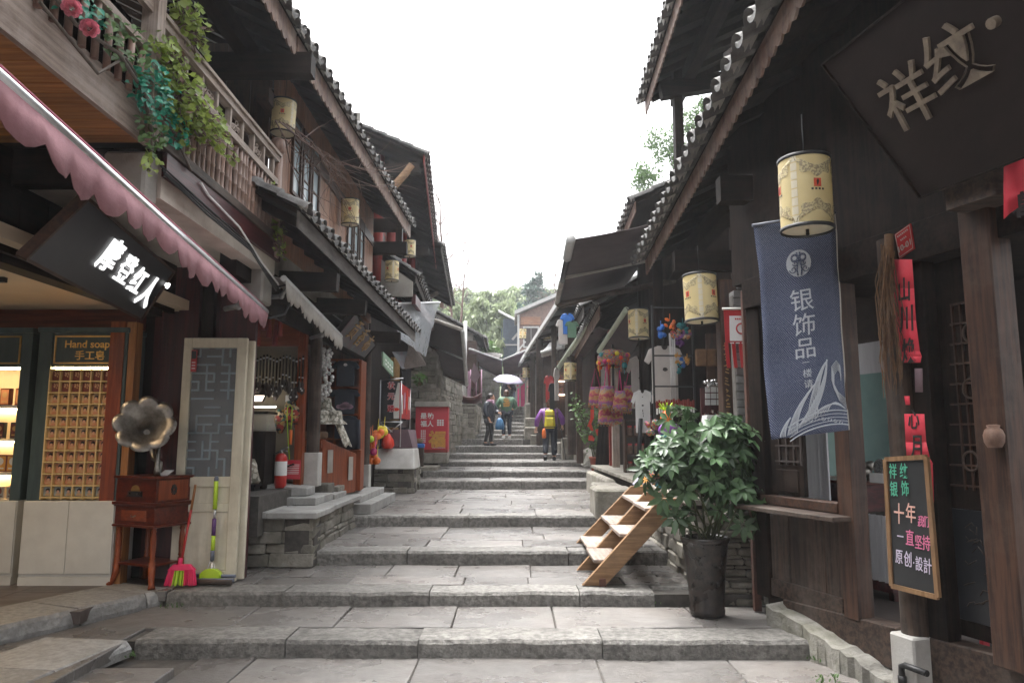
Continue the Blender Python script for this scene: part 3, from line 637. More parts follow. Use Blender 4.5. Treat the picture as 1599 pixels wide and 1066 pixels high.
x = MB(); planks(x, (-2.7, 13.2), (-2.7, 7.7), 2.98, 3.2, .5, .04); part('transom', x, MT['dark_z'], H2)
x = MB(); planks(x, (-2.64, 11.4), (-2.64, 7.6), 3.42, 3.74, .5, .04); part('infill_panel', x, MT['greyplaster'], H2)
for px_, yy, zb in ((-2.6, 9.72, 1.05), (-2.55, 12.9, .78)):
    x = MB(); lathe_post(x, px_, yy, zb + .38, 3.3, .085); po = part('post', x, MT['old_z'], H2)
    x = MB(); x.bb((px_ - .1, yy - .1, zb - .03), (px_ + .1, yy + .1, zb + .40)); part('post_base', x, MT['whitestone'], po, .008)
x = MB(); x.bb((-2.78, 9.5, 1.0), (-2.68, 9.62, 3.2)); part('door_jamb', x, MT['orange_z'], H2)
x = MB(); x.bb((-6.2, 9.62, .9), (-2.74, 9.72, 3.3)); part('partition', x, MT['olive'], H2)
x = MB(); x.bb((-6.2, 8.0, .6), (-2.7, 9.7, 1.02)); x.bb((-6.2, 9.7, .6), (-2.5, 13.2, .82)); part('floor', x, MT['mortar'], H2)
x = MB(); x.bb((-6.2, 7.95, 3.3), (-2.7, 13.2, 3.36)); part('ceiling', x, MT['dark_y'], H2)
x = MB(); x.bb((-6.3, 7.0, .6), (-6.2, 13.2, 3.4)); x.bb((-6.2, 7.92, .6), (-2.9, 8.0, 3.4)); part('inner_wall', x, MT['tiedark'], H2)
# ledges of pale stone and rubble below the shop fronts
def rubble(root, name, a, b, z0, z1, m='rubble', ch=(.06, .15), cw=(.15, .5), dep=.3, seed=1, top=None):
    """a dry stone wall face from plan point a to b, stone by stone"""
    q = random.Random(seed); x = MB(); a, b = V(*a, 0), V(*b, 0); L = (b - a).length; d = (b - a).normalized(); nr = V(d.y, -d.x, 0); z = z0
    while z < z1 - .01:
        h = q.uniform(*ch); h = h if z1 - z - h > .04 else z1 - z; s = -q.uniform(0, .2)
        while s < L:
            ww = q.uniform(*cw); p0, p1 = max(s, 0), min(s + ww, L); s += ww
            if p1 - p0 < .03: continue
            jj = lambda k=.014: q.uniform(-k, k); o = q.uniform(-.02, .022)
            P = [a + d * (p0 + .004 + jj(.005)) + nr * (o + jj()) + V(0, 0, z + .003 + jj(.006)), a + d * (p1 - .004 + jj(.005)) + nr * (o + jj()) + V(0, 0, z + .003 + jj(.006)),
                 a + d * (p1 - .004) - nr * dep + V(0, 0, z + .003), a + d * (p0 + .004) - nr * dep + V(0, 0, z + .003)]
            Q = [a + d * (p0 + .004 + jj(.008)) + nr * (o + jj()) + V(0, 0, z + h - .003 + jj(.006)), a + d * (p1 - .004 + jj(.008)) + nr * (o + jj()) + V(0, 0, z + h - .003 + jj(.006)),
                 a + d * (p1 - .004) - nr * dep + V(0, 0, z + h - .003), a + d * (p0 + .004) - nr * dep + V(0, 0, z + h - .003)]
            x.hexa(P + Q, q.uniform(.65, 1.25))
        z += h
    o = part(name, x, MT[m], root, .012)
    k = MB(); k.hexa([a - nr * .05 + V(0, 0, z0), b - nr * .05 + V(0, 0, z0), b - nr * (dep + .01) + V(0, 0, z0), a - nr * (dep + .01) + V(0, 0, z0)] + [p + V(0, 0, z1 - z0 - .01) for p in (a - nr * .05 + V(0, 0, z0), b - nr * .05 + V(0, 0, z0), b - nr * (dep + .01) + V(0, 0, z0), a - nr * (dep + .01) + V(0, 0, z0))]); part('mortar_core', k, MT['mortar'], root)
    return o
PD = T('stone_podium', 'dry stone podium with pale slab ledges beside the cream door', 'podium', (-2.7, 9, .2))
rubble(PD, 'stone_face', (-3.1, 8.2), (-2.16, 8.2), .25, .77, seed=2); rubble(PD, 'stone_face', (-2.16, 8.22), (-2.22, 10.62), .28, .77, seed=3)
x = MB(); x.bb((-2.9, 8.4, .2), (-2.3, 10.6, .76)); part('core', x, MT['mortar'], PD)
x = MB(); x.bb((-3.1, 8.14, .772), (-2.66, 8.9, .845)); x.bb((-2.655, 8.13, .772), (-2.11, 8.95, .84), 1.06); x.bb((-2.6, 8.955, .772), (-2.15, 10.7, .835), .95); part('ledge_slab', x, MT['ledge'], PD, .008)
x = MB(); x.bb((-3.3, 9.0, .83), (-2.62, 9.62, .93), .95); x.bb((-2.9, 9.03, .836), (-2.36, 9.9, .925), 1.08); x.bb((-2.62, 9.9, .80), (-2.34, 10.6, .90)); part('ledge_slab', x, MT['ledge'], PD, .008)
x = MB(); x.hexa([V(-3.6, 9.05, .93), V(-2.52, 9.2, .93), V(-2.52, 9.6, .93), V(-3.6, 9.6, .93), V(-3.6, 9.05, 1.13), V(-2.52, 9.2, 1.03), V(-2.52, 9.6, 1.03), V(-3.6, 9.6, 1.15)]); part('sloping_slab', x, MT['ledge'], PD, .01)
x = MB(); x.bb((-2.62, 10.75, .55), (-2.02, 13.0, .70)); x.bb((-2.60, 10.9, .70), (-2.2, 12.9, .80), 1.1); part('ledge_slab', x, MT['ledge'], PD, .01)
x = MB(); x.bb((-2.62, 9.95, .9), (-2.44, 10.3, 1.03), .6); x.bb((-2.5, 10.35, .9), (-2.40, 10.75, .97)); part('brick', x, MT['rubble'], PD, .01)
def xf(mb, M): mb.v = [M @ p for p in mb.v]; return mb
def at(loc, rz=0, rx=0, ry=0): return Matrix.Translation(loc) @ Matrix.Rotation(rz, 4, 'Z') @ Matrix.Rotation(ry, 4, 'Y') @ Matrix.Rotation(rx, 4, 'X')
# ================================================================ awnings
def awning(label, f0, f1, w0, w1, vh, cm, name='awning', scal=.22, barm='alu', arms=2, vm=None, wav=.02, rollm=None, seed=1):
    """front bar f0-f1, wall line w0-w1: canopy, scalloped valance, bar, folding arms"""
    q = random.Random(seed); f0, f1, w0, w1 = map(Vector, (f0, f1, w0, w1)); t = T(name, label, 'awning', (f0 + f1 + w0 + w1) / 4)
    P = []
    for i in range(9):
        a = i / 8; P.append([(f0 + (f1 - f0) * a) * (1 - b / 5) + (w0 + (w1 - w0) * a) * (b / 5) + V(0, 0, -.025 * math.sin(math.pi * b / 5) + q.uniform(-.006, .006)) for b in range(6)])
    x = MB(); x.grid(P); o = part('canopy', x, MT[cm], t); so = o.modifiers.new('solid', 'SOLIDIFY'); so.thickness = .006
    L = (f1 - f0).length; d = (f1 - f0).normalized(); nr = V(d.y, -d.x, 0)
    if nr.dot(f0 - w0) < 0: nr = -nr
    if vh:
        n = max(2, int(L / scal)); P = []
        for i in range(n * 5 + 1):
            a = i / (n * 5); p = f0 + (f1 - f0) * a; s = abs(math.sin(math.pi * i / 5)); h = vh * (.72 + .32 * s ** .75) + q.uniform(-.006, .006); wv = wav * math.sin(a * n * 2.1 + 1) + q.uniform(-.008, .008); h *= 1 + .10 * math.sin(a * 23)
            P.append([p + nr * .022 + V(0, 0, -.02), p + nr * (.022 + wv * .4) + V(0, 0, -h * .5), p + nr * (.022 + wv) + V(0, 0, -h)])
        x = MB(); x.grid(P); v = part('valance', x, MT[vm or cm], t); so = v.modifiers.new('solid', 'SOLIDIFY'); so.thickness = .004
    x = MB(); x.tube([f0, f1], .032, 10); part('front_bar', x, MT[barm], t)
    if rollm: x = MB(); x.tube([f0 + V(0, 0, .045) - nr * .02, f1 + V(0, 0, .045) - nr * .02], .022, 8); part('canvas_hem', x, MT[rollm], t)
    for i in range(arms):
        a = (i + .5) / arms if arms > 2 else (.08, .93)[i]; p = f0 + (f1 - f0) * a - V(0, 0, .05) if (f0 - w0).length > .7 else f0 + (f1 - f0) * a; k = w0 + (w1 - w0) * a - V(0, 0, .25); x = MB(); e = (p + k) / 2 + d * .12 * (1 if a < .5 else -1) - V(0, 0, .02); x.tube([p, e], .022, 8); x.tube([e, k], .026, 8); x.ball(e, .035, 8, 5); part('arm', x, MT['steel'], t)
    return t
awning('long faded pink awning with scalloped valance over the shop front', (-1.62, 1.1, 2.90), (-2.47, 7.29, 2.893), (-1.92, 1.1, 3.10), (-2.77, 7.3, 3.10), .19, 'pinkcanvas', rollm='darkpink', scal=.27)
awning('dusty grey short valance awning between the pink awning and the plaque', (-2.31, 7.3, 3.24), (-2.29, 9.75, 2.98), (-2.66, 7.7, 3.42), (-2.66, 9.8, 3.18), .2, 'canvasgrey', barm='palegrey', arms=2, scal=.16, wav=.012)
# ================================================================ tilted name boards
def name_board(label, A, B, Cc, D, pm, fm, words, wm, th=.05, fw=.03, name='shop_sign', cat='sign'):
    """A-B bottom edge from left to right as read, C above B, D above A"""
    A, B, Cc, D = map(Vector, (A, B, Cc, D)); ux = (B - A).normalized(); uy = (D - A); uy = (uy - ux * uy.dot(ux)).normalized(); n = ux.cross(uy).normalized(); Cc = Cc - n * (Cc - A).dot(n); D = D - n * (D - A).dot(n)
    t = T(name, label, cat, (A + B) / 2)
    x = MB(); x.plate(A, B, Cc, D, -n * th); p = part('panel', x, MT[pm], t)
    x = MB(); e = n * .012
    for a, b in ((A, B), (B, Cc), (Cc, D), (D, A)): x.bar(a - n * th * .4, b - n * th * .4, fw, th + .025, n)
    part('frame', x, MT[fm], t)
    x = MB()
    for w_ in words:
        s, u, v, size = w_[:4]; kw_ = w_[4] if len(w_) > 4 else {}
        c = A + (B - A) * u + (D - A) * v + n * .004; text(x, s, c, ux, uy, size, kw_.get('d', .03), kw_.get('b', .02), kw_.get('m', 0), 1, kw_.get('sx', 1), kw_.get('sk', 0))
    part('lettering', x, [MT[k] for k in (wm if isinstance(wm, tuple) else (wm,))], t); return t, ux, uy, n
name_board('charcoal tilted signboard with lit white brush characters under the pink awning', (-3.11, 4.59, 2.78), (-3.46, 6.78, 2.733), (-3.16, 6.89, 3.175), (-2.90, 4.86, 3.265), 'charcoal', 'brown_y',
           [('摩', .38, .60, .29, dict(b=.016, d=.012, sk=.1)), ('登', .55, .56, .27, dict(b=.014, d=.012, sk=.1)), ('红', .70, .52, .26, dict(b=.016, d=.012, sk=.1)), ('人', .85, .46, .31, dict(b=.022, d=.012, sk=.1)), ('®', .95, .72, .08, dict(b=.0))], 'signlit', fw=.022)
# ================================================================ the cream door leaf propped at the shop's corner
def lean(px0, py0): pass
D0 = T('wooden_door', 'cream painted door leaf with fretwork glass propped at the shop corner', 'door', (-3.0, 7.36, .26))
M = at((-3.325, 7.37, .262), 0, R(-.9)); W_, H_ = .64, 2.385
def dpart(name, boxes, m, par=D0, bev=.004):
    x = MB()
    for a, b in boxes: x.bb(a, b)
    return part(name, xf(x, M), MT[m], par, bev)
dpart('frame', [((0, 0, 0), (.085, .05, H_)), ((W_ - .1, 0, 0), (W_, .05, H_)), ((.085, .003, H_ - .1), (W_ - .1, .047, H_)), ((.085, .003, .90), (W_ - .1, .047, 1.0)), ((.085, .003, .66), (W_ - .1, .047, .74)), ((.085, .003, 0), (W_ - .1, .047, .10))], 'doorcream')
dpart('lower_panel', [((.085, .018, .10), (W_ - .1, .03, .66))], 'doorcream'); dpart('upper_panel', [((.085, .018, .74), (W_ - .1, .03, .90))], 'doorcream')
gl = dpart('glass_panel', [((.085, .02, 1.0), (W_ - .1, .024, H_ - .1))], 'doorglass', bev=0)
lat = []; gx0, gx1, gz0, gz1 = .085, W_ - .1, 1.0, H_ - .1
q = random.Random(12)
nx_, nz_ = 6, 15; cw_, ch_ = (gx1 - gx0) / nx_, (gz1 - gz0) / nz_
for j in range(nz_ + 1):
    for i in range(nx_):
        if q.random() < .5 and 0 < j: lat.append(((gx0 + i * cw_ - .008, .027, gz0 + j * ch_ - .009), (gx0 + (i + 1) * cw_ + .008, .04, gz0 + j * ch_ + .009)))
for i in range(1, nx_):
    for j in range(nz_):
        if q.random() < .45: lat.append(((gx0 + i * cw_ - .009, .0275, gz0 + j * ch_ - .008), (gx0 + i * cw_ + .009, .041, gz0 + (j + 1) * ch_ + .008)))
dpart('fretwork', lat, 'fret', gl, 0)
dpart('backing', [((gx0, .042, gz0), (gx1, .048, gz1))], 'fretback', gl, 0)
x = MB(); x.bb((.05, .075, .01), (W_ + .05, .12, H_ - .02)); part('second_leaf', xf(x, M), MT['doorcream'], D0, .004)
# ================================================================ gramophone on its turned stand
GM = T('gramophone', 'brass horn gramophone in a reddish wooden case on turned legs', 'gramophone', (-3.5, 7.2, .256))
M = at((-3.50, 7.32, .256), R(-24)); hw, hd = .265, .20
def gp(name, mb, m, par=GM, bev=0): return part(name, xf(mb, M), MT[m], par, bev)
x = MB(); x.bb((-hw, -hd, .78), (hw, hd, 1.0)); cab = gp('case', x, 'mahog_x')
x = MB(); x.bb((-hw - .025, -hd - .025, 1.0), (hw + .025, hd + .025, 1.025)); x.bb((-hw - .03, -hd - .03, .752), (hw + .03, hd + .03, .78)); x.bb((-hw - .02, -hd - .02, .738), (hw + .02, hd + .02, .752)); gp('moulding', x, 'mahog_x', cab, .004)
x = MB(); x.bb((-hw, -hd, .57), (hw, hd, .738)); lowb = gp('lower_case', x, 'mahog_x'); x = MB(); x.bb((-hw - .025, -hd - .025, .55), (hw + .025, hd + .025, .57)); gp('moulding', x, 'mahog_x', lowb, .004)
x = MB(); x.bb((-.17, -hd - .008, .605), (.17, -hd, .705)); dr = gp('drawer', x, 'orange_x', lowb, .003); x = MB(); x.tube([V(-.03, -hd - .012, .66), V(-.015, -hd - .022, .647), V(.015, -hd - .022, .647), V(.03, -hd - .012, .66)], .005, 6); gp('handle', x, 'brassdark', lowb)
x = MB(); x.bb((hw, -hd + .03, .80), (hw + .006, hd - .03, .985)); gp('side_panel', x, 'orange_z', cab, .002)
x = MB()
for k in range(9):
    a = k * 2 * math.pi / 9; x.tube([V(hw + .009, .035 * math.cos(a + t * .35) * (1 - t / 7), .895 + .05 * math.sin(a + t * .35) * (1 - t / 7)) for t in range(6)], .005, 5)
gp('carved_rosette', x, 'black', cab)
x = MB(); x.prism([V(.0 + .055 * math.cos(math.pi * k / 12), -hd - .012, .885 + .055 * math.sin(math.pi * k / 12)) for k in range(13)], (0, .012, 0)); dial = gp('dial', x, 'gold', cab)
x = MB(); x.bb((-.09, -hd - .02, .84), (.09, -hd, .882)); x.bb((-.10, -hd - .024, .832), (.10, -hd - .002, .842)); 
for s in (-1, 1): x.lathe([(0, 0), (.014, 0), (.014, .012), (0, .012)], (s * .06, -hd - .03, .86), (0, 1, 0), 10)
gp('tuner', x, 'blackmetal', cab)
for sx in (-1, 1):
    for sy in (-1, 1):
        bx_, by_ = sx * (hw - .035), sy * (hd - .035); x = MB()
        x.lathe([(.024, .555), (.027, .54), (.018, .53), (.028, .515), (.018, .50), (.023, .47), (.028, .38), (.022, .28), (.029, .265), (.019, .25), (.03, .235), (.03, .19)], (bx_, by_, 0), n=12)
        x.tube([V(bx_, by_, .19), V(bx_ + sx * .005, by_ + sy * .003, .12), V(bx_ + sx * .03, by_ + sy * .02, .04), V(bx_ + sx * .055, by_ + sy * .035, 0)], [.032, .03, .026, .034], 8); gp('leg', x, 'orange_z')
x = MB(); x.bb((-hw + .02, -hd + .02, .19), (hw - .02, hd - .02, .212)); gp('shelf', x, 'mahog_x', GM, .004)
# horn: eight petals opening towards the street
hc = V(-3.50, 7.06, 1.775); ax = V(.33, -.86, .30).normalized(); base = hc - ax * .27
x = MB(); prof = []
for k in range(15):
    t = k / 14; prof.append((.03 + .235 * t ** 1.9, .30 * t - (.04 * max(0, t - .86) / .14)))
def petal(r, z, a):
    t = max(0, min(1, (r - .03) / .235)); s = abs(math.cos(a * 4)); return r * (1 + .13 * t ** 2 * (s ** .6 - .55)), z + .035 * t ** 3 * (s - .5)
x.lathe(prof, base, ax, 96, fn=petal)
ho = part('horn', x, MT['brassdark'], GM); so = ho.modifiers.new('solid', 'SOLIDIFY'); so.thickness = .004; so.offset = 0
x = MB()
e = base - ax * .03
x.tube([base + ax * .01, e, e + V(-.01, .06, -.05), e + V(.0, .10, -.14), e + V(.05, .06, -.24), V(-3.42, 7.25, 1.40), V(-3.42, 7.25, 1.27)], [.032, .03, .03, .026, .024, .024, .034], 10); part('neck', x, MT['brassdark'], GM)
x = MB(); x.tube([V(-3.40, 7.15, 1.275), V(-3.40, 7.15, 1.35), V(-3.40, 7.15, 1.56)], [.035, .026, .022], 10); part('support', x, MT['brassdark'], GM)
x = MB(); xx = at((-3.33, 7.2, 1.30), R(-24)); x.hexa([V(-.06, -.04, -.015), V(.06, -.04, -.015), V(.055, .04, .03), V(-.065, .04, .03), V(-.06, -.042, -.012), V(.06, -.042, -.012), V(.055, .038, .033), V(-.065, .038, .033)]); TM('paper_note', xf(x, xx), MT['white'], 'folded white paper note lying on the gramophone case', 'paper')
# ================================================================ brooms at the door
b = T('broom', 'broom with pink and lime bristles and red stick leaning on the cream door', 'broom', (-3.16, 7.2, .258))
x = MB(); x.tube([V(-3.15, 7.215, .44), V(-3.115, 7.3, .95)], .0125, 8); part('stick', x, MT['red'], b); x = MB(); x.tube([V(-3.115, 7.3, .95), V(-3.10, 7.335, 1.19)], .0125, 8); part('bare_stick', x, MT['raw_z'], b)
x = MB(); x.hexa([V(-3.26, 7.17, .40), V(-3.0, 7.17, .40), V(-3.0, 7.23, .40), V(-3.26, 7.23, .40), V(-3.21, 7.18, .455), V(-3.05, 7.18, .455), V(-3.05, 7.22, .455), V(-3.21, 7.22, .455)]); x.tube([V(-3.15, 7.2, .45), V(-3.15, 7.21, .51)], .022, 8); part('broom_head', x, MT['hotpink'], b, .005)
for mname, col, (u0, u1) in (('bristles', 'hotpink', (0, .28)), ('bristles', 'lime', (.28, .62)), ('bristles', 'hotpink', (.62, 1))):
    x = MB()
    for k in range(int(150 * (u1 - u0))):
        u = rnd.uniform(u0, u1); yy = rnd.uniform(-.025, .025); p = V(-3.255 + .25 * u, 7.2 + yy, .405); e = V(-3.285 + .31 * u, 7.195 + yy * 1.4 - .015, .262 + rnd.uniform(0, .015)); x.tube([p, (p + e) / 2, e], [.005, .0055, .004], 4, False)
    part(mname, x, MT[col], b, label='lime green bristles' if col == 'lime' else None)
b = T('floor_squeegee', 'lime and purple handled mop wringer standing against the cream door', 'mop', (-2.9, 7.35, .258))
xa = lambda z: V(-2.90 - .055 * (z - .3) * .3, 7.335 + .045 * (z - .3), z)
for z0, z1, col, r_, nm in ((.95, 1.22, 'lime', .021, 'grip'), (.86, .95, 'alu', .013, 'pole'), (.70, .86, 'violet', .02, 'grip'), (.56, .70, 'lime', .019, 'grip'), (.42 + .04, .56, 'bluegrey', .02, 'grip'), (.3, .46, 'alu', .012, 'pole')):
    x = MB(); x.tube([xa(z0), xa(z1)], r_, 10); part(nm, x, MT[col], b)
x = MB(); x.lathe([(.022, 0), (.022, .03), (.012, .05), (0, .05)], xa(1.22), n=10); part('cap', x, MT['bluegrey'], b)
x = MB()
for s in (-1, 1): x.tube([xa(.47) + V(s * .012, -.01, 0), xa(.36) + V(s * .045, -.015, 0), V(-2.90 + s * .05, 7.32, .30)], .004, 5)
x.tube([V(-2.945, 7.325, .36), V(-2.855, 7.325, .36)], .004, 5); part('linkage', x, MT['alu'], b)
x = MB(); x.prism([V(-2.90 + .10 * math.cos(math.pi * k / 10) * (1 if k not in (0, 10) else 1.05), 7.30, .33 + .065 * math.sin(math.pi * k / 10)) for k in range(11)] + [V(-3.005, 7.30, .27), V(-2.795, 7.30, .27)][::1], (0, .05, 0)); x.bb((-3.0, 7.285, .262), (-2.985, 7.30, .35)); x.bb((-2.815, 7.285, .262), (-2.80, 7.30, .35)); part('squeeze_head', x, MT['lime'], b, .003)
x = MB(); x.tube([V(-3.10, 7.34, .325), V(-2.66, 7.31, .325)], .017, 10); x.tube([V(-3.10, 7.30, .293), V(-2.66, 7.28, .293)], .017, 10); part('sponge_roller', x, MT['bluegrey'], b)
x = MB(); x.tube([V(-3.05, 7.24, .285), V(-2.66, 7.21, .285)], .026, 10); TM('mop_pole', x, MT['old_x'], 'thick brown pole lying on the ground before the cream door', 'pole')
# ================================================================ lit display cabinets inside
def cab_frame(label, x0, x1, y0, letters=None):
    t = T('display_cabinet', label, 'cabinet', ((x0 + x1) / 2, y0 + .2, .252))
    x = MB(); x.bb((x0, y0, .33), (x1, y0 + .38, 1.04)); bs = part('base', x, MT['offwhite'], t, .004)
    x = MB(); x.bb((x0 + .005, y0 - .016, .36), ((x0 + x1) / 2 - .002, y0, 1.035)); part('door', x, MT['offwhite'], bs, .003); x = MB(); x.bb(((x0 + x1) / 2 + .002, y0 - .016, .36), (x1 - .005, y0, 1.035)); part('door', x, MT['offwhite'], bs, .003)
    x = MB(); x.bb((x0, y0 - .01, .252), (x1, y0 + .38, .33)); part('plinth', x, MT['offwhite'], t)
    x = MB(); x.bb((x0, y0 + .02, 1.04), (x0 + .13, y0 + .38, 2.68)); x.bb((x1 - .10, y0 + .02, 1.04), (x1, y0 + .38, 2.68)); x.bb((x0 + .13, y0 + .04, 2.34), (x1 - .10, y0 + .38, 2.68)); x.bb((x0 - .01, y0 + .0, 2.68), (x1 + .01, y0 + .38, 2.73)); fr = part('upper_frame', x, MT['teal'], t, .004)
    x = MB(); a, b_, c_, d_ = x0 + .15, x1 - .12, 2.37, 2.65; e = .014
    for p, q_ in (((a, c_), (b_, c_ + e)), ((a, d_ - e), (b_, d_)), ((a, c_ + e), (a + e, d_ - e)), ((b_ - e, c_ + e), (b_, d_ - e))): x.bb((p[0], y0 + .028, p[1]), (q_[0], y0 + .04, q_[1]))
    part('gilt_border', x, MT['gold'], fr)
    if letters:
        x = MB()
        for s, dx, z, sz in letters: text(x, s, ((a + b_) / 2 + dx, y0 + .036, z), (1, 0, 0), (0, 0, 1), sz, .006, .012)
        part('lettering', x, MT['gold'], fr)
    x = MB(); x.bb((x0 + .13, y0 + .36, 1.04), (x1 - .10, y0 + .378, 2.34)); part('back_panel', x, MT['cream'], t)
    x = MB(); x.bb((x0 + .14, y0 + .06, 2.322), (x1 - .11, y0 + .11, 2.338)); part('shelf_light', x, MT['ledwarm'], t); return t
CA = cab_frame('teal cabinet with gilt header and rack of small tins over white doors', -4.70, -3.82, 7.24, [('Hand soap', .02, 2.555, .105), ('手工皂', .05, 2.455, .10)])
x = MB(); rx0, rz0, cw_, ch_ = -4.565, 1.07, .1015, .1125
x.bb((rx0 - .01, 7.33, 1.045), (rx0 + .645, 7.345, 2.315))
for i in range(7): x.bb((rx0 + i * cw_ - .006, 7.255, 1.05), (rx0 + i * cw_ + .006, 7.33, 2.315))
for j in range(12): x.bb((rx0, 7.258, rz0 + j * ch_ - .006), (rx0 + .64, 7.329, rz0 + j * ch_ + .006))
part('tin_rack', x, MT['rackyellow'], CA)
def tin(kind):
    x = MB(); x.bb((-.041, -.012, .006), (.041, .02, .092), m=0)
    def disc(cx_, cz_, rx_, rz_, y, m, n=12): x.prism([V(cx_ + rx_ * math.cos(2 * math.pi * k / n), y, cz_ + rz_ * math.sin(2 * math.pi * k / n)) for k in range(n)], (0, .002, 0), 1, m)
    if kind != 'soapdark':
        x.prism([V(-.026, -.0135, .012), V(.028, -.0135, .012), V(.017, -.0135, .032), V(-.014, -.0135, .034)], (0, .001, 0), 1, 3)
        disc(0, .060, .0195, .022, -.0145, 1); disc(0, .050, .013, .015, -.0165, 2); disc(.004, .072, .018, .010, -.0175, 1)
    else:
        for k in range(7): disc(rnd.uniform(-.03, .03), rnd.uniform(.02, .08), .008, .008, -.0145, rnd.choice((2, 3)), 7)
    return x
KINDS = [('soaptan', 'tan tin with a black haired portrait, rows three to six of the yellow rack'), ('soapgrey', 'grey tin with a black haired portrait in the yellow rack'), ('soaprose', 'rose brown tin with a black haired portrait, low rows of the yellow rack'), ('soapdark', 'dark red floral tin in the two top rows of the yellow rack')]
protos = {}
rowk = ['soapgrey', 'soaprose', 'soaprose', 'soaprose', 'soaprose', 'soaptan', 'soaptan', 'soaptan', 'soaptan', 'soapdark', 'soapdark']
for j in range(11):
    for i in range(6):
        k = rowk[j]; lb = dict(KINDS)[k]; loc = V(rx0 + (i + .5) * cw_, 7.30, rz0 + j * ch_ + .006)
        if k not in protos: o = TM('soap_tin', tin(k), [MT[k], MT['hairdark'], MT['skin'], MT['soaprose' if k == 'soaptan' else 'soaptan']], lb, 'soap tin', 'soap tins in the rack: ' + k[4:], loc=V(0, 0, 0)); protos[k] = o; o.location = loc
        else: dup(protos[k], loc)
CB = cab_frame('teal cabinet with bright shelves of gift boxes at the left edge', -5.9, -4.78, 7.26)
for z in (1.30, 1.63, 1.96):
    x = MB(); x.bb((-5.77, 7.30, z - .02), (-4.88, 7.62, z)); sh = part('shelf', x, MT['offwhite'], CB); x = MB(); x.bb((-5.75, 7.58, z - .035), (-4.9, 7.61, z - .021)); part('shelf_light', x, MT['ledwarm'], sh)
def giftbox(w, h, d, m1, m2, m3):
    x = MB(); x.bb((-w / 2, -d / 2, 0), (w / 2, d / 2, h)); x.bb((-w * .4, -d / 2 - .002, h * .08), (w * .4, -d / 2, h * .92), m=1)
    x.prism([V(w * .26 * math.cos(2 * math.pi * k / 12), -d / 2 - .004, h * .62 + w * .30 * math.sin(2 * math.pi * k / 12)) for k in range(12)], (0, .002, 0), 1, 2); x.bb((-w * .3, -d / 2 - .004, h * .18), (w * .3, -d / 2, h * .26), m=2); return TM('gift_box', x, [MT[m1], MT[m2], MT[m3]], '', 'gift box', loc=V(0, 0, 0))
specs = [(1.965, -5.70, .10, .17, 'mahog_z', 'soaprose', 'soaptan', 'tall brown portrait box on the top shelf, '), (1.635, -5.72, .085, .16, 'black', 'soapdark', 'gold', 'slim black gilt box on the second shelf, '), (1.305, -5.70, .13, .17, 'soapdark', 'amber', 'offwhite', 'wide maroon gold box on the third shelf, '), (1.045, -5.70, .12, .12, 'cream', 'soapgrey', 'soapdark', 'short pale box on the bottom shelf, ')]
posn = ['far left of its row', 'second from the left of its row', 'third from the left of its row', 'third from the right of its row', 'second from the right of its row', 'rightmost of its row']
for z, x0, w_, h_, m1, m2, m3, lb in specs:
    pr = giftbox(w_, h_, .05, m1, m2, m3)
    for i in range(6):
        loc = (x0 + .06 + i * .138 + rnd.uniform(-.008, .008), 7.44 + rnd.uniform(-.02, .02), z)
        if i == 0: pr.location = loc; pr["label"] = lb + posn[0]; pr["group"] = 'gift boxes on the lit shelves'; pr.rotation_euler = (R(-6), 0, 0)
        else: dup(pr, loc, R(rnd.uniform(-9, 9)), lb + posn[i])
x = MB(); x.bb((-7.0, 5.9, 2.905), (-4.15, 5.945, 2.947)); tk = TM('light_track', x, MT['black'], 'black ceiling track in the lit shop holding two spotlights', 'light track')
for px_, nm in ((-4.95, 'nearer the cornice end, left of the two'), (-4.33, 'right of the two')):
    t = T('spotlight', 'small black ceiling spotlight on the track, ' + nm, 'spotlight', (px_, 5.92, 2.86), 'spotlights on the track'); x = MB(); x.tube([V(px_, 5.92, 2.905), V(px_, 5.92, 2.86)], .012, 8); part('stem', x, MT['black'], t)
    x = MB(); x.tube([V(px_ - .02, 5.90, 2.88), V(px_ + .035, 6.0, 2.70)], .038, 12); part('barrel', x, MT['black'], t); x = MB(); x.tube([V(px_ + .0352, 6.0004, 2.6995), V(px_ + .037, 6.004, 2.693)], .03, 12); part('bulb', x, MT['spot'], t)
for k, (x_, y_, e_) in enumerate(((-4.2, 6.3, 14), (-5.3, 5.6, 16), (-5.0, 3.8, 14))):
    l = bpy.data.lights.new('ceiling_lamp', 'SPOT'); l.energy = e_ * .6; l.color = (1, .74, .46); l.spot_size = R(130); l.spot_blend = .8; l.shadow_soft_size = .08; o = bpy.data.objects.new('ceiling_lamp', l); C.objects.link(o); o.location = (x_, y_, 2.88)
x = MB(); x.bb((-3.235, 7.385, 2.30), (-3.18, 7.40, 2.52)); pl = TM('wall_plate', x, MT['redplate'], 'small red and black number plate on the dark post beside the cream door', 'plate')
x = MB(); x.bb((-3.23, 7.381, 2.43), (-3.185, 7.385, 2.51)); part('black_half', x, MT['black'], pl); x = MB()
for z in (2.33, 2.36, 2.39): x.bb((-3.225, 7.382, z), (-3.19, 7.385, z + .008))
part('lettering', x, MT['white'], pl)
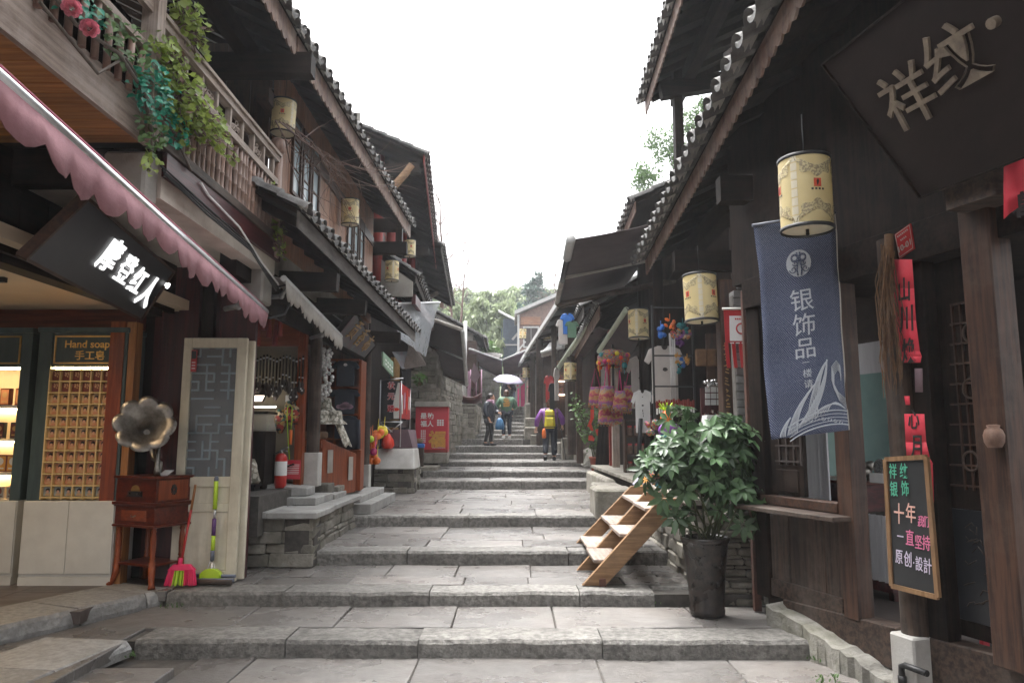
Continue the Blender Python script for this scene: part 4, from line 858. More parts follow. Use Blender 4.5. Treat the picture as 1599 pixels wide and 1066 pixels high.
# ================================================================ lanterns
def lantern():
    t = T('paper_lantern', '', 'lantern', (0, 0, 0), 'cylindrical paper lanterns along the street'); r, h, n = .175, .50, 40
    x = MB(); x.lathe([(r, 0), (r, h * .5), (r, h)], (0, 0, 0), n=n); part('shade', x, MT['paper'], t)
    for z in (0, h): x = MB(); x.lathe([(r + .004, z - .012), (r + .007, z - .006), (r + .007, z + .012), (r - .004, z + .014), (r - .004, z - .012), (r + .004, z - .012)], (0, 0, 0), n=n); part('rim', x, MT['blackmetal'], t)
    for z in (.004, h - .004): x = MB(); x.lathe([(0, z), (r - .004, z)], (0, 0, 0), n=n); part('end_disc', x, MT['papercream'], t)
    x = MB()
    for s in range(8):
        z0, z1 = h * s / 8 + .01, h * (s + 1) / 8 - .002 + .004
        if s == 7: z1 = h - .012
        a0, a1 = R(-97), R(-83); vs = []
        for k in range(5):
            a = a0 + (a1 - a0) * k / 4; vs += [V((r + .0015) * math.cos(a), (r + .0015) * math.sin(a), z0), V((r + .0015) * math.cos(a), (r + .0015) * math.sin(a), z1)]
        x.add(vs, [(2 * k, 2 * k + 2, 2 * k + 3, 2 * k + 1) for k in range(4)], 1, True)
    part('seam_strip', x, MT['papercream'], t)
    def onskin(pts, m, name, off=.002):
        x = MB()
        for poly in pts:
            c = (sum(p[0] for p in poly) / len(poly), sum(p[1] for p in poly) / len(poly)); q_ = [c] + list(poly); k = len(poly); vs = []
            for ring in (0, .2, .4, .6, .8, 1):
                for p in poly: a = c[0] + (p[0] - c[0]) * ring; z = c[1] + (p[1] - c[1]) * ring; vs.append(V((r + off) * math.cos(a), (r + off) * math.sin(a), z))
            x.add(vs, [(j * k + i, j * k + (i + 1) % k, (j + 1) * k + (i + 1) % k, (j + 1) * k + i) for j in range(5) for i in range(k)], 1, True)
        part(name, x, MT[m], t)
    pats = []; seals = []; inks = []
    for ca in (-140, -40, 40, 140):
        a = R(ca)
        for zc, sg in ((.485, -1), (.018, 1)):
            poly = []
            for k in range(25):
                th = math.pi * k / 24; rad = 1 + .10 * math.cos(th * 8); wv = .135 * rad; poly.append((a + math.cos(th) * wv / r, zc + sg * math.sin(th) ** .8 * .145 * rad))
            pats.append(poly)
        seals.append([(a + dx / r, .285 + dz) for dx, dz in ((-.024, -.03), (.026, -.03), (.026, .03), (-.024, .03))])
        for k in range(4): inks.append([(a + (-.042 + k * .024 + dx) / r, .232 + dz) for dx, dz in ((0, 0), (.014, 0), (.014, .014), (0, .014))])
        inks.append([(a + dx / r, .292 + dz) for dx, dz in ((-.004, -.028), (.004, -.026), (.012, .002), (.004, .022), (-.006, .0))])
    for g_ in pats: onskin([g_], 'pattern', 'cloud_pattern')
    for g_ in seals: onskin([g_], 'sealred', 'seal', .003)
    for k in range(4): onskin(inks[k * 5:k * 5 + 5], 'ink', 'lettering', .004)
    x = MB(); x.tube([V(0, 0, h), V(0, 0, h + .35)], .004, 5); part('cord', x, MT['black'], t); x = MB(); x.tube([V(0, 0, .003), V(0, 0, -.02)], .012, 8); x.ball((0, 0, -.03), .014, 8, 5); part('tassel_knob', x, MT['black'], t)
    return t
LP = lantern()
def hang(px, py, Y, dia, label, rz, first=False):
    c = AY(px, py, Y); s = dia / .35; loc = (c.x, c.y, c.z - .25 * s)
    if first: put(LP, loc, rz, s); LP["label"] = label; return LP
    o = dup(LP, loc, rz, label, None, s); o.rotation_euler = (R(rnd.uniform(-3, 3)), R(rnd.uniform(-3, 3)), rz); return o
hang(1258, 305, 4.95, .345, 'largest paper lantern overlapping the blue denim banner', R(-46), True)
hang(1095, 466, 7.7, .345, 'paper lantern under the right eave left of the red pennant', R(-14))
hang(997, 506, 11.2, .31, 'dim paper lantern above the hanging white T-shirts', R(-20))
hang(442, 184, 7.55, .25, 'paper lantern near the bamboo balcony end, behind bare twigs', R(60))
hang(547, 332, 10.6, .26, 'paper lantern below the middle of the long left eave', R(-40))
hang(612, 423, 14.2, .27, 'paper lantern over the curved pent roof end, lowest of the left ones', R(20))
hang(640, 388, 16.6, .26, 'paper lantern hanging beyond the long left eave end', R(70))
hang(622, 301, 18.2, .27, 'paper lantern half hidden behind the long left eave tiles', R(10))
hang(816, 521, 32, .30, 'small far paper lantern before the brick gable house', R(0))
hang(855, 521, 24, .28, 'small paper lantern above the white topped awning', R(40))
hang(822, 582, 30, .30, 'tiny paper lantern low beside the far dark red board', R(0))
hang(890, 580, 17.6, .30, 'small paper lantern left of the narrow white wall', R(0))
# ================================================================ goods in the two open shops of the timber house
BS = T('bookcase', 'tall orange wooden bookcase holding black T-shirts in the second left shop', 'bookcase', (-2.78, 11.8, .82))
bx0, bx1, by, bz0, bz1 = -3.02, -2.40, 11.6, .83, 2.86
for xx_ in (bx0, (bx0 + bx1) / 2 - .06, bx1): x = MB(); x.bb((xx_ - .02, by, bz0), (xx_ + .02, by + .4, bz1)); part('side_board', x, MT['orange_z'], BS)
for z in (bz0 + .02, 1.12, 1.62, 2.0, 2.42, bz1): x = MB(); x.bb((bx0 + .02, by + .004, z - .016), (bx1 - .02, by + .396, z + .016)); part('shelf', x, MT['orange_x'], BS)
x = MB(); x.bb((bx0, by + .38, bz0), (bx1, by + .399, bz1)); part('back_board', x, MT['mahog_z'], BS)
def shirt(w, h, m, pm=None, label='', prints=(), group=None, cat='T-shirt', name='t_shirt'):
    """a short sleeved shirt hanging flat, neck at the origin's top, facing -Y"""
    q = random.Random(len(label)); half = [(.0, -.035), (.09, -.0), (.18, .0), (.42, -.06), (.56, -.27), (.43, -.33), (.35, -.25), (.35, -.6), (.345, -1.0), (0, -1.0)]
    x = MB(); n = 9; front = []
    out = half + [(-a, b) for a, b in half[::-1][1:-1]]
    P3 = [V(a * w, 0, b * h) for a, b in out]
    x.prism([p + V(0, -.018 - .006 * math.sin(p.x * 40), 0) for p in P3][::-1], (0, .036, 0))
    t = T(name, label, cat, (0, 0, 0), group); part('cloth', x, MT[m], t, .006)
    x = MB(); x.prism([V(.085 * w * math.cos(math.pi * k / 8), -.026, -.002 - .07 * h * math.sin(math.pi * k / 8)) for k in range(9)], (0, .004, 0)); part('neckline', x, MT['tiedark'], t)
    if prints:
        x = MB()
        for s, u, v, sz in prints:
            if s == '*': x.prism([V(u * w + sz * (1 + .15 * math.cos(k * 2.5)) * math.cos(k * math.pi / 7), -.028, v * h + sz * .8 * math.sin(k * math.pi / 7)) for k in range(14)][::-1], (0, .004, 0))
            elif s == '|':
                for k in range(3): x.bb((u * w - .008 + k * .006, -.028, v * h - sz * k / 3 - sz * .25), (u * w + .004 + k * .004, -.023, v * h - sz * k / 3))
            else: text(x, s, (u * w, -.028, v * h), (1, 0, 0), (0, 0, 1), sz, .003, .02)
        part('print', x, MT[pm], t)
    return t
put(shirt(.40, .40, 'navy', 'tee', 'black T-shirt with small white print in the top bay of the orange bookcase', [('*', 0, -.16, .03)]), (-2.62, 11.56, 2.84), 0)
put(shirt(.44, .40, 'navy', 'pinkscarf', 'black T-shirt with wide pale print in the middle bay of the orange bookcase', [('*', -.05, -.7, .06), ('*', .05, -.66, .07), ('*', .2, -.7, .05), ('*', -.2, -.7, .04)]), (-2.62, 11.56, 2.40), 0)
put(shirt(.42, .36, 'navy', 'tee', 'plain black T-shirt folded in the bookcase below the patterned ones', []), (-2.62, 11.57, 1.985), 0)
ctr = T('shop_counter', 'orange wooden counter with paper notices under the bucket hats', 'counter', (-2.7, 10.9, .82))
x = MB(); x.hexa([V(-3.2, 10.3, .83), V(-2.62, 10.3, .83), V(-2.36, 11.3, .83), V(-3.2, 11.3, .83), V(-3.2, 10.3, 1.62), V(-2.62, 10.3, 1.62), V(-2.36, 11.3, 1.40), V(-3.2, 11.3, 1.40)]); part('body', x, MT['orange_z'], ctr, .006)
x = MB(); x.bb((-3.22, 10.26, 1.50), (-2.63, 10.3, 1.60)); part('apron', x, MT['orange_x'], ctr)
x = MB(); x.bb((-2.58, 11.42, .84), (-2.32, 11.58, 1.45)); part('low_cabinet', x, MT['orange_z'], ctr, .004)
for (a, b, z0, z1) in (((-2.585, 10.42), (-2.545, 10.55), 1.15, 1.47), ((-2.42, 11.02), (-2.385, 11.14), 1.02, 1.36)):
    x = MB(); x.hexa([V(a[0] + .012, a[1], z0), V(b[0] + .012, b[1], z0), V(b[0] + .006, b[1], z0), V(a[0] + .006, a[1], z0), V(a[0] + .012, a[1], z1), V(b[0] + .012, b[1], z1), V(b[0] + .006, b[1], z1), V(a[0] + .006, a[1], z1)]); part('notice', x, MT['canvasgrey'], ctr)
x = MB(); x.bb((-3.1, 10.3, 1.625), (-2.66, 10.75, 1.73)); TM('basket', x, MT['basket'], 'low woven basket on the orange counter beneath the hats', 'basket', bev=.02)
def hat(m):
    x = MB(); x.lathe([(.0, .13), (.07, .128), (.095, .11), (.105, .02), (.11, .0), (.17, -.06), (.168, -.065), (.105, -.008)], (0, 0, 0), n=22, fn=lambda r, z, a: (r * (1 + .05 * math.sin(a * 3) * (r > .12)), z)); return x
h1 = TM('bucket_hat', hat('camo'), MT['camo'], 'patterned bucket hat on top of the scarf beside the shop post', 'hat', 'bucket hats on the counter', loc=V(0, 0, 0)); h1.location = AY(523, 655, 10.5)
h2 = dup(h1, AY(504, 655, 10.45), .8, 'bucket hat half hidden behind the post with the white base'); h3 = dup(h1, AY(507, 634, 11.2), .3, 'bucket hat higher up in front of the bookcase side')
x = MB(); P = [[AY(524 + 12 * u + 14 * v, 662 + 34 * v + 3 * math.sin(u * 9), 10.5 + .25 * u + .25 * v) for u in (0, .25, .5, .75, 1)] for v in (0, .2, .4, .6, .8, 1)]
x.grid(P); o = TM('scarf', x, MT['camo'], 'pale patterned scarf hanging over the counter corner below the hat', 'scarf'); o.modifiers.new('s', 'SOLIDIFY').thickness = .01
x = MB(); P = [[AY(541 + 20 * u, 655 + 46 * v, 11.3) + V(0, .03 * math.sin(u * 12), 0) for u in (0, .2, .4, .6, .8, 1)] for v in (0, .5, 1)]; x.grid(P); o = TM('cloth_bag', x, MT['navy'], 'dark cloth bag hanging beside the pale scarf', 'bag'); o.modifiers.new('s', 'SOLIDIFY').thickness = .05
# strings of white shells beside the post
sh_ = T('shell_string', 'string of white shell ornaments hanging beside the dark shop post', 'ornament', (0, 0, 0), 'white shell strings'); x = MB()
for k in range(14): x.ball((rnd.uniform(-.03, .03), rnd.uniform(-.03, .03), -.05 * k), (.035, .03, .03), 7, 5, rnd.uniform(.7, 1.1))
part('shells', x, MT['tee'], sh_); x = MB(); x.tube([V(0, 0, -.65), V(0, 0, .12)], .004, 4); part('cord', x, MT['black'], sh_)
for i, (px, py) in enumerate(((502, 545), (510, 548), (517, 546), (507, 556))):
    p = AY(px, py, 10.6 + .07 * i)
    if i == 0: sh_.location = p
    else: dup(sh_, p, i)
# gourd flutes on the wall of the first shop
fl = T('gourd_flute', 'dark gourd flute hanging in a row on the olive wall', 'flute', (0, 0, 0), 'gourd flutes on the olive wall')
x = MB(); x.tube([V(0, 0, 0), V(0, 0, -.34)], .011, 7); part('pipe', x, MT['dark_z'], fl); x = MB(); x.lathe([(0, -.02), (.02, .0), (.036, .03), (.038, .05), (.02, .085), (.026, .11), (.02, .14), (.008, .16), (0, .16)], (0, 0, -.50), n=10); part('gourd', x, MT['tiedark'], fl)
x = MB(); x.lathe([(.013, 0), (.013, .02)], (0, 0, -.05), n=8); x.lathe([(.014, 0), (.014, .018)], (0, 0, -.3), n=8); x.ball((.02, -.03, -.46), .012, 6, 4); part('metal_band', x, MT['alu'], fl)
for i in range(17):
    p = AY(392 + i * 5.1, 556 + 3 * math.sin(i), 9.2 + .1 * (i % 3))
    if i == 0: fl.location = p
    else: dup(fl, p, rnd.uniform(-2, 2), None, None, rnd.uniform(.85, 1.12))
x = MB(); p = AY(428, 492, 9.3); x.bb((p.x - .28, p.y, p.z - .4), (p.x + .33, p.y + .03, p.z + .36)); TM('wall_board', x, MT['orange_x'], 'orange wooden board high on the wall above the flutes', 'board', bev=.005)
tas = T('tassel', 'dark red hanging tassel in front of the orange wall board', 'tassel', (0, 0, 0), 'dark red tassels'); x = MB(); x.tube([V(0, 0, .1), V(0, 0, -.05)], .008, 5); x.lathe([(.0, -.03), (.025, -.05), (.022, -.08), (.034, -.3), (.03, -.31), (0, -.30)], (0, 0, 0), n=9); part('fringe', x, MT['redp_z'], tas)
for i, (px, py) in enumerate(((404, 500), (421, 488), (431, 500), (413, 476), (438, 486))):
    p = AY(px, py, 8.9)
    if i == 0: tas.location = p
    else: dup(tas, p, i)
lb = T('light_box', 'tilted white lit menu panel at the shop edge beside the door', 'light box', AY(405, 628, 9.0)); a, b_, c_, d_ = AY(386, 627, 9.0), AY(410, 627, 9.0), AY(416, 614, 9.15), AY(386, 614, 9.15); x = MB(); x.plate(a, b_, c_, d_, (0, .04, .0)); part('housing', x, MT['black'], lb)
x = MB(); x.plate(a + V(.01, -.006, .008), b_ + V(-.01, -.006, .008), c_ + V(-.012, -.006, -.008), d_ + V(.01, -.006, -.008), (0, .005, 0)); part('lit_face', x, MT['shopglow'], lb)
vc = T('glass_showcase', 'dark showcase with lit glass top beside the olive wall', 'showcase', (-3.4, 9.15, 1.02)); p0, p1 = AY(384, 744, 9.0), AY(412, 744, 9.0)
x = MB(); x.bb((p0.x - .4, 9.0, 1.03), (p1.x, 9.4, 1.72)); part('cabinet', x, MT['dark_z'], vc, .004); x = MB(); x.bb((p0.x - .4, 9.0, 1.725), (p1.x, 9.4, 1.93)); part('glass', x, MT['clearglass'], vc); x = MB(); x.bb((p0.x - .4, 9.02, 1.93), (p1.x + .01, 9.4, 1.96)); part('top_rim', x, MT['blackmetal'], vc)
x = MB(); x.bb((p0.x - .3, 9.3, 2.02), (p1.x, 9.36, 2.035)); part('strip_light', x, MT['ledwhite'], vc)
# carved masks
mk = T('carved_mask', '', 'mask', (0, 0, 0), 'painted masks on the olive wall'); x = MB(); x.lathe([(0, .32), (.05, .31), (.075, .25), (.08, .17), (.06, .08), (.03, .01), (0, 0)], (0, 0, 0), n=14, fn=lambda r, z, a: (r * (1 if math.sin(a) < .2 else .35), z)); part('face', x, MT['mask'], mk)
x = MB(); x.prism([V(-.01, -.075, .16), V(.01, -.075, .16), V(.02, -.085, .09), V(-.02, -.085, .09)], (0, .03, 0)); part('nose', x, MT['mask'], mk); x = MB()
for s in (-1, 1): x.ball((s * .033, -.066, .165), (.018, .012, .008), 8, 4)
x.ball((0, -.063, .055), (.022, .014, .01), 8, 4); part('eyes', x, MT['black'], mk)
for i, (px, py, lb_) in enumerate(((437, 677, 'painted mask nearest the red extinguishers, lowest of three'), (452, 664, 'painted mask hidden behind the yellow cord'), (463, 668, 'painted mask nearest the orange door jamb'))):
    p = AY(px, py, 9.56)
    if i == 0: put(mk, p); mk["label"] = lb_
    else: dup(mk, p, .1 * i, lb_)
x = MB(); c = AY(451, 622, 9.6); x.bb((c.x - .045, 9.6, c.z - .045), (c.x + .045, 9.618, c.z + .045)); TM('wall_socket', x, MT['white'], 'square white socket plate on the olive wall', 'socket', bev=.004)
mg = T('orange_handle_cord', 'orange handle hanging on a yellow green cord before the masks', 'hanging tool', AY(453, 675, 9.45)); x = MB(); x.tube([AY(px, py, 9.45) for px, py in ((452, 717), (450, 690), (448, 650), (449, 636), (453, 631), (456, 636), (456, 655), (454, 672))], .006, 6); part('cord', x, MT['lime'], mg)
x = MB(); x.tube([AY(454.5, 671, 9.45), AY(453.5, 694, 9.45)], .019, 10); part('handle', x, MT['mandarin'], mg)
fe = T('fire_extinguisher', '', 'extinguisher', (0, 0, 0), 'red fire extinguishers'); x = MB(); x.lathe([(0, 0), (.062, 0), (.068, .012), (.068, .33), (.055, .37), (.025, .39), (0, .39)], (0, 0, 0), n=20); part('cylinder', x, MT['red'], fe)
x = MB(); x.lathe([(.0695, .14), (.0695, .30)], (0, 0, 0), n=20); part('paper_label', x, MT['white'], fe); x = MB(); x.tube([V(0, 0, .38), V(0, 0, .43)], .02, 8); x.bar((0, .0, .43), (.09, -.02, .46), .018, .012); x.bar((0, 0, .42), (.08, -.02, .415), .018, .012); part('valve', x, MT['steel'], fe)
x = MB(); x.tube([V(-.02, 0, .41), V(-.09, -.01, .38), V(-.085, -.02, .2), V(-.08, -.02, .06)], .009, 7); part('hose', x, MT['black'], fe)
f1 = AZ(421, 745, 1.04); put(fe, (f1.x, 9.28, 1.03), .3, 1.05); fe["label"] = 'red fire extinguisher with raised handle, left of the pair'; f2 = AY(438, 745, 9.2); dup(fe, (f2.x, 9.2, 1.03), -.2, 'red fire extinguisher with broad white label, right of the pair', None, 1.08)
rs = T('notice_board', 'small red notice standing behind the extinguishers', 'notice', AY(455, 746, 9.5)); a, b_, c_, d_ = AY(436, 747, 9.45), AY(468, 748, 9.45), AY(470, 718, 9.5), AY(441, 718, 9.5); x = MB(); x.plate(a, b_, c_, d_, (0, .012, 0)); part('panel', x, MT['posterred'], rs); x = MB()
for i in range(6): z = a.z + .06 + i * .022; x.bb((a.x + .09, a.y + .0, z), (a.x + .24, a.y + .004, z + .006))
x.v = [p + V(0, -.004 + (p.z - a.z) * .2, 0) for p in x.v]; part('lettering', x, MT['white'], rs); x = MB(); x.bar(AY(448, 728, 9.44), AY(459, 724, 9.44), .03, .02); part('clip', x, MT['black'], rs)
x = MB(); q = random.Random(3); P = []; c = AY(390, 726, 8.9)
x.lathe([(0, .30), (.05, .29), (.09, .22), (.10, .12), (.12, .03), (.1, 0), (0, 0)], (c.x, c.y, 1.10), n=14, fn=lambda r, z, a: (r * (1 + .12 * math.sin(3 * a + z * 20)), z)); TM('cloth_bundle', x, MT['camo'], 'white and blue patterned cloth bundle on a small stand near the door', 'cloth')
x = MB(); x.bb((c.x - .2, c.y - .12, 1.07), (c.x + .12, c.y + .12, 1.095)); x.bb((c.x - .2, c.y - .1, 1.02), (c.x + .1, c.y + .1, 1.07)); TM('display_stand', x, MT['charcoal'], 'low dark stand carrying the patterned cloth bundle', 'stand')
# weathered plaque
name_board('weathered grey plaque with gold brush characters under the pent roof', (-2.56, 10.4, 3.0), (-2.5, 12.4, 2.965), (-2.33, 12.45, 3.21), (-2.24, 10.4, 3.43), 'plaquebase', 'dark_y', [('贡', .26, .58, .36, dict(b=.004, d=.015, sk=.25)), ('香', .52, .52, .36, dict(b=.004, d=.015, sk=.25)), ('布', .78, .46, .34, dict(b=.004, d=.015, sk=.25))], 'goldpaint')
# ================================================================ snack stall, poster box and what hangs about them
SB = T('stone_plinth', 'rubble plinth with white stone cap carrying the snack stall', 'plinth', (-2.2, 15.2, .57))
rubble(SB, 'rubble_face', (-2.75, 14.75), (-1.93, 14.75), .55, 1.02, seed=8, ch=(.1, .18)); rubble(SB, 'rubble_side', (-1.94, 14.76), (-1.98, 16.2), .55, 1.02, seed=9)
x = MB(); x.hexa([V(-2.7, 14.6, 1.02), V(-1.90, 14.6, 1.02), V(-1.95, 15.9, 1.02), V(-2.7, 15.9, 1.02), V(-2.7, 14.85, 1.42), V(-1.95, 14.85, 1.42), V(-2.0, 15.9, 1.42), V(-2.7, 15.9, 1.42)]); part('cap', x, MT['whitestone'], SB, .02)
x = MB(); x.bb((-2.7, 14.95, .5), (-2.02, 16.2, 1.03)); part('core', x, MT['mortar'], SB)
SK = T('snack_stall', 'glazed snack stall with red vertical characters on its dark glass', 'stall', (-2.35, 15.2, 1.42))
x = MB(); x.bb((-2.66, 14.9, 2.0), (-2.26, 14.93, 2.78)); part('dark_glass', x, MT['charcoal'], SK); x = MB(); x.hexa([V(-2.27, 14.895, 2.02), V(-2.255, 14.895, 2.02), V(-2.19, 15.9, 2.02), V(-2.21, 15.9, 2.02), V(-2.27, 14.895, 2.74), V(-2.255, 14.895, 2.74), V(-2.19, 15.9, 2.66), V(-2.21, 15.9, 2.66)]); part('red_side', x, MT['redplate'], SK)
for k in range(4): x = MB(); y_ = 15.0 + k * .22; xx_ = -2.255 + (y_ - 14.895) * .065 + .014; x.bb((xx_ - .004, y_, 2.12 + .1 * (k % 2)), (xx_, y_ + .13, 2.5 + .06 * (k % 3))); part('picture', x, MT[('offwhite', 'pinkscarf', 'tomato', 'offwhite')[k]], SK)
x = MB(); x.prism([V(-2.38, 14.888, 2.02), V(-2.27, 14.888, 2.02), V(-2.27, 14.888, 2.74), V(-2.31, 14.888, 2.74), V(-2.40, 14.888, 2.3)], (0, .008, 0)); part('pale_strip', x, MT['offwhite'], SK)
for nm, m_, bo, off in (('letter_outline', 'white', .055, .004), ('lettering', 'posterred', .01, .009)):
    x = MB()
    for s, z in (('状', 2.68), ('元', 2.46), ('蹄', 2.22)): text(x, s, (-2.44, 14.888 - off, z), (1, 0, 0), (0, 0, 1), .15, .004, bo)
    part(nm, x, MT[m_], SK)
x = MB(); x.ball((-2.33, 14.885, 2.2), (.06, .005, .035), 10, 5); part('picture', x, MT['tomato'], SK)
for a, b_ in (((-2.66, 14.89, 1.95), (-2.2, 14.89, 1.95)), ((-2.66, 14.89, 1.95), (-2.4, 14.89, 1.75)), ((-2.2, 14.89, 1.95), (-2.45, 14.89, 1.75)), ((-2.66, 14.89, 2.79), (-2.2, 14.89, 2.83)), ((-2.66, 14.89, 1.45), (-2.66, 14.89, 2.8)), ((-2.19, 15.9, 1.45), (-2.19, 15.9, 2.66)), ((-2.24, 14.9, 1.45), (-2.24, 14.9, 2.78))): x = MB(); x.tube([a, b_], .012, 6); part('bar', x, MT['alu'], SK)
x = MB(); x.bb((-2.6, 14.95, 1.85), (-2.24, 15.8, 1.99)); part('tray', x, MT['blackmetal'], SK)
x = MB(); x.hexa([V(-2.5, 14.92, 1.43), V(-1.99, 14.92, 1.43), V(-2.0, 15.8, 1.43), V(-2.5, 15.8, 1.43), V(-2.5, 14.96, 1.8), V(-2.1, 14.96, 1.8), V(-2.05, 15.8, 1.8), V(-2.5, 15.8, 1.8)]); part('covered_base', x, MT['canvasmauve'], SK)
def bag(cols, n, sp, m=None):
    x = MB(); q = random.Random(n + int(sp * 100))
    for k in range(n): x.ball((q.uniform(-sp, sp), q.uniform(-sp * .6, sp * .6), q.uniform(-sp * 1.2, sp * .4)), q.uniform(.055, .07), 9, 6, q.uniform(.85, 1.1), 0)
    x.tube([V(0, 0, sp * .5), V(0, 0, sp * .8), V(.01, 0, sp + .18)], [.03, .008, .004], 7, True, 1, 1); return x
for px, py, Y, m_, m2, n, sp, lb_ in ((578, 690, 13.4, 'mandarin', 'orangetape', 7, .10, 'net bag of orange fruit hanging leftmost on the post'), (590, 676, 13.3, 'mandarin', 'lemon', 5, .08, 'net bag of orange fruit tied with yellow string'), (600, 672, 13.5, 'lemon', 'lemon', 4, .075, 'net bag of yellow fruit nearest the stall'),
                                      (581, 684, 13.1, 'lime', 'mandarin', 2, .05, 'single lime green fruit bag in front of the orange ones'), (586, 700, 13.2, 'magenta', 'pink', 2, .06, 'magenta fruit bag hanging between orange clusters'), (579, 714, 13.3, 'mandarin', 'mandarin', 5, .085, 'lowest cluster of orange fruit on the post'), (589, 715, 13.2, 'mandarin', 'lemon', 3, .05, 'small lowest orange fruit bag with yellow tie')):
    TM('fruit_bag', bag(None, n, sp), [MT[m_], MT[m2]], lb_, 'fruit bag', 'fruit bags hanging on the post', loc=V(0, 0, 0)).location = AY(px, py, Y)
x = MB(); x.lathe([(0, 0), (.09, 0), (.125, .06), (.115, .17), (.07, .24), (.03, .30), (0, .30)], (-2.47, 14.78, 1.42), n=18, fn=lambda r, z, a: (r * (1 + .06 * math.sin(a * 5 + z * 30)), z)); TM('net_sack', x, MT['tomato'], 'bright red net sack sitting on the white plinth cap', 'sack')
PB = T('poster_box', 'red poster box with white and gold characters and grey roof', 'poster box', (-2.0, 18.7, 1.25)); X0, X1, Z0, Z1 = -2.41, -1.60, 1.28, 2.40
x = MB(); x.bb((X0, 18.5, Z0), (X1, 18.9, Z1)); part('body', x, MT['posterred'], PB, .006); x = MB(); x.bb((X0 - .02, 18.4, Z1), (X1 + .03, 19.0, Z1 + .13)); part('roof', x, MT['canvasgrey'], PB, .01); x = MB(); x.bb((X0, 18.48, Z0 - .01), (X1, 18.5, Z0 + .06)); part('bottom_rail', x, MT['redp_x'], PB)
x = MB()
for s, u, z, sz in (('是', .20, 2.17, .16), ('助', .41, 2.17, .16), ('福', .20, 1.98, .16), ('人', .41, 1.98, .16)): text(x, s, (X0 + (X1 - X0) * u + .04, 18.495, z), (1, 0, 0), (0, 0, 1), sz, .004, .018)
for i in range(3):
    for k in range(7): x.bb((X0 + .14 + i * .045, 18.49, 1.52 + k * .045), (X0 + .165 + i * .045, 18.495, 1.55 + k * .045))
x.bb((X0 + .42, 18.49, Z0 + .10), (X1 - .06, 18.495, Z0 + .112))
for i in range(3):
    for k in range(3): x.bb((X0 + .54 + i * .06, 18.49, 1.93 + k * .055), (X0 + .585 + i * .06, 18.495, 1.97 + k * .055))
part('lettering', x, MT['white'], PB); x = MB(); text(x, '福', (X1 - .27, 18.488, 1.60), (1, 0, 0), (0, 0, 1), .42, .012, .045); part('gold_character', x, MT['amber'], PB)
x = MB(); x.bb((-2.45, 18.35, 1.0), (-1.95, 19.0, 1.25)); x.bb((-1.94, 18.4, 1.0), (-1.6, 19.0, 1.26)); x.bb((-2.6, 17.3, .85), (-1.75, 18.3, .97)); TM('stone_bench', x, MT['rubble'], 'low stone blocks under the red poster box', 'stone', bev=.02)
x = MB(); c = AY(655, 692, 17.5); x.bb((c.x - .16, c.y - .12, c.z - .1), (c.x + .12, c.y + .12, c.z)); TM('plastic_crate', x, MT['blue'], 'bright blue plastic tub at the corner of the poster box', 'tub', bev=.02)
x = MB(); x.ball((c.x - .02, c.y, c.z + .05), (.12, .1, .07), 10, 6); TM('fruit_heap', x, MT['basket'], 'brown heap of fruit in the blue tub', 'fruit'); x = MB(); x.bb((c.x - .18, c.y - .1, .95), (c.x + .1, c.y + .1, c.z - .1)); TM('tub_stand', x, MT['old_x'], 'dark wooden stand under the blue tub', 'stand')
gs = T('hanging_sign', 'pale green hanging sign beside the stall glass', 'sign', AY(604, 590, 14.2)); a, b_, c_, d_ = AY(596, 570, 13.9), AY(612, 588, 14.8), AY(612, 565, 14.8), AY(596, 549, 13.9); x = MB(); x.plate(a, b_, c_, d_, (.03, 0, 0)); part('board', x, MT['greensign'], gs); x = MB()
for k in range(4):
    for j in range(2): p = a + (b_ - a) * (.2 + k * .2) + (d_ - a) * (.3 + j * .3) + V(.03, 0, 0); x.bar(p, p + (b_ - a) * .1, .01, .03)
part('lettering', x, MT['white'], gs)
pq = T('hanging_sign', 'weathered brown plaque hanging below the plastic sheet', 'sign', AY(645, 565, 16)); x = MB(); x.plate(AY(628, 576, 15.6), AY(655, 568, 16.4), AY(650, 548, 16.2), AY(612, 549, 15.4), (.0, .05, .0)); part('board', x, MT['plaquebase'], pq); x = MB(); x.plate(AY(629, 577, 15.65), AY(666, 570, 16.5), AY(655, 549, 16.5), AY(640, 535, 16.0), (.0, .05, 0)); part('second_board', x, MT['old_x'], pq)
x = MB(); cs = [AY(608, 474, 14.2), AY(686, 473, 16.3), AY(664, 557, 16.3), AY(624, 528, 14.6)]; P = []
for i in range(9):
    a = i / 8; P.append([(cs[0] * (1 - a) + cs[1] * a) * (1 - b / 8) + (cs[3] * (1 - a) + cs[2] * a) * (b / 8) + V(rnd.uniform(-.02, .02), rnd.uniform(-.05, .05), rnd.uniform(-.02, .02) * (b > 0)) for b in range(9)])
x.grid(P); TM('plastic_sheet', x, MT['plasticsheet'], 'crumpled translucent plastic sheet hung from the pent roof end', 'plastic sheet')
x = MB(); x.tube([AY(606, 474, 14.2), AY(687, 472, 16.3)], .02, 7); TM('sheet_pole', x, MT['alu'], 'thin metal pole along the top of the plastic sheet', 'pole')
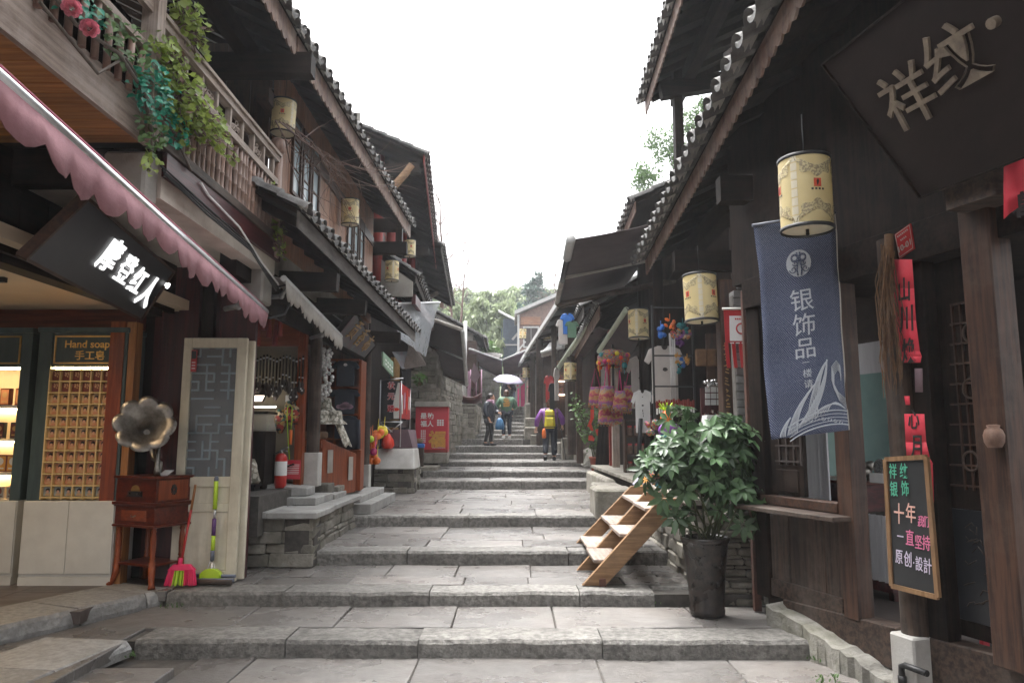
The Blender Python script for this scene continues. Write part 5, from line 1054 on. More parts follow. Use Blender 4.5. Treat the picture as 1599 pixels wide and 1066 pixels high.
# folding awnings further up on the left
def flat_awning(label, A, B, Cc, D, m, bars, group=None, name='awning'):
    """canvas A(wall near) B(front near) C(front far) D(wall far); bars between listed pairs of corners"""
    t = T(name, label, 'awning', (A + B + Cc + D) / 4, group); P = []
    for i in range(7): a = i / 6; P.append([(A * (1 - a) + D * a) * (1 - b / 6) + (B * (1 - a) + Cc * a) * (b / 6) - V(0, 0, .03 * math.sin(math.pi * b / 6)) for b in range(7)])
    x = MB(); x.grid(P); o = part('canvas', x, MT[m], t); o.modifiers.new('s', 'SOLIDIFY').thickness = .012
    q = {'A': A, 'B': B, 'C': Cc, 'D': D}
    for s, bm, r in bars:
        p0 = q[s[0]] if len(s) == 2 else q[s[0]] * .5 + q[s[1]] * .5; p1 = q[s[1]] if len(s) == 2 else q[s[2]] * .5 + q[s[3]] * .5
        x = MB(); x.tube([p0 - V(0, 0, .03), p1 - V(0, 0, .03)], r, 8); part('bar', x, MT[bm], t)
    return t
flat_awning('big dark awning with drooping front over the stone wall', AY(640, 484, 18.2), AY(722, 513, 17.2), AY(729, 599, 20.5), AY(652, 562, 20.5), 'canvasdark', (('AB', 'canvasgrey', .045), ('BC', 'palegrey', .05), ('DC', 'old_x', .05), ('ADBC', 'steel', .03)))
flat_awning('mauve awning left of the gap over the steps', AY(728, 560, 31), AY(733, 543, 29), AY(783, 561, 31), AY(785, 592, 33), 'canvasmauve', (('BC', 'palegrey', .04), ('AD', 'steel', .03)), 'mauve awnings meeting over the steps')
flat_awning('mauve awning right of the gap over the steps', AY(834, 575, 31), AY(822, 545, 29), AY(785, 561, 31), AY(787, 590, 33), 'canvasmauve', (('BC', 'palegrey', .04), ('AD', 'steel', .03)), 'mauve awnings meeting over the steps')
# ================================================================ houses further up on the left
H3 = T('timber_house', 'tall timber house with gable roof and red columns above the plastic sheet', 'house', (-3.4, 18, .9))
roof(H3, 'roof_tiles', (-1.72, 13.75, 7.05), (-2.42, 23.0, 7.05), (-2.6, 0, 1.15), .28, .08, fh=.14, scal=0, fas='redp_y', raft=22, seed=9)
x = MB(); planks(x, (-3.0, 13.9), (-4.6, 13.9), 5.6, 8.0, .3, .05); part('gable_boards', x, MT['greyplaster'], H3)
x = MB(); x.tube([V(-2.75, 13.8, 6.2), V(-2.4, 13.8, 6.35), V(-2.1, 13.8, 6.7), V(-1.95, 13.8, 6.9)], .08, 8); part('curved_bracket', x, MT['pine_x'], H3); beam(H3, (-4, 13.85, 6.75), (-1.8, 13.85, 6.85), .14, .2, 'dark_x')
x = MB(); planks(x, (-3.15, 22.6), (-2.85, 13.9), 4.4, 7.6, .3, .05); part('upper_wall', x, MT['brown_z'], H3)
for y in (14.6, 16.6, 18.8, 21): x = MB(); x.tube([V(-2.72 - .03 * (y - 14), y, 4.2), V(-2.72 - .03 * (y - 14), y, 7.4)], .11, 12); part('column', x, MT['redp_z'], H3)
for y in (15.2, 15.9, 17.4, 18.0, 19.6): framed(H3, 'window', (-2.84 - .03 * (y - 14), y, 5.0), (0, 1, 0), (0, 0, 1), .5, 1.2, .05, .03, 'redp_z', 'windowglass', 1, 3)
beam(H3, (-3.3, 14.0, 5.75), (-2.1, 14.0, 5.75), .2, .22, 'dark_x', 'tie_beam'); beam(H3, (-3.2, 18.2, 6.2), (-2.1, 18.2, 6.3), .16, .2, 'dark_x', 'tie_beam')
roof(H3, 'pent_tiles', (-1.95, 14.6, 4.85), (-2.05, 19.6, 4.55), (-1.1, 0, .75), .24, .075, .2, fh=.1, scal=0, fas='greyfascia', raft=6, seed=10)
x = MB(); x.prism([V(-2.9, 14.55, 4.45), V(-2.0, 14.55, 4.45), V(-2.0, 14.55, 4.75), V(-2.5, 14.55, 5.1), V(-2.9, 14.55, 5.4)], (0, .08, 0)); part('plaster_gable', x, MT['greyplaster'], H3); x = MB(); x.bb((-2.02, 14.6, 4.3), (-1.94, 19.4, 4.5)); part('red_board', x, MT['maroon_y'], H3)
x = MB(); x.bb((-6, 14.0, .6), (-2.72, 22.8, 4.5)); part('lower_wall', x, MT['dark_z'], H3)
x = MB(); x.bb((-2.68, 16.2, 1.2), (-2.60, 17.0, 3.4)); part('door_panel', x, MT['goldpaint'], H3); x = MB(); x.bb((-2.7, 18.0, 1.2), (-2.58, 18.8, 3.6)); part('door_panel', x, MT['charcoal'], H3)
H4 = T('timber_house', 'dark eaved house beyond the gable with red columns', 'house', (-3.4, 24, 1.2))
roof(H4, 'roof_tiles', (-2.0, 20.2, 6.95), (-2.28, 27.6, 6.55), (-2.6, 0, 1.3), .3, .08, fh=.14, scal=0, fas='greyfascia', raft=10, seed=11); x = MB(); x.bb((-6, 23.0, 2.5), (-3.0, 27.3, 7.4)); part('wall', x, MT['dark_z'], H4); beam(H4, (-3.2, 23.5, 5.8), (-2.4, 23.5, 6.3), .12, .12, 'old_x', 'brace')
H5 = T('stone_house', 'grey stone house with weathered tiled gable beside the trees', 'house', (-2.4, 31, 2.8))
x = MB(); g5 = [(-4.5, 2), (-1.75, 2), (-1.6, 5.9), (-3.0, 6.75), (-4.5, 7.4)]; x.prism([V(a, 30, z) for a, z in g5], (0, 5, 0)); part('wall', x, MT['greyplaster'], H5); roof(H5, 'roof_tiles', (-1.15, 29.7, 5.60), (-1.15, 35, 5.60), (-3.2, 0, 1.75), .3, .09, fh=.1, scal=0, fas='greyfascia', seed=12)
x = MB(); x.bb((-1.9, 29.9, 3.6), (-1.45, 34, 5.55)); part('red_boards', x, MT['brown_y'], H5); framed(H5, 'window', (-1.44, 31, 4.1), (0, 1, 0), (0, 0, 1), .8, 1.0, .08, .04, 'brown_z', 'windowglass', 2, 2)
x = MB(); x.bb((-2.1, 29.8, 2), (-1.92, 29.98, 6.0)); part('corner_post', x, MT['whitestone'], H5)
# stone retaining walls left of the upper steps
RW = T('stone_wall', 'tall rough stone retaining wall left of the steps', 'wall', (-2.1, 21, 1)); rubble(RW, 'stone_face', (-2.75, 19.05), (-1.98, 19.4), 1.0, 4.3, seed=20, ch=(.07, .2), cw=(.15, .55)); rubble(RW, 'stone_side', (-1.98, 19.42), (-1.62, 24.2), 1.0, 4.2, seed=21, ch=(.08, .22), cw=(.2, .6))
x = MB(); x.bb((-3.0, 19.6, 1.0), (-2.3, 24, 4.1)); part('core', x, MT['mortar'], RW)
RW2 = T('stone_wall', 'low stone terrace wall under the dark red stall', 'wall', (-1.4, 24.6, 1.4)); rubble(RW2, 'stone_face', (-1.75, 24.3), (-1.18, 24.3), 1.5, 2.72, seed=22, ch=(.08, .2)); rubble(RW2, 'stone_side', (-1.18, 24.32), (-1.15, 27.5), 1.5, 2.72, seed=23, ch=(.1, .22)); x = MB(); x.bb((-1.8, 24.5, 1.5), (-1.3, 27.4, 2.735)); part('top', x, MT['rubble'], RW2)
x = MB(); x.bb((-1.62, 24.22, 1.5), (-1.2, 24.3, 1.96)); part('step_block', x, MT['rubble'], RW2)
RW3 = T('stone_wall', 'far mossy stone wall with plants on top behind the umbrella', 'wall', (-1.2, 33, 2.5)); rubble(RW3, 'stone_face', (-1.9, 33.2), (-.55, 33.4), 2.8, 5.0, 'mossy', seed=24, ch=(.1, .25), cw=(.2, .6)); x = MB(); x.lathe([(0, 0), (.4, 0), (.5, .25), (.62, .4), (0, .42)], (-1.05, 33.0, 4.95), n=16); part('stone_bowl', x, MT['whitestone'], RW3)
ST_ = T('pink_stall', 'dark red boat shaped stall with pink cloths on the stone terrace', 'stall', (-1.4, 25.4, 2.74)); x = MB(); P = []
for i in range(9): a = -1 + i / 4; P.append([V(-1.42 + .36 * a + 0, 25.2 + .3 * (b - 2) / 2 * (1 - a * a * .6), 2.76 + .38 * (((b - 2) / 2) ** 2 * .6 + .4 * a * a)) for b in range(5)])
x.grid(P); o = part('hull', x, MT['maroon_x'], ST_); o.modifiers.new('s', 'SOLIDIFY').thickness = .05
for px, m_ in ((733, 'pinkscarf'), (741, 'maroon_z'), (749, 'maroon_z')): x = MB(); c = AY(px, 606, 25.4); x.bb((c.x - .06, 25.3, 2.95), (c.x + .06, 25.34, 3.9)); part('cloth', x, MT[m_], ST_)
for px in (735, 744, 752): x = MB(); c = AY(px, 606, 25.4); x.tube([V(c.x, 25.25, 2.8), V(c.x, 25.25, 3.95)], .02, 6); part('post', x, MT['pinkscarf'], ST_)
x = MB(); x.plate(AY(734, 590, 25), AY(742, 600, 25), AY(750, 585, 25), AY(740, 566, 25), (0, .04, 0)); TM('hanging_banner', x, MT['canvasmauve'], 'grey mauve panel hanging at a tilt above the dark red stall', 'panel')
x = MB(); x.tube([V(-1.86, 28.8, 2.9), V(-1.84, 28.8, 6.2)], .07, 8); TM('stone_post', x, MT['palegrey'], 'pale upright post where the big dark awning ends', 'post')
# sheds behind the bamboo
H6 = T('wooden_shed', 'blue grey timber gallery house behind the bamboo', 'house', (-.2, 45, 3)); x = MB(); c0, c1 = AY(786, 500, 45), AY(812, 620, 45); x.bb((-.55, 45, 2.5), (1.2, 48, 8.9)); part('wall', x, MT['bluewood'], H6)
x = MB(); x.plate(AY(778, 487, 44), AY(812, 505, 44), AY(812, 503, 48), AY(778, 485, 48), (0, 0, .12)); part('roof_edge', x, MT['palegrey'], H6)
for z in (5.4, 6.3, 7.2, 4.5): x = MB(); x.bb((-.7, 44.7, z), (1.0, 44.8, z + .08)); part('gallery_rail', x, MT['palegrey'], H6)
for k in range(6): x = MB(); x.bb((-.65 + k * .28, 44.82, 4.4), (-.60 + k * .28, 44.88, 8.3)); part('gallery_post', x, MT['bluewood'], H6)
x = MB(); x.bar(AY(800, 530, 44.4), AY(812, 516, 44.4), .12, .12); part('stair', x, MT['palegrey'], H6)
def proj(p):
    r = p - CAM; d = r.y * _c + r.z * _s; return 799.5 + FPX * r.x / d, 533 - FPX * (r.z * _c - r.y * _s) / d
FA, FB = (2.187, 6.509), (2.844, 4.349)
FN = V(FB[1] - FA[1], FA[0] - FB[0], 0).normalized(); FD = V(FB[0] - FA[0], FB[1] - FA[1], 0).normalized()
def PF(px, py, off=0.0): return AP(px, py, FA, FB, off)
def PX(px, z, off=0.0):
    """point of the right facade at height z that lies on picture column px"""
    py = 700
    for _ in range(6):
        p = PF(px, py, off); p.z = z; q = proj(p); py = q[1]; px2 = q[0]
    return p
def fbox(mb, pl, pr, z0, z1, o0, o1, tint=1.0, m=0):
    a0, b0 = PX(pl, (z0 + z1) / 2, o0), PX(pr, (z0 + z1) / 2, o0); a1, b1 = a0 + FN * (o1 - o0), b0 + FN * (o1 - o0)
    return mb.hexa([V(q.x, q.y, z0) for q in (a1, b1, b0, a0)] + [V(q.x, q.y, z1) for q in (a1, b1, b0, a0)], tint, m)
# ================================================================ RIGHT: the dark timber silver shop
S1 = T('timber_house', 'dark timber house with a tiled eave, carved name board and open silver shop', 'house', (3.2, 6.0, .1))
def fp(name, pl, pr, z0, z1, o0, o1, m, par=S1, bev=.004, label=None):
    x = MB(); fbox(x, pl, pr, z0, z1, o0, o1); return part(name, x, MT[m], par, bev, label)
x = MB()
q = random.Random(6); jo = [(q.uniform(-.02, .02), .31 - k * .013 + q.uniform(-.025, .02)) for k in range(22)]
for i in range(21):
    a, b_ = PX(1196 + i * 11.4, .2, .17 + jo[i][0]), PX(1196 + (i + 1) * 11.4 - (.7 if i % 5 == 4 else 0), .2, .17 + jo[i + 1][0]); t0, t1 = jo[i][1], jo[i + 1][1]; lo_ = FN * q.uniform(-.02, .02)
    x.hexa([V(a.x, a.y, -.15) + lo_, V(b_.x, b_.y, -.15) + lo_, V(b_.x, b_.y, -.15) - FN * .3, V(a.x, a.y, -.15) - FN * .3, V(a.x, a.y, t0 - .03), V(b_.x, b_.y, t1 - .03), V(b_.x, b_.y, t1) - FN * .3, V(a.x, a.y, t0) - FN * .3], (.95, 1.1, .85, 1.0, 1.15)[i // 5 % 5])
part('stone_base', x, MT['mossy'], S1)
x = MB(); a, b_, c_ = PX(1222, .28, .03), PX(1402, .24, .03), PX(1640, .2, .03)
for p, q_, z0, z1, z2, z3 in ((a, b_, .19, .09, .33, .385), (PX(1452, .2, .03), c_, .08, .0, .385, .42)):
    x.hexa([V(p.x, p.y, z0), V(q_.x, q_.y, z1), V(q_.x, q_.y, z1) - FN * .16, V(p.x, p.y, z0) - FN * .16, V(p.x, p.y, z2), V(q_.x, q_.y, z3), V(q_.x, q_.y, z3) - FN * .16, V(p.x, p.y, z2) - FN * .16])
part('sill_beam', x, MT['old_x'], S1, .008)
fp('post', 1192, 1212, .3, 2.9, -.1, .03, 'dark_z'); fp('post', 1326, 1349, .35, 3.0, -.1, .04, 'brown_z'); fp('post', 1449, 1478, .385, 3.0, -.09, .02, 'dark_z')
x = MB(); q = random.Random(2); pl = 1213
for i in range(4): fbox(x, 1213 + i * 28.2, 1213 + i * 28.2 + 27.5, .36, 1.04, -.05, .0 + q.uniform(-.006, .006), q.uniform(.8, 1.2))
part('plank_panel', x, MT['old_z'], S1, .003)
fp('skirting', 1213, 1326, .33, .47, -.04, .018, 'old_x'); fp('window_sill', 1205, 1327, 1.085, 1.16, -.08, .035, 'brown_x')
x = MB(); a, b_ = PX(1186, 1.06, .0), PX(1336, 1.06, .0); x.hexa([V(p.x, p.y, 1.04) for p in (a + FN * .26, b_ + FN * .20, b_ - FN * .05, a - FN * .05)] + [V(p.x, p.y, 1.078) for p in (a + FN * .26, b_ + FN * .20, b_ - FN * .05, a - FN * .05)]); part('counter_shelf', x, MT['old_x'], S1, .006)
lf = fp('shutter', 1206, 1256, 1.17, 2.7, -.06, -.02, 'dark_z'); x = MB()
for i in range(4): fbox(x, 1213 + i * 11, 1215 + i * 11, 1.42, 2.6, -.02, -.008)
for i in range(9): fbox(x, 1212, 1250, 1.44 + i * .13, 1.455 + i * .13, -.02, -.006)
part('lattice', x, MT['tiedark'], lf); x = MB(); fbox(x, 1214, 1248, 1.2, 1.38, -.02, -.01); part('raised_panel', x, MT['dark_z'], lf, .003)
fp('lintel', 1185, 1660, 2.80, 3.06, -.12, .06, 'dark_x'); fp('upper_boards', 1150, 1660, 3.06, 5.4, -.1, .0, 'dark_z')
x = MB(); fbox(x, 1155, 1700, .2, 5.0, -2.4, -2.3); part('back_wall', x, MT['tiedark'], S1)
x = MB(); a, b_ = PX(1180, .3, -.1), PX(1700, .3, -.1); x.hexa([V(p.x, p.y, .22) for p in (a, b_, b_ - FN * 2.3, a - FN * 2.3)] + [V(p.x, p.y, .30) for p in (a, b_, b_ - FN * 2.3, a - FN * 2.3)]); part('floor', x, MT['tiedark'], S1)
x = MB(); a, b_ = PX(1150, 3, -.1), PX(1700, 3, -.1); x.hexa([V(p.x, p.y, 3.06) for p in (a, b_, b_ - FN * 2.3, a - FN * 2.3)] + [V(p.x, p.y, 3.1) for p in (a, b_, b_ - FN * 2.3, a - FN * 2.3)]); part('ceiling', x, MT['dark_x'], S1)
# round post with couplet on a white stone base
c = PX(1428, .6, .03); x = MB(); x.lathe([(.092, .35), (.09, 1.5), (.088, 3.0)], (c.x, c.y, 0), n=20); rp = part('round_post', x, MT['old_z'], S1)
x = MB(); bb_ = PX(1429, .2, .06); rot = Matrix.Rotation(math.atan2(FD.y, FD.x), 3, 'Z'); x.box((bb_.x, bb_.y, .19), (.2, .2, .40), rot); part('post_base', x, MT['whitestone'], S1, .012)
x = MB(); fbox(x, 1395, 1412, 1.9, 2.08, .06, .085); part('bare_wood', x, MT['pine_z'], rp)
# big square post, lattice door
c2 = PX(1562, 1.4, .06); x = MB(); x.box((c2.x + .02, c2.y - .01, 1.75), (.20, .17, 2.75), rot); bp_ = part('square_post', x, MT['brown_z'], S1, .008)
x = MB(); k = PX(1552, 1.66, .165); x.lathe([(0, 0), (.035, .0), (.052, .03), (.055, .07), (.045, .10), (.03, .112), (.036, .125), (.02, .13), (0, .13)], (k.x, k.y, k.z - .07), n=16); part('clay_jar', x, MT['fascia'], bp_)
dl = fp('door_leaf', 1479, 1552, .42, 2.8, -.16, -.115, 'dark_z'); x = MB()
for i in range(1, 5): fbox(x, 1484 + i * 13, 1486.5 + i * 13, 1.32, 2.5, -.115, -.10)
for i in range(10): fbox(x, 1486, 1546, 1.34 + i * .128, 1.352 + i * .128, -.115, -.098)
part('lattice', x, MT['brown_z'], dl); x = MB()
for z in (1.5, 1.95, 2.3):
    cc = PX(1516, z, -.1); x.tube([cc + FD * (.055 * math.cos(t * math.pi / 8)) + V(0, 0, .06 * math.sin(t * math.pi / 8)) for t in range(17)], .008, 6)
part('scrollwork', x, MT['old_z'], dl); x = MB(); fbox(x, 1487, 1546, .52, 1.2, -.115, -.105); lp = part('lower_panel', x, MT['charcoal'], dl, .003); x = MB()
for k in range(16): cc = PX(rnd.uniform(1505, 1540), rnd.uniform(.6, 1.1), -.102); x.tube([cc, cc + FD * rnd.uniform(.02, .06) + V(0, 0, rnd.uniform(-.03, .05)), cc + FD * rnd.uniform(.05, .09) + V(0, 0, rnd.uniform(-.02, .04))], .0035, 4)
part('carved_plant', x, MT['old_z'], lp)
fp('door_jamb', 1552, 1556, .4, 2.8, -.16, -.02, 'brown_z'); fp('corner_bracket', 1520, 1600, 2.98, 3.16, .06, .28, 'old_x')
# roofs of the right house
roof(S1, 'eave_tiles', (1.80, 1.5, 4.74), (1.984, 10.62, 4.20), (3.1, 0, 1.45), .30, .105, .28, 'tile', 'greyplaster', 'fascia', .15, .14, 18, 'dark_y', seed=31, edge=.18)
roof(S1, 'upper_tiles', (1.80, 4.5, 6.72), (2.06, 10.75, 6.72), (3.1, 0, 1.5), .30, .085, .28, 'tile', 'mortarcap', 'fascia', .15, .14, 16, 'dark_y', seed=32, edge=.10)
x = MB(); planks(x, (3.3, 9.2), (3.3, 3), 4.6, 7.4, .3, .05); part('upper_wall', x, MT['dark_z'], S1); x = MB(); x.bb((2.3, 9.9, 4.4), (2.42, 10.05, 6.9)); part('upper_post', x, MT['dark_z'], S1)
beam(S1, (2.1, 9.9, 6.5), (4.4, 9.9, 6.9), .16, .22, 'dark_x'); beam(S1, (2.5, 4.5, 6.75), (2.5, 10.7, 6.75), .16, .2, 'dark_y'); beam(S1, (2.35, 6.4, 4.15), (2.35, 10.6, 4.05), .16, .24, 'dark_y'); beam(S1, (1.95, 8.7, 3.75), (4, 8.7, 3.75), .15, .24, 'dark_x'); beam(S1, (1.9, 6.55, 3.9), (4, 6.55, 3.9), .15, .24, 'dark_x')
# carved name board
name_board('huge dark tilted name board with pale carved characters on the right house', (2.50, 4.35, 3.10), (2.98, 2.2, 3.06), (2.45, 2.1, 3.98), (1.98, 4.42, 4.0), 'board', 'dark_x',
           [('祥', .165, .56, .37, dict(b=.004, d=.018)), ('纹', .34, .62, .37, dict(b=.004, d=.018)), ('·', .47, .66, .4, dict(b=.01, d=.04)), ('银', .62, .60, .37, dict(b=.004, d=.018)), ('饰', .82, .6, .37, dict(b=.004, d=.018))], 'carved', name='name_board', cat='name board', fw=.012)
# red paper, plates, herbs, chalkboard, banner
CP = T('paper_couplet', 'torn red paper couplet with black brush characters on the round post', 'couplet', PF(1420, 700, .1)); u_ = FD; 
def strip(pts, m, name, mb=None):
    x = MB()
    for (l, r_, y0), (l2, r2_, y1) in zip(pts[:-1], pts[1:]):
        A_, B_, C__, D__ = PF(l, y0, .128), PF(r_, y0, .128), PF(r2_, y1, .128), PF(l2, y1, .128); x.add([D__, C__, B_, A_], [(0, 1, 2, 3)], 1, True)
    o = part(name, x, MT[m], CP); s = o.modifiers.new('s', 'SOLIDIFY'); s.thickness = .002; return o
strip([(1391, 1424, 405), (1393, 1427, 450), (1397, 1430, 500), (1403, 1436, 548), (1405, 1439, 556), (1410, 1437, 566)], 'couplet', 'upper_sheet'); strip([(1412, 1443, 646), (1414, 1446, 690), (1416, 1452, 716), (1424, 1457, 724)], 'couplet', 'lower_sheet'); strip([(1443, 1456, 724), (1447, 1458, 780), (1452, 1457, 812)], 'couplet', 'torn_edge')
strip([(1428, 1440, 575), (1429, 1441, 612)], 'canvasmauve', 'pale_remnant'); strip([(1412, 1420, 618), (1414, 1421, 632)], 'couplet', 'red_remnant')
x = MB()
for s, px, py, sz in (('山', 1415, 452, .17), ('川', 1418, 498, .19), ('焕', 1422, 547, .17), ('心', 1430, 654, .14), ('月', 1434, 697, .16)): text(x, s, PF(px - 3, py, .131), FD, V(-.0, 0, 1), sz, .003, .014, 0, 1, .66, .06)
part('lettering', x, MT['ink'], CP)
dp_ = T('door_plate', 'small red enamel house number plate above the couplet', 'plate', PF(1412, 375, .12)); A_, B_, C__, D__ = PF(1404, 404, .1), PF(1427, 388, .1), PF(1421, 349, .16), PF(1397, 366, .16); x = MB(); x.plate(A_, B_, C__, D__, -FN * .012); part('plate', x, MT['redplate'], dp_)
ux = (B_ - A_).normalized(); uy = (D__ - A_).normalized(); x = MB(); cc = (A_ + B_ + C__ + D__) / 4 + FN * .004; text(x, '10-01', cc - uy * .03, ux, uy, .055, .003, .01)
for r_, n in ((.055, 7), (.02, 4)):
    for k in range(n): p = cc + uy * r_ + ux * ((k - (n - 1) / 2) * .014); x.bar(p - ux * .004, p + ux * .004, .002, .011, uy)
for a, b_ in ((A_, B_), (B_, C__), (C__, D__), (D__, A_)): x.bar(a + (cc - a) * .08 + FN * .001, b_ + (cc - b_) * .08 + FN * .001, .003, .003)
part('lettering', x, MT['canvasgrey'], dp_)
x = MB(); q = random.Random(5)
for k in range(70):
    a = PF(1385, 385, .18) + V(q.uniform(-.04, .04), q.uniform(-.04, .04), q.uniform(-.1, .03)); L_ = q.uniform(.5, .95); b_ = a + V(q.uniform(-.10, .05), q.uniform(-.05, .05), -L_); x.tube([a, a * .6 + b_ * .4 + V(q.uniform(-.05, .03), q.uniform(-.03, .03), 0), b_ + V(q.uniform(-.02, .02), 0, .1), b_], [.004, .003, .003, .0015], 4, False, q.uniform(.6, 1.4))
x.tube([PF(1388, 366, .18), PF(1388, 405, .18)], .03, 8); TM('herb_bundle', x, MT['straw'], 'bundle of dried brown herbs and roots hanging by the couplet', 'herbs')
x = MB(); P = [[AY(1568 + 30 * u + 20 * u * v, 262 + (10 * u * -1) + v * 80 - 30 * u, 3.85) + V(0, .02 * math.sin(u * 6), 0) for u in (0, .25, .5, .75, 1, 1.25)] for v in (0, .33, .66, 1)]; x.grid(P); rpz = TM('red_paper', x, MT['couplet'], 'red paper strip with black brush stroke at the right edge', 'paper'); rpz.modifiers.new('s', 'SOLIDIFY').thickness = .003
x = MB(); p = AY(1598, 318, 3.83); text(x, '春', p, FD, (0, 0, 1), .14, .003, .03); part('lettering', x, MT['ink'], rpz)
CBd = T('chalkboard', 'wood framed black chalkboard with coloured handwriting on the round post', 'chalkboard', PF(1423, 820, .15)); A_, B_, C__, D__ = PF(1393, 914, .19), PF(1465, 932, .17), PF(1447, 713, .17), PF(1383, 717, .19); k_ = (B_ - A_).cross(D__ - A_).normalized(); C__ = C__ - k_ * (C__ - A_).dot(k_); x = MB(); x.plate(A_, B_, C__, D__, -FN * .02); part('slate', x, MT['chalkboard'], CBd)
for a, b_ in ((A_, B_), (B_, C__), (C__, D__), (D__, A_)): x = MB(); x.bar(a, b_, .03, .022, FN); part('frame_bar', x, MT['pine_z'], CBd)
ux = (B_ - A_).normalized(); uy = (D__ - A_).normalized(); FNk = ux.cross(uy).normalized(); Wd, Hd = (B_ - A_).length, (D__ - A_).length
def chalk(words, m):
    x = MB()
    for s, u, v, sz in words: text(x, s, A_ * (1 - u) * (1 - v) + B_ * u * (1 - v) + C__ * u * v + D__ * (1 - u) * v + FNk * .007, ux, uy, sz * .93, .002, .006, 0, 1, .6, .05)
    part('chalk_writing', x, MT[m], CBd)
chalk([('祥', .19, .905, .11), ('纹', .46, .905, .11), ('银', .19, .765, .11), ('饰', .46, .77, .11)], 'chalkgreen'); chalk([('十', .28, .575, .15), ('年', .56, .585, .14)], 'chalkpeach')
chalk([('，', .72, .51, .09), ('我', .78, .53, .078), ('们', .89, .53, .078), ('直', .50, .40, .115), ('坚', .69, .375, .10), ('持', .86, .375, .105)], 'chalkpink'); chalk([('一', .28, .40, .09), ('原', .22, .24, .105), ('创', .42, .235, .11), ('.', .55, .215, .1), ('設', .67, .215, .10), ('計', .85, .21, .11)], 'chalklilac')
# blue denim banner (hangs from the eave, slightly twisted by the wind)
BN = T('denim_banner', 'blue denim banner with white emblem, characters and waves beneath the large lantern', 'banner', AY(1250, 520, 5.3)); YB = 5.32
def BP(u, v, off=0.0):
    L_ = AY(1177 + 28 * v + 3 * math.sin(v * 6), 352 + 334 * v, YB); R_ = AY(1301 + 26 * v, 333 + 338 * v, YB + .10)
    return L_ * (1 - u) + R_ * u + V(0, -off + .014 * math.sin(u * 5 + v * 3) + .022 * v * math.sin(u * 9 - v * 2.2) + .006 * math.sin(v * 21 + u * 3), 0)
x = MB(); x.grid([[BP(i / 12, j / 30) for i in range(13)] for j in range(31)]); o = part('cloth', x, MT['denim'], BN); o.modifiers.new('s', 'SOLIDIFY').thickness = .003
x = MB(); x.grid([[BP(1 + i * .018, j / 20, .001) for i in range(2)] for j in range(21)]); o = part('white_hem', x, MT['canvasgrey'], BN); x = MB(); x.tube([BP(-.02, 0), BP(1.02, 0)], .012, 8); part('top_rod', x, MT['bluegrey'], BN)
bu = (BP(1, .5) - BP(0, .5)).normalized(); bv = (BP(.5, 0) - BP(.5, 1)).normalized(); x = MB()
for s, u, v, sz in (('银', .50, .375, .165), ('饰', .505, .49, .165), ('品', .51, .60, .155), ('一', .505, .665, .05), ('楼', .51, .715, .062), ('请', .515, .765, .062)): text(x, s, (u * .575, -v * 1.5, 0), (1, 0, 0), (0, 1, 0), sz, .002, .002)
x.v = [BP(p.x / .575, -p.y / 1.5, .004 + p.z) for p in x.v]
part('lettering', x, MT['denimprint'], BN); x = MB()
def bl(pts, r_): x.tube([BP(u, v, .004) for u, v in pts], r_, 5)
asp = .575 / 1.50
def disc(cu, cv, R_, m=0, off=.003, n=28, e=1.0): x.prism([BP(cu + R_ * math.cos(2 * math.pi * k / n) / .575, cv + e * R_ * math.sin(2 * math.pi * k / n) / 1.50, off) for k in range(n)], (0, .002, 0), 1, m)
disc(.5, .205, .088, 0, .004, e=1.05)
for s in (-1, 1): disc(.5 + s * .045, .18, .030, 1, .006); disc(.5 + s * .05, .18, .014, 0, .008)
for s in (-1, 1):
    for j, (cu, cv, r0) in enumerate(((.075, .232, .026), (.045, .205, .020))):
        x.tube([BP(.5 + s * (cu + r0 * (1 - t / 16) * math.cos(t * .6 + (0 if s > 0 else 0)) / .575), cv + r0 * (1 - t / 16) * math.sin(t * .6) / 1.5, .007) for t in range(13)], .004, 4, True, 1, 1)
    x.tube([BP(.5 + s * .02, .155, .007), BP(.5 + s * .008, .19, .007), BP(.5 + s * .03, .235, .007), BP(.5 + s * .02, .262, .007)], .006, 4, True, 1, 1)
part('emblem', x, [MT['denimprint'], MT['denim']], BN)
x = MB()
def flame(base0, base1, tip, bend, n=7):   # a tapering lick drawn by fine lines
    for k in range(n):
        f = k / (n - 1); b0 = (base0[0] + (base1[0] - base0[0]) * f, base0[1] + (base1[1] - base0[1]) * f); pts = []
        for t in range(11):
            s = t / 10; mid = (bend[0] + .05 * (f - .5), bend[1]); u = (1 - s) ** 2 * b0[0] + 2 * s * (1 - s) * mid[0] + s * s * tip[0]; v = (1 - s) ** 2 * b0[1] + 2 * s * (1 - s) * mid[1] + s * s * tip[1]; pts.append((u, v))
        bl(pts, .0042 if k in (0, n - 1) else .0026)
flame((.10, .995), (.16, .995), (.27, .91), (.16, .95), 4); flame((.20, .99), (.33, .985), (.60, .765), (.34, .88)); flame((.36, .96), (.52, .93), (.76, .665), (.70, .82)); flame((.48, .94), (.6, .92), (.77, .668), (.60, .72), 6); flame((.5, .93), (.72, .905), (.98, .90), (.78, .83), 6)
for k in range(6): bl([(1 - .02 * k * 0 - s_[0] * (.9 + .03 * k), s_[1] - .008 * k) for s_ in ((.0, .895), (.10, .86), (.18, .80), (.17, .74), (.10, .715), (.055, .74), (.06, .77))][::1], .0028)
for k in range(5): bl([(.22 + .78 * t / 12, .985 - .085 * math.sin(math.pi * (.12 + .55 * t / 12)) + .016 * k) for t in range(13)], .0045 if k in (0, 4) else .0025)
for k in range(8): cu, cv = .36 + .075 * k, .955 - .045 * math.sin(math.pi * (.25 + k / 11)) + .02; bl([(cu + .03 * (1 - t / 12) * math.cos(t * .65), cv + .011 * (1 - t / 12) * math.sin(t * .65)) for t in range(10)], .0026)
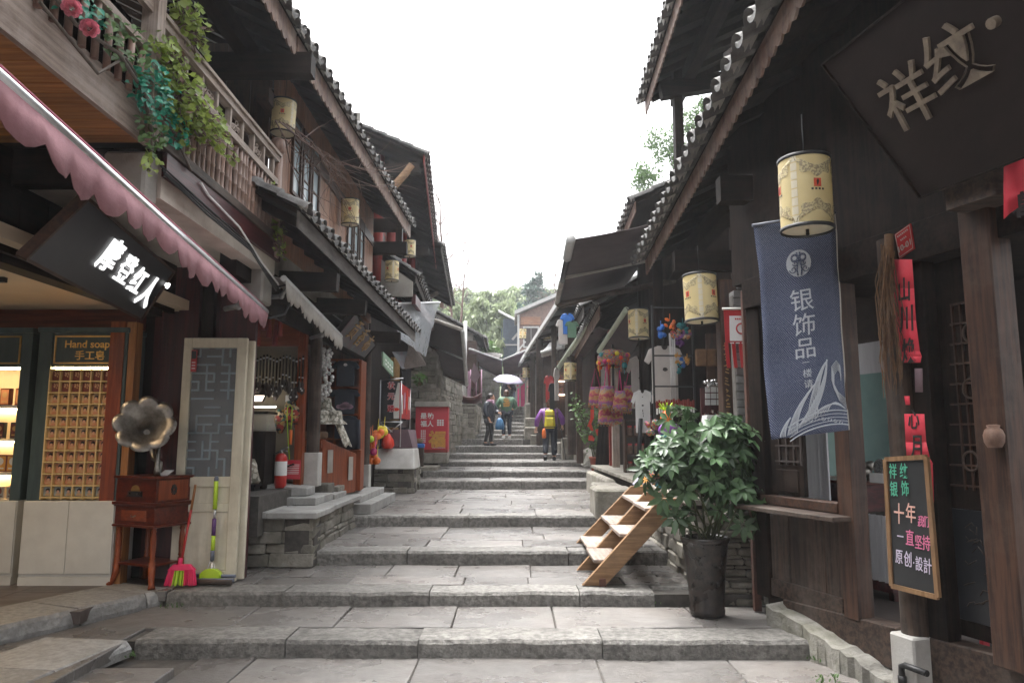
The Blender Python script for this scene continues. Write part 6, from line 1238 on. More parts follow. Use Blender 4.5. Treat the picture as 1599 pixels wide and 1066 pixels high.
part('wave_print', x, MT['denimprint'], BN)
# inside the silver shop
sc_ = T('glass_showcase', 'pale green glass showcase with silver ornaments behind the banner', 'showcase', PX(1350, .3, -1.0)); x = MB(); fbox(x, 1290, 1420, 1.26, 2.25, -1.35, -1.32); part('back_glass', x, MT['showglass'], sc_); x = MB(); fbox(x, 1290, 1420, 1.0, 1.26, -1.35, -.85); part('top_drawer', x, MT['maroon_x'], sc_, .006); x = MB(); fbox(x, 1285, 1425, 1.235, 1.262, -1.37, -.80); part('top_board', x, MT['mahog_x'], sc_, .004)
for px in (1300, 1395, 1440): x = MB(); fbox(x, px, px + 8, .3, 1.0, -.95, -.88); part('leg', x, MT['maroon_z'], sc_)
x = MB(); fbox(x, 1290, 1420, 2.25, 2.55, -1.4, -1.34); part('upper_panel', x, MT['curtain'], sc_); x = MB(); fbox(x, 1285, 1300, 2.25, 2.5, -1.33, -1.31); part('lamp_glass', x, MT['leaflime'], sc_)
x = MB(); fbox(x, 1300, 1440, .38, .46, -1.1, -.8); part('foot_rail', x, MT['maroon_x'], sc_)
x = MB()
for px0, px1, z0, z1, off, lb_ in ((1252, 1300, 1.1, 2.3, -.6, 'pale grey curtain seen through the shop window under the banner'), (1330, 1400, .46, 1.0, -.8, 'pale grey curtain hanging below the showcase beside the chalkboard')):
    P = []; a, b_ = PX(px0, 1, off), PX(px1, 1, off); x = MB()
    for i in range(25): p = a + (b_ - a) * (i / 24) + FN * .025 * math.sin(i * 1.9); P.append([V(p.x, p.y, z0), V(p.x, p.y, z1)])
    x.grid(P); TM('curtain', x, MT['curtain'], lb_, 'curtain')
x = MB(); c = PX(1375, 1.38, -1.0); x.lathe([(0, -.012), (.075, -.012), (.085, 0), (.07, .012), (.03, .02), (0, .012)], c, FN, 22); x.bb((c.x - .05, c.y - .03, 1.262), (c.x + .05, c.y + .03, 1.31)); TM('silver_plate', x, MT['silver'], 'round embossed silver plate standing on the showcase', 'silver plate')
x = MB(); c = PX(1349, 1.32, -.98); x.ball((c.x, c.y, 1.34), (.075, .05, .05), 12, 8); x.ball((c.x + .06, c.y - .02, 1.40), (.04, .035, .04), 10, 7); x.ball((c.x - .07, c.y, 1.40), (.015, .015, .04), 6, 5)
for dx in (-.05, .05):
    for dy in (-.025, .025): x.tube([V(c.x + dx, c.y + dy, 1.34), V(c.x + dx, c.y + dy, 1.262)], .014, 6)
x.lathe([(.038, -.02), (.05, .0), (.038, .02)], (c.x + .05, c.y - .01, 1.39), (1, 0, .3), 12); TM('lion_figure', x, MT['brassdark'], 'small bronze lion figure beside the silver plate', 'figurine')
x = MB(); fbox(x, 1368, 1400, 1.262, 1.34, -.93, -.86); TM('price_card', x, MT['white'], 'white card box on the showcase below the silver plate', 'card')
x = MB(); c = PX(1590, .5, -.5); x.bb((c.x - .16, c.y - .16, .48), (c.x + .16, c.y + .16, .54))
for sx in (-1, 1):
    for sy in (-1, 1): x.bb((c.x + sx * .14 - .02, c.y + sy * .14 - .02, .3), (c.x + sx * .14 + .02, c.y + sy * .14 + .02, .48))
TM('stool', x, MT['posterred'], 'low red stool inside the doorway at the right edge', 'stool')
x = MB(); c = PX(1409, .12, .19); x.tube([c + V(0, 0, -.12), c + V(0, 0, .05), c + V(.0, -.0, .085), c + FD * .03 + V(0, 0, .10), c + FD * .2 + V(0, 0, .10)], .02, 10); x.tube([c + V(0, 0, -.02), c + V(0, 0, .03)], .026, 10); TM('drain_pipe', x, MT['blackmetal'], 'black iron drain pipe elbow before the white stone post base', 'pipe')
x = MB(); c0 = AZ(1183, 952, .135); x.bb((c0.x - .03, c0.y - .03, .131), (c0.x + .03, c0.y + .03, 3.0)); TM('steel_post', x, MT['rust'], 'slim rusty square post standing left of the shop window', 'post')
RB1 = T('brick_pier', 'grey brick pier behind the rusty post', 'pier', (2.5, 7.1, .9)); x = MB(); q = random.Random(8); z = .95; k = 0
while z < 3.0:
    y0 = 2.12 - (.12 if k % 2 else 0)
    while y0 < 2.9:
        a, b_ = max(y0, 2.12), min(y0 + .24, 2.9)
        if b_ - a > .03: x.bb((a + .005, 6.95 + q.uniform(-.006, .006), z + .005), (b_ - .005, 7.1, z + .07), q.uniform(.7, 1.3))
        y0 += .24
    z += .075; k += 1
part('bricks', x, MT['brick'], RB1, .004); x = MB(); x.bb((2.12, 6.965, .9), (2.9, 7.08, 3.0)); part('mortar', x, MT['mortar'], RB1)
DS = T('stone_pier', 'dry stone pier of thin slabs behind the black plant pot', 'pier', (2.2, 7.15, .13)); rubble(DS, 'slab_courses', (1.9, 7.02), (2.34, 6.98), .12, .96, seed=30, ch=(.03, .085), cw=(.2, .5)); rubble(DS, 'lower_face', (1.72, 7.45), (1.92, 7.1), .12, .95, seed=33, ch=(.05, .12)); rubble(DS, 'side_face', (2.36, 6.9), (2.2, 6.7), .2, 1.0, 'mossy', seed=34, ch=(.1, .2), cw=(.1, .3))
# raised floor of the souvenir shops
PD2 = T('stone_podium', 'stone podium under the souvenir shops on the right', 'podium', (2.2, 10, .2)); x = MB(); x.bb((1.78, 7.4, .1), (4.5, 16.2, 1.03)); part('core', x, MT['mortar'], PD2); rubble(PD2, 'stone_face', (1.70, 10.5), (1.74, 7.4), .2, 1.0, seed=35); x = MB()
for i in range(10): x.bb((1.69, 7.2 + i * .88, 1.0), (2.6, 7.2 + i * .88 + .87, 1.06), rnd.uniform(.8, 1.2))
part('edge_slab', x, MT['rubble'], PD2, .01)
x = MB(); x.bb((1.16, 10.42, .5), (1.72, 11.2, .93)); x.bb((1.3, 11.21, .5), (1.72, 12.4, .91), .9); x.bb((1.55, 12.41, .5), (1.72, 15.6, .95), 1.1); part('front_block', x, MT['rubble'], PD2, .03)
x = MB(); x.bb((2.0, 15.6, .6), (2.9, 18.6, 1.0), 1.05); x.bb((1.92, 17.6, .8), (2.6, 18.4, .95), .9); x.hexa([V(1.75, 18.5, .9), V(2.6, 18.3, .9), V(2.6, 20.5, .9), V(1.8, 20.5, .9), V(1.95, 18.6, 1.1), V(2.6, 18.4, 1.5), V(2.6, 20.5, 1.6), V(1.95, 20.5, 1.3)]); TM('stone_bank', x, MT['mossy'], 'sloping mossy stone bank behind the red potted climber', 'stone', bev=.04)
# wooden step stair with three stringers
WS = T('wooden_stair', 'weathered wooden three stringer steps climbing to the souvenir shop', 'steps', (1.1, 8.0, .26))
for Y, z0, xo in ((7.2, .262, .0), (8.0, .262, .02), (8.95, .41, .10)):
    x = MB(); b0, b1 = .66 + xo, .88 + xo; x.prism([V(b0, Y - .03, z0), V(b1, Y - .03, z0), V(1.66, Y - .03, 1.07), V(1.42, Y - .03, 1.07)], (0, .06, 0)); part('stringer', x, MT['pine_x'], WS, .004)
for i, (xx_, zz) in enumerate(((.88, .46), (1.13, .70), (1.38, .94))):
    x = MB(); x.bb((xx_ - .10, 7.23, zz), (xx_ + .17, 7.97, zz + .032), rnd.uniform(.8, 1.1)); x.bb((xx_ - .08, 8.03, zz), (xx_ + .19, 8.92, zz + .032), rnd.uniform(.8, 1.1)); part('tread', x, MT['grey_y'], WS, .004)
x = MB(); c = AZ(935, 905, .262); x.bb((c.x - .03, 7.14, .262), (c.x + .03, 7.172, .33)); part('iron_bracket', x, MT['rust'], WS)
# ---------------------------------------------------------------- souvenir shop under the long eave
S2 = T('timber_shop', 'open timber souvenir shop with black display rack beside the white T-shirts', 'shop', (3, 9.5, 1.05))
x = MB(); x.bb((2.2, 12.6, 1.05), (5.2, 12.7, 5.4)); part('end_wall', x, MT['dark_z'], S2); x = MB(); x.bb((4.4, 7.1, 1.05), (4.5, 12.6, 4.2)); part('back_wall', x, MT['tiedark'], S2)
x = MB(); planks(x, (2.55, 9.6), (3.05, 9.6), 1.06, 3.0, .25, .05); part('wood_panel', x, MT['brown_z'], S2)
cpz = MB(); cpz.bb((2.18, 7.62, 1.05), (2.36, 7.8, 3.3)); cp_ = part('carved_pillar', cpz, MT['brown_z'], S2, .01); x = MB()
for k in range(9):
    for j in range(3): z = 2.62 - k * .12 - j * .03; x.bar(V(2.20 + rnd.uniform(0, .02), 7.615, z), V(2.235 + rnd.uniform(0, .02), 7.615, z + rnd.uniform(-.02, .02)), .006, .012)
part('gilt_characters', x, MT['goldpaint'], cp_)
for xx_, yy in ((2.12, 10.5), (2.3, 12.5)): x = MB(); lathe_post(x, xx_, yy, 1.05, 4.2, .08); part('post', x, MT['dark_z'], S2)
pn = T('red_pennant', 'red pennant with white panel and hanging ribbons beside the denim banner', 'pennant', AY(1160, 530, 6.9)); Yp = 6.9
def pq_(l, r_, t, b_, m, name, dx=0, off=0): x = MB(); x.plate(AY(l + dx, b_, Yp - off), AY(r_ + dx, b_, Yp - off), AY(r_, t, Yp - off), AY(l, t, Yp - off), (0, .006, 0)); return part(name, x, MT[m], pn)
pq_(1130, 1183, 483, 535, 'redplate', 'cloth', 3); wp = pq_(1139, 1177, 493, 532, 'tee', 'white_panel', 1, .008)
for i in range(5): pq_(1131.5 + i * 11, 1137 + i * 11, 535, 574, 'redplate', 'ribbon', 4, .002)
x = MB(); x.tube([AY(1128, 482, Yp), AY(1182, 482, Yp)], .012, 6); part('rod', x, MT['offwhite'], pn); x = MB(); cc = AY(1158, 513, Yp - .012); x.lathe([(.042, 0), (.055, 0), (.055, .004), (.042, .004), (.042, 0)], cc, (0, -1, 0), 24)
for k in range(6): x.bb((cc.x - .06 + k * .02, cc.y - .003, cc.z + .085), (cc.x - .046 + k * .02, cc.y, cc.z + .10))
part('emblem', x, MT['redplate'], pn); x = MB()
for k in range(4): p = AY(1143 + k * 9, 535.5, Yp - .006); x.bb((p.x - .018, p.y - .003, p.z - .004), (p.x + .018, p.y, p.z + .006))
part('lettering', x, MT['tee'], pn)
RK = T('display_rack', 'tall black metal display rack of souvenirs under the right eave', 'rack', (2.35, 10.0, 1.05))
rx = [AY(px, 600, 10.0).x for px in (1021, 1084)]
for xx_ in rx: x = MB(); x.bb((xx_ - .012, 9.98, 1.06), (xx_ + .012, 10.02, 3.45)); part('upright', x, MT['blackmetal'], RK)
for z in (1.25, 1.7, 2.0, 2.33, 2.75, 3.42): x = MB(); x.bb((rx[0], 9.985, z - .01), (rx[1], 10.015, z + .01)); part('cross_bar', x, MT['blackmetal'], RK)
def blob(px, py, Y, r, m, name, label, cat, grp=None, sq=(1, .6, 1)):
    x = MB(); q = random.Random(int(px * 7 + py))
    for k in range(8): x.ball((q.uniform(-.6, .6) * r * sq[0], q.uniform(-.4, .4) * r, q.uniform(-.9, .7) * r * sq[2]), (r * q.uniform(.25, .5), r * q.uniform(.2, .35), r * q.uniform(.22, .5)), 8, 5, q.uniform(.45, 1.1), 0, Matrix.Rotation(q.uniform(-1, 1), 3, 'Y'))
    x.tube([V(0, 0, r * .6), V(0, 0, r * 1.6)], .005, 4)
    o = TM(name, x, MT[m], label, cat, grp, loc=V(0, 0, 0)); o.location = AY(px, py, Y); return o
for px, py, m_, lb_ in ((1032, 516, 'blue', 'blue knitted pouch at the upper left of the black rack'), (1046, 505, 'mandarin', 'orange cloth toy at the top of the black rack'), (1055, 522, 'ethnicfine', 'multicoloured cloth toy in the middle of the rack top'), (1066, 512, 'turq', 'turquoise cloth toy near the rack top'), (1063, 530, 'purple', 'purple cloth toy under the turquoise one'), (1074, 520, 'ethnic', 'striped cloth toy at the upper right of the rack')): blob(px, py, 9.9, .085, m_, 'cloth_toy', lb_, 'toy', 'cloth toys on the black rack')
for px, py, m_, lb_ in ((1058, 560, 'amber', 'amber hanging charm on the right side of the rack'), (1066, 566, 'blue', 'blue hanging charm between two amber ones'), (1073, 562, 'amber', 'amber hanging charm at the far right of the rack'), (1061, 575, 'turq', 'turquoise hanging charm below the amber ones')): blob(px, py, 9.95, .055, m_, 'hanging_charm', lb_, 'charm', 'hanging charms on the rack', (.7, .5, 1.4))
put(shirt(.52, .80, 'teegrey', 'ink', 'grey T-shirt with cartoonless dark print behind the black rack', [('*', 0, -.42, .035)]), AY(1037, 540, 10.4), 0)
x = MB()
for k in range(12): p = AY(1049 + rnd.uniform(-4, 5), 520, 10.05); x.tube([p, p + V(rnd.uniform(-.02, .02), 0, -rnd.uniform(.8, 1.25))], .008, 5, True, rnd.uniform(.7, 1.1))
TM('bead_curtain', x, MT['tee'], 'white hanging strings in the middle of the black rack', 'strings')
cb = T('hair_comb', 'red and white comb in the long row on the rack shelf', 'comb', (0, 0, 0), 'combs on the rack shelf'); x = MB(); x.bb((-.012, -.01, 0), (.012, .01, .10)); part('handle', x, MT['redp_z'], cb); x = MB(); x.bb((-.010, -.008, -.08), (.010, .008, 0)); part('teeth', x, MT['tee'], cb)
for i in range(16):
    p = AY(1026 + i * 3.8, 636 + rnd.uniform(-2, 2), 9.9)
    if i == 0: cb.location = p
    else: dup(cb, p, rnd.uniform(-.4, .4))
cs_ = T('card_display', 'stand of small silver cards near the carved pillar', 'display stand', AY(1112, 620, 8.4)); x = MB(); p = AY(1113, 640, 8.4); x.bb((p.x - .13, 8.4, 1.06), (p.x + .12, 8.44, p.z + .25)); part('panel', x, MT['maroon_z'], cs_); 
for j in range(3):
    for i in range(3): x = MB(); a = AY(1105 + i * 9, 608 + j * 10, 8.37); x.bb((a.x - .028, 8.36, a.z - .03), (a.x + .028, 8.37, a.z + .03)); part('card', x, MT['palegrey'], cs_)
x = MB()
for k in range(60): a = AY(rnd.uniform(1098, 1126), rnd.uniform(640, 690), 8.36); x.ball(a, .012, 5, 4, rnd.uniform(.6, 1.5))
part('beads', x, MT['beads'], cs_); x = MB()
for k in range(26): a = AY(rnd.uniform(1096, 1126), rnd.uniform(594, 604), 8.3); x.ball(a, .02, 6, 4, rnd.uniform(.5, 1.5))
part('trinkets', x, MT['silver'], cs_)
for i, px in enumerate((1100, 1118, 1129)): x = MB(); p = AY(px, 556, 9.3); x.bb((p.x - .07, 9.45, p.z - .11), (p.x + .07, 9.5, p.z + .11)); TM('packet', x, MT['straw'], ('leftmost', 'middle', 'rightmost')[i] + ' of three straw coloured packets on the brown panel', 'packet', 'packets on the brown panel', .01)
x = MB(); p = AY(1122, 655, 7.5)
for k in range(5): x.bb((p.x - .13 + k * .004, 7.5, p.z - .06 + k * .022), (p.x + .13 - k * .003, 7.7, p.z - .04 + k * .022), rnd.uniform(.9, 1.05))
TM('paper_stack', x, MT['white'], 'stack of white papers behind the umbrella plant', 'papers'); x = MB(); x.bb((p.x - .2, 7.45, 1.06), (p.x + .2, 7.85, p.z - .06)); TM('goods_table', x, MT['dark_x'], 'dark table carrying the white papers', 'table')
# third bay
put(shirt(.42, .92, 'teegrey', 'ink', 'long pale T-shirt with small dark print under the dim lantern', [('*', 0, -.42, .022), ('|', 0, -.52, .10)]), AY(998, 556, 12.9), 0); put(shirt(.34, .70, 'tee', 'ink', 'white T-shirt with vertical dark print in front of the others', [('*', 0, -.16, .010), ('*', 0, -.36, .018), ('|', 0, -.46, .13)]), AY(1003, 609, 12.2), -.15)
x = MB(); p = AY(996, 740, 12.1); x.tube([V(p.x, 12.1, 1.05), V(AY(1001, 672, 12.1).x, 12.1, 1.95)], .035, 8); TM('mannequin_leg', x, MT['black'], 'black stand below the white T-shirt', 'stand')
CR = T('trinket_carousel', 'round rack of bright felt ornaments above the striped bags', 'rack', AY(957, 560, 13)); cc = AY(957, 562, 13); x = MB(); x.tube([cc + V(0, 0, -.9), cc + V(0, 0, .28)], .02, 6); part('pole', x, MT['blackmetal'], CR); x = MB(); x.lathe([(0, .20), (.18, .17), (.26, .08), (.27, -.05), (.22, -.1)], cc, n=22, fn=lambda r, z, a: (r * (1 + .06 * math.sin(a * 7)), z)); part('felt_ring', x, MT['ethnicfine'], CR)
for k in range(22): a = k * 2 * math.pi / 22; x = MB(); b_ = cc + V(.26 * math.cos(a), .26 * math.sin(a), rnd.uniform(-.12, .1)); x.ball(b_, rnd.uniform(.035, .055), 7, 5); x.tube([b_, b_ + V(0, 0, -.16)], .006, 4); part('felt_ornament', x, MT[('tomato', 'turq', 'magenta', 'mandarin', 'ethnicfine', 'lemon')[k % 6]], CR)
bg_ = T('striped_bag', '', 'bag', (0, 0, 0), 'striped woven bags under the felt ornaments'); x = MB(); x.lathe([(0, -.28), (.08, -.29), (.125, -.25), (.115, -.12), (.085, 0), (.09, .02), (.08, .02), (.07, -.02)], (0, 0, 0), n=18, fn=lambda r, z, a: (r * (1 + .07 * math.sin(a * 4)), z)); part('pouch', x, MT['ethnic'], bg_)
x = MB()
for k in range(16): a = k * math.pi / 8; x.tube([V(.12 * math.cos(a), .12 * math.sin(a), -.25), V(.13 * math.cos(a), .13 * math.sin(a), -.32)], .006, 4, True)
part('fringe', x, MT['ethnicfine'], bg_); x = MB(); x.tube([V(-.08, 0, 0), V(0, 0, .34), V(.08, 0, 0)], .009, 5); part('strap', x, MT['magenta'], bg_)
for i, (px, py, Y, s, lb_) in enumerate(((930, 606, 13.2, 1.05, 'leftmost woven bag with cream rim'), (948, 605, 12.8, 1.2, 'large orange and violet woven bag in the centre'), (968, 612, 12.7, 1.1, 'magenta woven bag right of the centre'), (984, 604, 13.0, 1.1, 'rightmost woven bag with dark red rim'), (945, 634, 13.0, 1.1, 'lower left pink woven bag'), (962, 636, 13.1, 1.0, 'lower right pink woven bag'), (976, 622, 13.2, .9, 'small woven bag low at the back'))):
    p = AY(px, py, Y)
    if i == 0: put(bg_, p, 0, s); bg_["label"] = lb_
    else: dup(bg_, p, i * .9, lb_, None, s)
SS = T('spice_shelf', 'small brown shelf unit with jars below the white T-shirt', 'shelf', AY(990, 738, 12.6)); X0, X1 = AY(976, 700, 12.6).x, AY(1012, 700, 12.6).x
for xx_ in (X0, X1): x = MB(); x.bb((xx_ - .015, 12.5, 1.05), (xx_ + .015, 12.75, 1.95)); part('side', x, MT['brown_z'], SS)
for z in (1.06, 1.36, 1.66, 1.94): x = MB(); x.bb((X0, 12.5, z - .012), (X1, 12.75, z + .012)); part('board', x, MT['brown_x'], SS)
jr = T('glass_jar', 'brown spice jar on the small shelf unit', 'jar', (0, 0, 0), 'spice jars on the shelf unit'); x = MB(); x.lathe([(0, 0), (.042, 0), (.045, .02), (.045, .12), (.035, .14), (0, .14)], (0, 0, 0), n=12); part('glass', x, MT['fascia'], jr); x = MB(); x.lathe([(.038, .14), (.038, .17), (0, .17)], (0, 0, 0), n=12); part('lid', x, MT['redplate'], jr)
for j, z in enumerate((1.072, 1.372, 1.672)):
    for i in range(3):
        p = V(X0 + .08 + i * .12, 12.58, z)
        if i == j == 0: jr.location = p
        else: dup(jr, p)
x = MB(); x.bb((AY(957, 700, 14.6).x, 14.6, .9), (AY(968, 700, 14.6).x, 14.75, 3.6)); TM('wooden_post', x, MT['grey_z'], 'pale weathered wooden post left of the spice shelf', 'post', bev=.006)
for i, (pa, pb, lb_) in enumerate(((945, 953, 'dark leaning board nearest the pale post'), (939, 948, 'middle dark board leaning behind the red pot'), (934, 942, 'last dark board leaning behind the red pot'))): x = MB(); x.bar(AY(pa, 733, 16.2 + i * .1), AY(pb, 636, 16.3 + i * .1), .14, .03, (0, 1, 0)); TM('leaning_board', x, MT['dark_z'], lb_, 'board', 'dark boards leaning by the post')
x = MB(); x.bar(AY(990, 757, 9.6), AY(1016, 728, 9.7), .04, .04); bx_ = TM('rolled_cloth', x, MT['lilac'], 'lilac rolled cloth lying along the tan box', 'cloth'); x = MB(); x.hexa([AY(996, 760, 9.7), AY(1016, 758, 9.7), AY(1030, 735, 9.9), AY(1018, 728, 9.9)] + [p + V(0, .15, .0) for p in (AY(996, 760, 9.7), AY(1016, 758, 9.7), AY(1030, 735, 9.9), AY(1018, 728, 9.9))]); TM('card_box', x, MT['amber'], 'tan open box beside the lilac cloth', 'box')
for i, (px, py, m_, lb_) in enumerate(((1021, 745, 'ethnicfine', 'red and white bracelets heaped at the top of the wooden steps'), (1030, 738, 'hotpink', 'hot pink bracelets behind the red ones'), (1027, 732, 'blue', 'blue bracelets topmost of the heap'), (1028, 757, 'turq', 'turquoise cloth peeping below the bracelets'))): blob(px, py, 8.7, .075, m_, 'bracelet_heap', lb_, 'bracelets', None, (1, .8, .8))
pk = T('knitted_hat', 'orange and teal knitted pineapple shaped bag above the umbrella plant', 'bag', AY(1050, 672, 8.6)); c = AY(1040, 652, 8.8); x = MB(); x.ball(c, (.07, .07, .09), 12, 8); part('orange_top', x, MT['mandarin'], pk); x = MB(); x.ball(c + V(.04, .0, -.15), (.14, .10, .10), 14, 8); part('mauve_band', x, MT['purple'], pk); x = MB(); x.ball(c + V(.05, .0, -.23), (.14, .10, .10), 14, 8); part('teal_base', x, MT['turq'], pk)
x = MB()
for k in range(14): a = k * 2.4; x.bar(c + V(0, 0, .08), c + V(.09 * math.cos(a), .05 * math.sin(a), .14 + .04 * math.sin(k)), .02, .004)
part('leaf_tuft', x, MT['lime'], pk)
blob(1017, 668, 9.3, .10, 'ethnicfine', 'round_purse', 'round yellow and red purse hanging left of the pineapple bag', 'purse'); x = MB(); p = AY(1017, 655, 9.3); x.tube([p, AY(1017, 610, 9.3)], .006, 5); TM('purse_cord', x, MT['black'], 'thin cord holding the round yellow purse', 'cord')
# big dark awning and what lies beyond
A_, B_, C__, D__ = AY(1058, 338, 9.7), AY(891, 374, 10.4), AY(871, 470, 15.0), AY(975, 447, 15.0)
o = flat_awning('big dark awning spreading over the steps from the right', A_, B_, C__, D__, 'canvasdark', (('DC', 'old_x', .05), ('BC', 'blackmetal', .05), ('ADBC', 'canvasgrey', .045)))
x = MB(); x.lathe([(0, -.06), (.07, -.06), (.07, 1.0), (0, 1.0)], B_ - V(0, .05, .01), (B_ - C__), n=16); x.v = [p + (C__ - B_).normalized() * 1.0 for p in x.v]; part('roller_end', x, MT['palegrey'], o); x = MB(); x.tube([B_ + (C__ - B_) * .55 - V(.02, 0, .06), C__ - V(.02, 0, .05)], .05, 8); part('front_rail', x, MT['canvasgrey'], o)
x = MB(); x.bb((2.3, 12.7, 3.0), (2.45, 15.6, 3.3)); x2 = part('wall_bracket', x, MT['old_y'], o)
x = MB(); x.tube([AY(872, 476, 14.9), AY(1052, 438, 11.0)], .05, 8); part('lower_bar', x, MT['old_x'], o)
flat_awning('green edged awning low over the hanging bags', AY(1010, 500, 11.5), AY(978, 480, 11.5), AY(935, 546, 14.6), AY(985, 560, 14.6), 'canvasdark', (('BC', 'palegreen', .045),))
flat_awning('pale green edged awning beyond the tile ends', AY(950, 515, 15), AY(922, 500, 15), AY(868, 578, 22), AY(895, 580, 22), 'canvasdark', (('BC', 'palegreen', .07),))
S3 = T('timber_house', 'tile eaved house row beyond the big dark awning', 'house', (2.6, 17, 1.2))
roof(S3, 'pent_tiles', (1.56, 12.9, 3.93), (1.64, 19.4, 3.82), (1.1, 0, .55), .26, .08, .2, fh=.2, scal=0, raft=8, seed=40); roof(S3, 'eave_tiles', (1.60, 16.2, 4.50), (1.60, 24.6, 4.48), (1.6, 0, .8), .28, .08, .25, fh=.2, scal=0, fas='greyfascia', raft=6, seed=41)
x = MB(); x.bb((2.5, 15.0, 1.0), (5, 25, 4.7)); part('wall', x, MT['dark_z'], S3); x = MB(); x.bb((2.3, 17.9, 1.0), (2.5, 19, 3.6)); part('white_wall', x, MT['offwhite'], S3); x = MB(); x.bb((2.02, 15.4, .9), (2.12, 15.5, 3.9)); part('post', x, MT['redp_z'], S3); x = MB(); x.bb((1.62, 18.6, 1.0), (1.78, 18.76, 3.8)); part('post', x, MT['brown_z'], S3)
roof(S3, 'high_tiles', (1.9, 10.95, 5.2), (2.0, 14.5, 5.1), (2.4, 0, 1.1), .28, .085, .3, fh=.14, scal=0, seed=42)
S4 = T('canopy_row', 'row of dark corrugated canopies with pale edge over the far right shops', 'canopy', (1.5, 27, 1.6))
for (a, b_), sd in ((((1.18, 17.2, 4.86), (.55, 27, 4.72)), 1), (((.52, 27.2, 4.66), (-.06, 38, 4.60)), 2)):
    a, b_ = V(*a), V(*b_); w_ = V(2.4, .3, .75); x = MB(); x.plate(a, b_, b_ + w_, a + w_, (0, 0, .05)); part('canopy', x, MT['corrug'], S4); x = MB(); x.bar(a + V(-.02, 0, .03), b_ + V(-.02, 0, .03), .08, .14); part('edge_bar', x, MT['palegrey'], S4)
    for k in range(6): p = a + (b_ - a) * ((k + .5) / 6); x = MB(); x.bar(p + V(0, 0, -.05), p + w_ + V(0, 0, -.05), .08, .08); part('rafter', x, MT['old_x'], S4)
x = MB(); x.hexa([V(2.2, 19.5, 1.2), V(4, 19.5, 1.2), V(4, 34, 1.2), V(.85, 34, 1.2), V(2.2, 19.5, 4.9), V(4, 19.5, 4.9), V(4, 34, 5.0), V(.85, 34, 5.0)]); part('back_wall', x, MT['brown_z'], S4)
for px, Y, w_ in ((843, 23, .22), (866, 20.5, .14), (893, 19, .22), (832, 27, .18), (828, 30, .16)): x = MB(); c = AY(px, 620, Y); x.bb((c.x - w_ / 2, Y, 1.2), (c.x + w_ / 2, Y + .2, 4.7)); part('post', x, MT['old_z'], S4)
x = MB(); x.bb((.42, 24.4, 1.3), (.95, 26.3, 1.98)); x.bb((.46, 26.31, 1.3), (1.0, 28.5, 2.33), .9); x.bb((.6, 24.0, 1.2), (1.9, 24.4, 1.72), .8); x.bb((.5, 28.5, 1.3), (1.5, 34, 2.95), .9); x.bb((1.35, 21.7, 1.0), (3, 34, 1.5), .85); x.bb((1.75, 19.6, .8), (3, 21.7, 1.25), .95); TM('stone_ledge', x, MT['rubble'], 'stepped stone ledges right of the upper flight', 'stone', bev=.03)
flat_awning('small white topped awning beyond the tiled roofs', AY(893, 524, 20), AY(880, 540, 20), AY(846, 548, 22), AY(858, 535, 22), 'white', (('BC', 'palegrey', .05),))
x = MB(); P = []
for i in range(13): p = AY(846 + i * 2.0, 548 - i * .5, 21.95 - .06 * i); P.append([p, p - V(0, 0, .18 + .02 * (i % 2))])
x.grid(P); o = TM('awning_valance', x, MT['canvasgrey'], 'cream valance cloth hung along the white topped awning', 'cloth'); o.modifiers.new('s', 'SOLIDIFY').thickness = .01
for px, py, m_, lb_, hh in ((886, 503, 'blue', 'blue cloth drying under the far right canopy', .5), (879, 512, 'teegrey', 'pale cloth drying beside the blue one', .6), (893, 515, 'greenjacket', 'grey green cloth drying right of the blue one', .4)): x = MB(); c = AY(px, py, 16.5); put(shirt(.30, hh * .95, m_, None, lb_, [], 'drying cloths', 'cloth', 'drying_cloth'), c + V(0, 0, .2), .2)
for i, (px, py, Y, w_, h_, m_, lb_) in enumerate(((857, 600, 20.5, .20, .5, 'redplate', 'red garment hanging high by the far right post'), (862, 612, 20.3, .16, .5, 'black', 'black garment hanging below the red one'), (869, 588, 20.2, .14, .6, 'teegrey', 'pale garment hanging by the lit shelves'), (860, 634, 20.6, .2, .45, 'couplet', 'rose garment hanging low at the far right shops'), (854, 655, 20.8, .28, .55, 'lilac', 'lilac garment on the low rail behind the walker'), (870, 650, 20.4, .25, .4, 'canvasmauve', 'mauve garment nearest the purple jacket walker'))): put(shirt(w_ * 1.3, h_ * 1.5, m_, None, lb_, [], 'garments hanging at the far right shops', 'garment', 'hanging_garment'), AY(px, py - 14, Y), .3 * i)
LS = T('lit_shelf', 'warmly lit narrow shelf of goods at the far right shop', 'shelf', AY(874, 660, 23.6)); c = AY(874, 600, 23.6); x = MB(); x.bb((c.x - .17, 23.7, 1.6), (c.x + .17, 23.75, 4.1)); part('back', x, MT['brown_z'], LS)
for py in (575, 596, 617): p = AY(874, py, 23.6); x = MB(); x.bb((p.x - .16, 23.55, p.z), (p.x + .16, 23.7, p.z + .03)); part('board', x, MT['shopglow'], LS); x = MB(); x.bb((p.x - .13, 23.58, p.z + .035), (p.x + .12, 23.68, p.z + .24)); part('goods', x, MT['ethnicfine'], LS)  # boards glow themselves, standing in for the shelf lighting
x = MB(); x.bb((AY(822, 560, 31).x, 31, AY(822, 552, 31).z - .9), (AY(836, 560, 31).x, 31.06, AY(822, 552, 31).z - .1)); TM('wall_plaque', x, MT['maroon_x'], 'dark red vertical board under the far canopy', 'board')
x = MB(); c = AY(812, 634, 33.8); x.bb((c.x - .12, 33.8, 3.02), (c.x + .22, 33.85, 4.1)); TM('pink_door', x, MT['pink'], 'bright pink door panel at the top of the steps', 'door')
PK = T('lattice_front', 'white and pink lattice shop frame around the pink door', 'frame', (0.6, 33.5, 3.0))
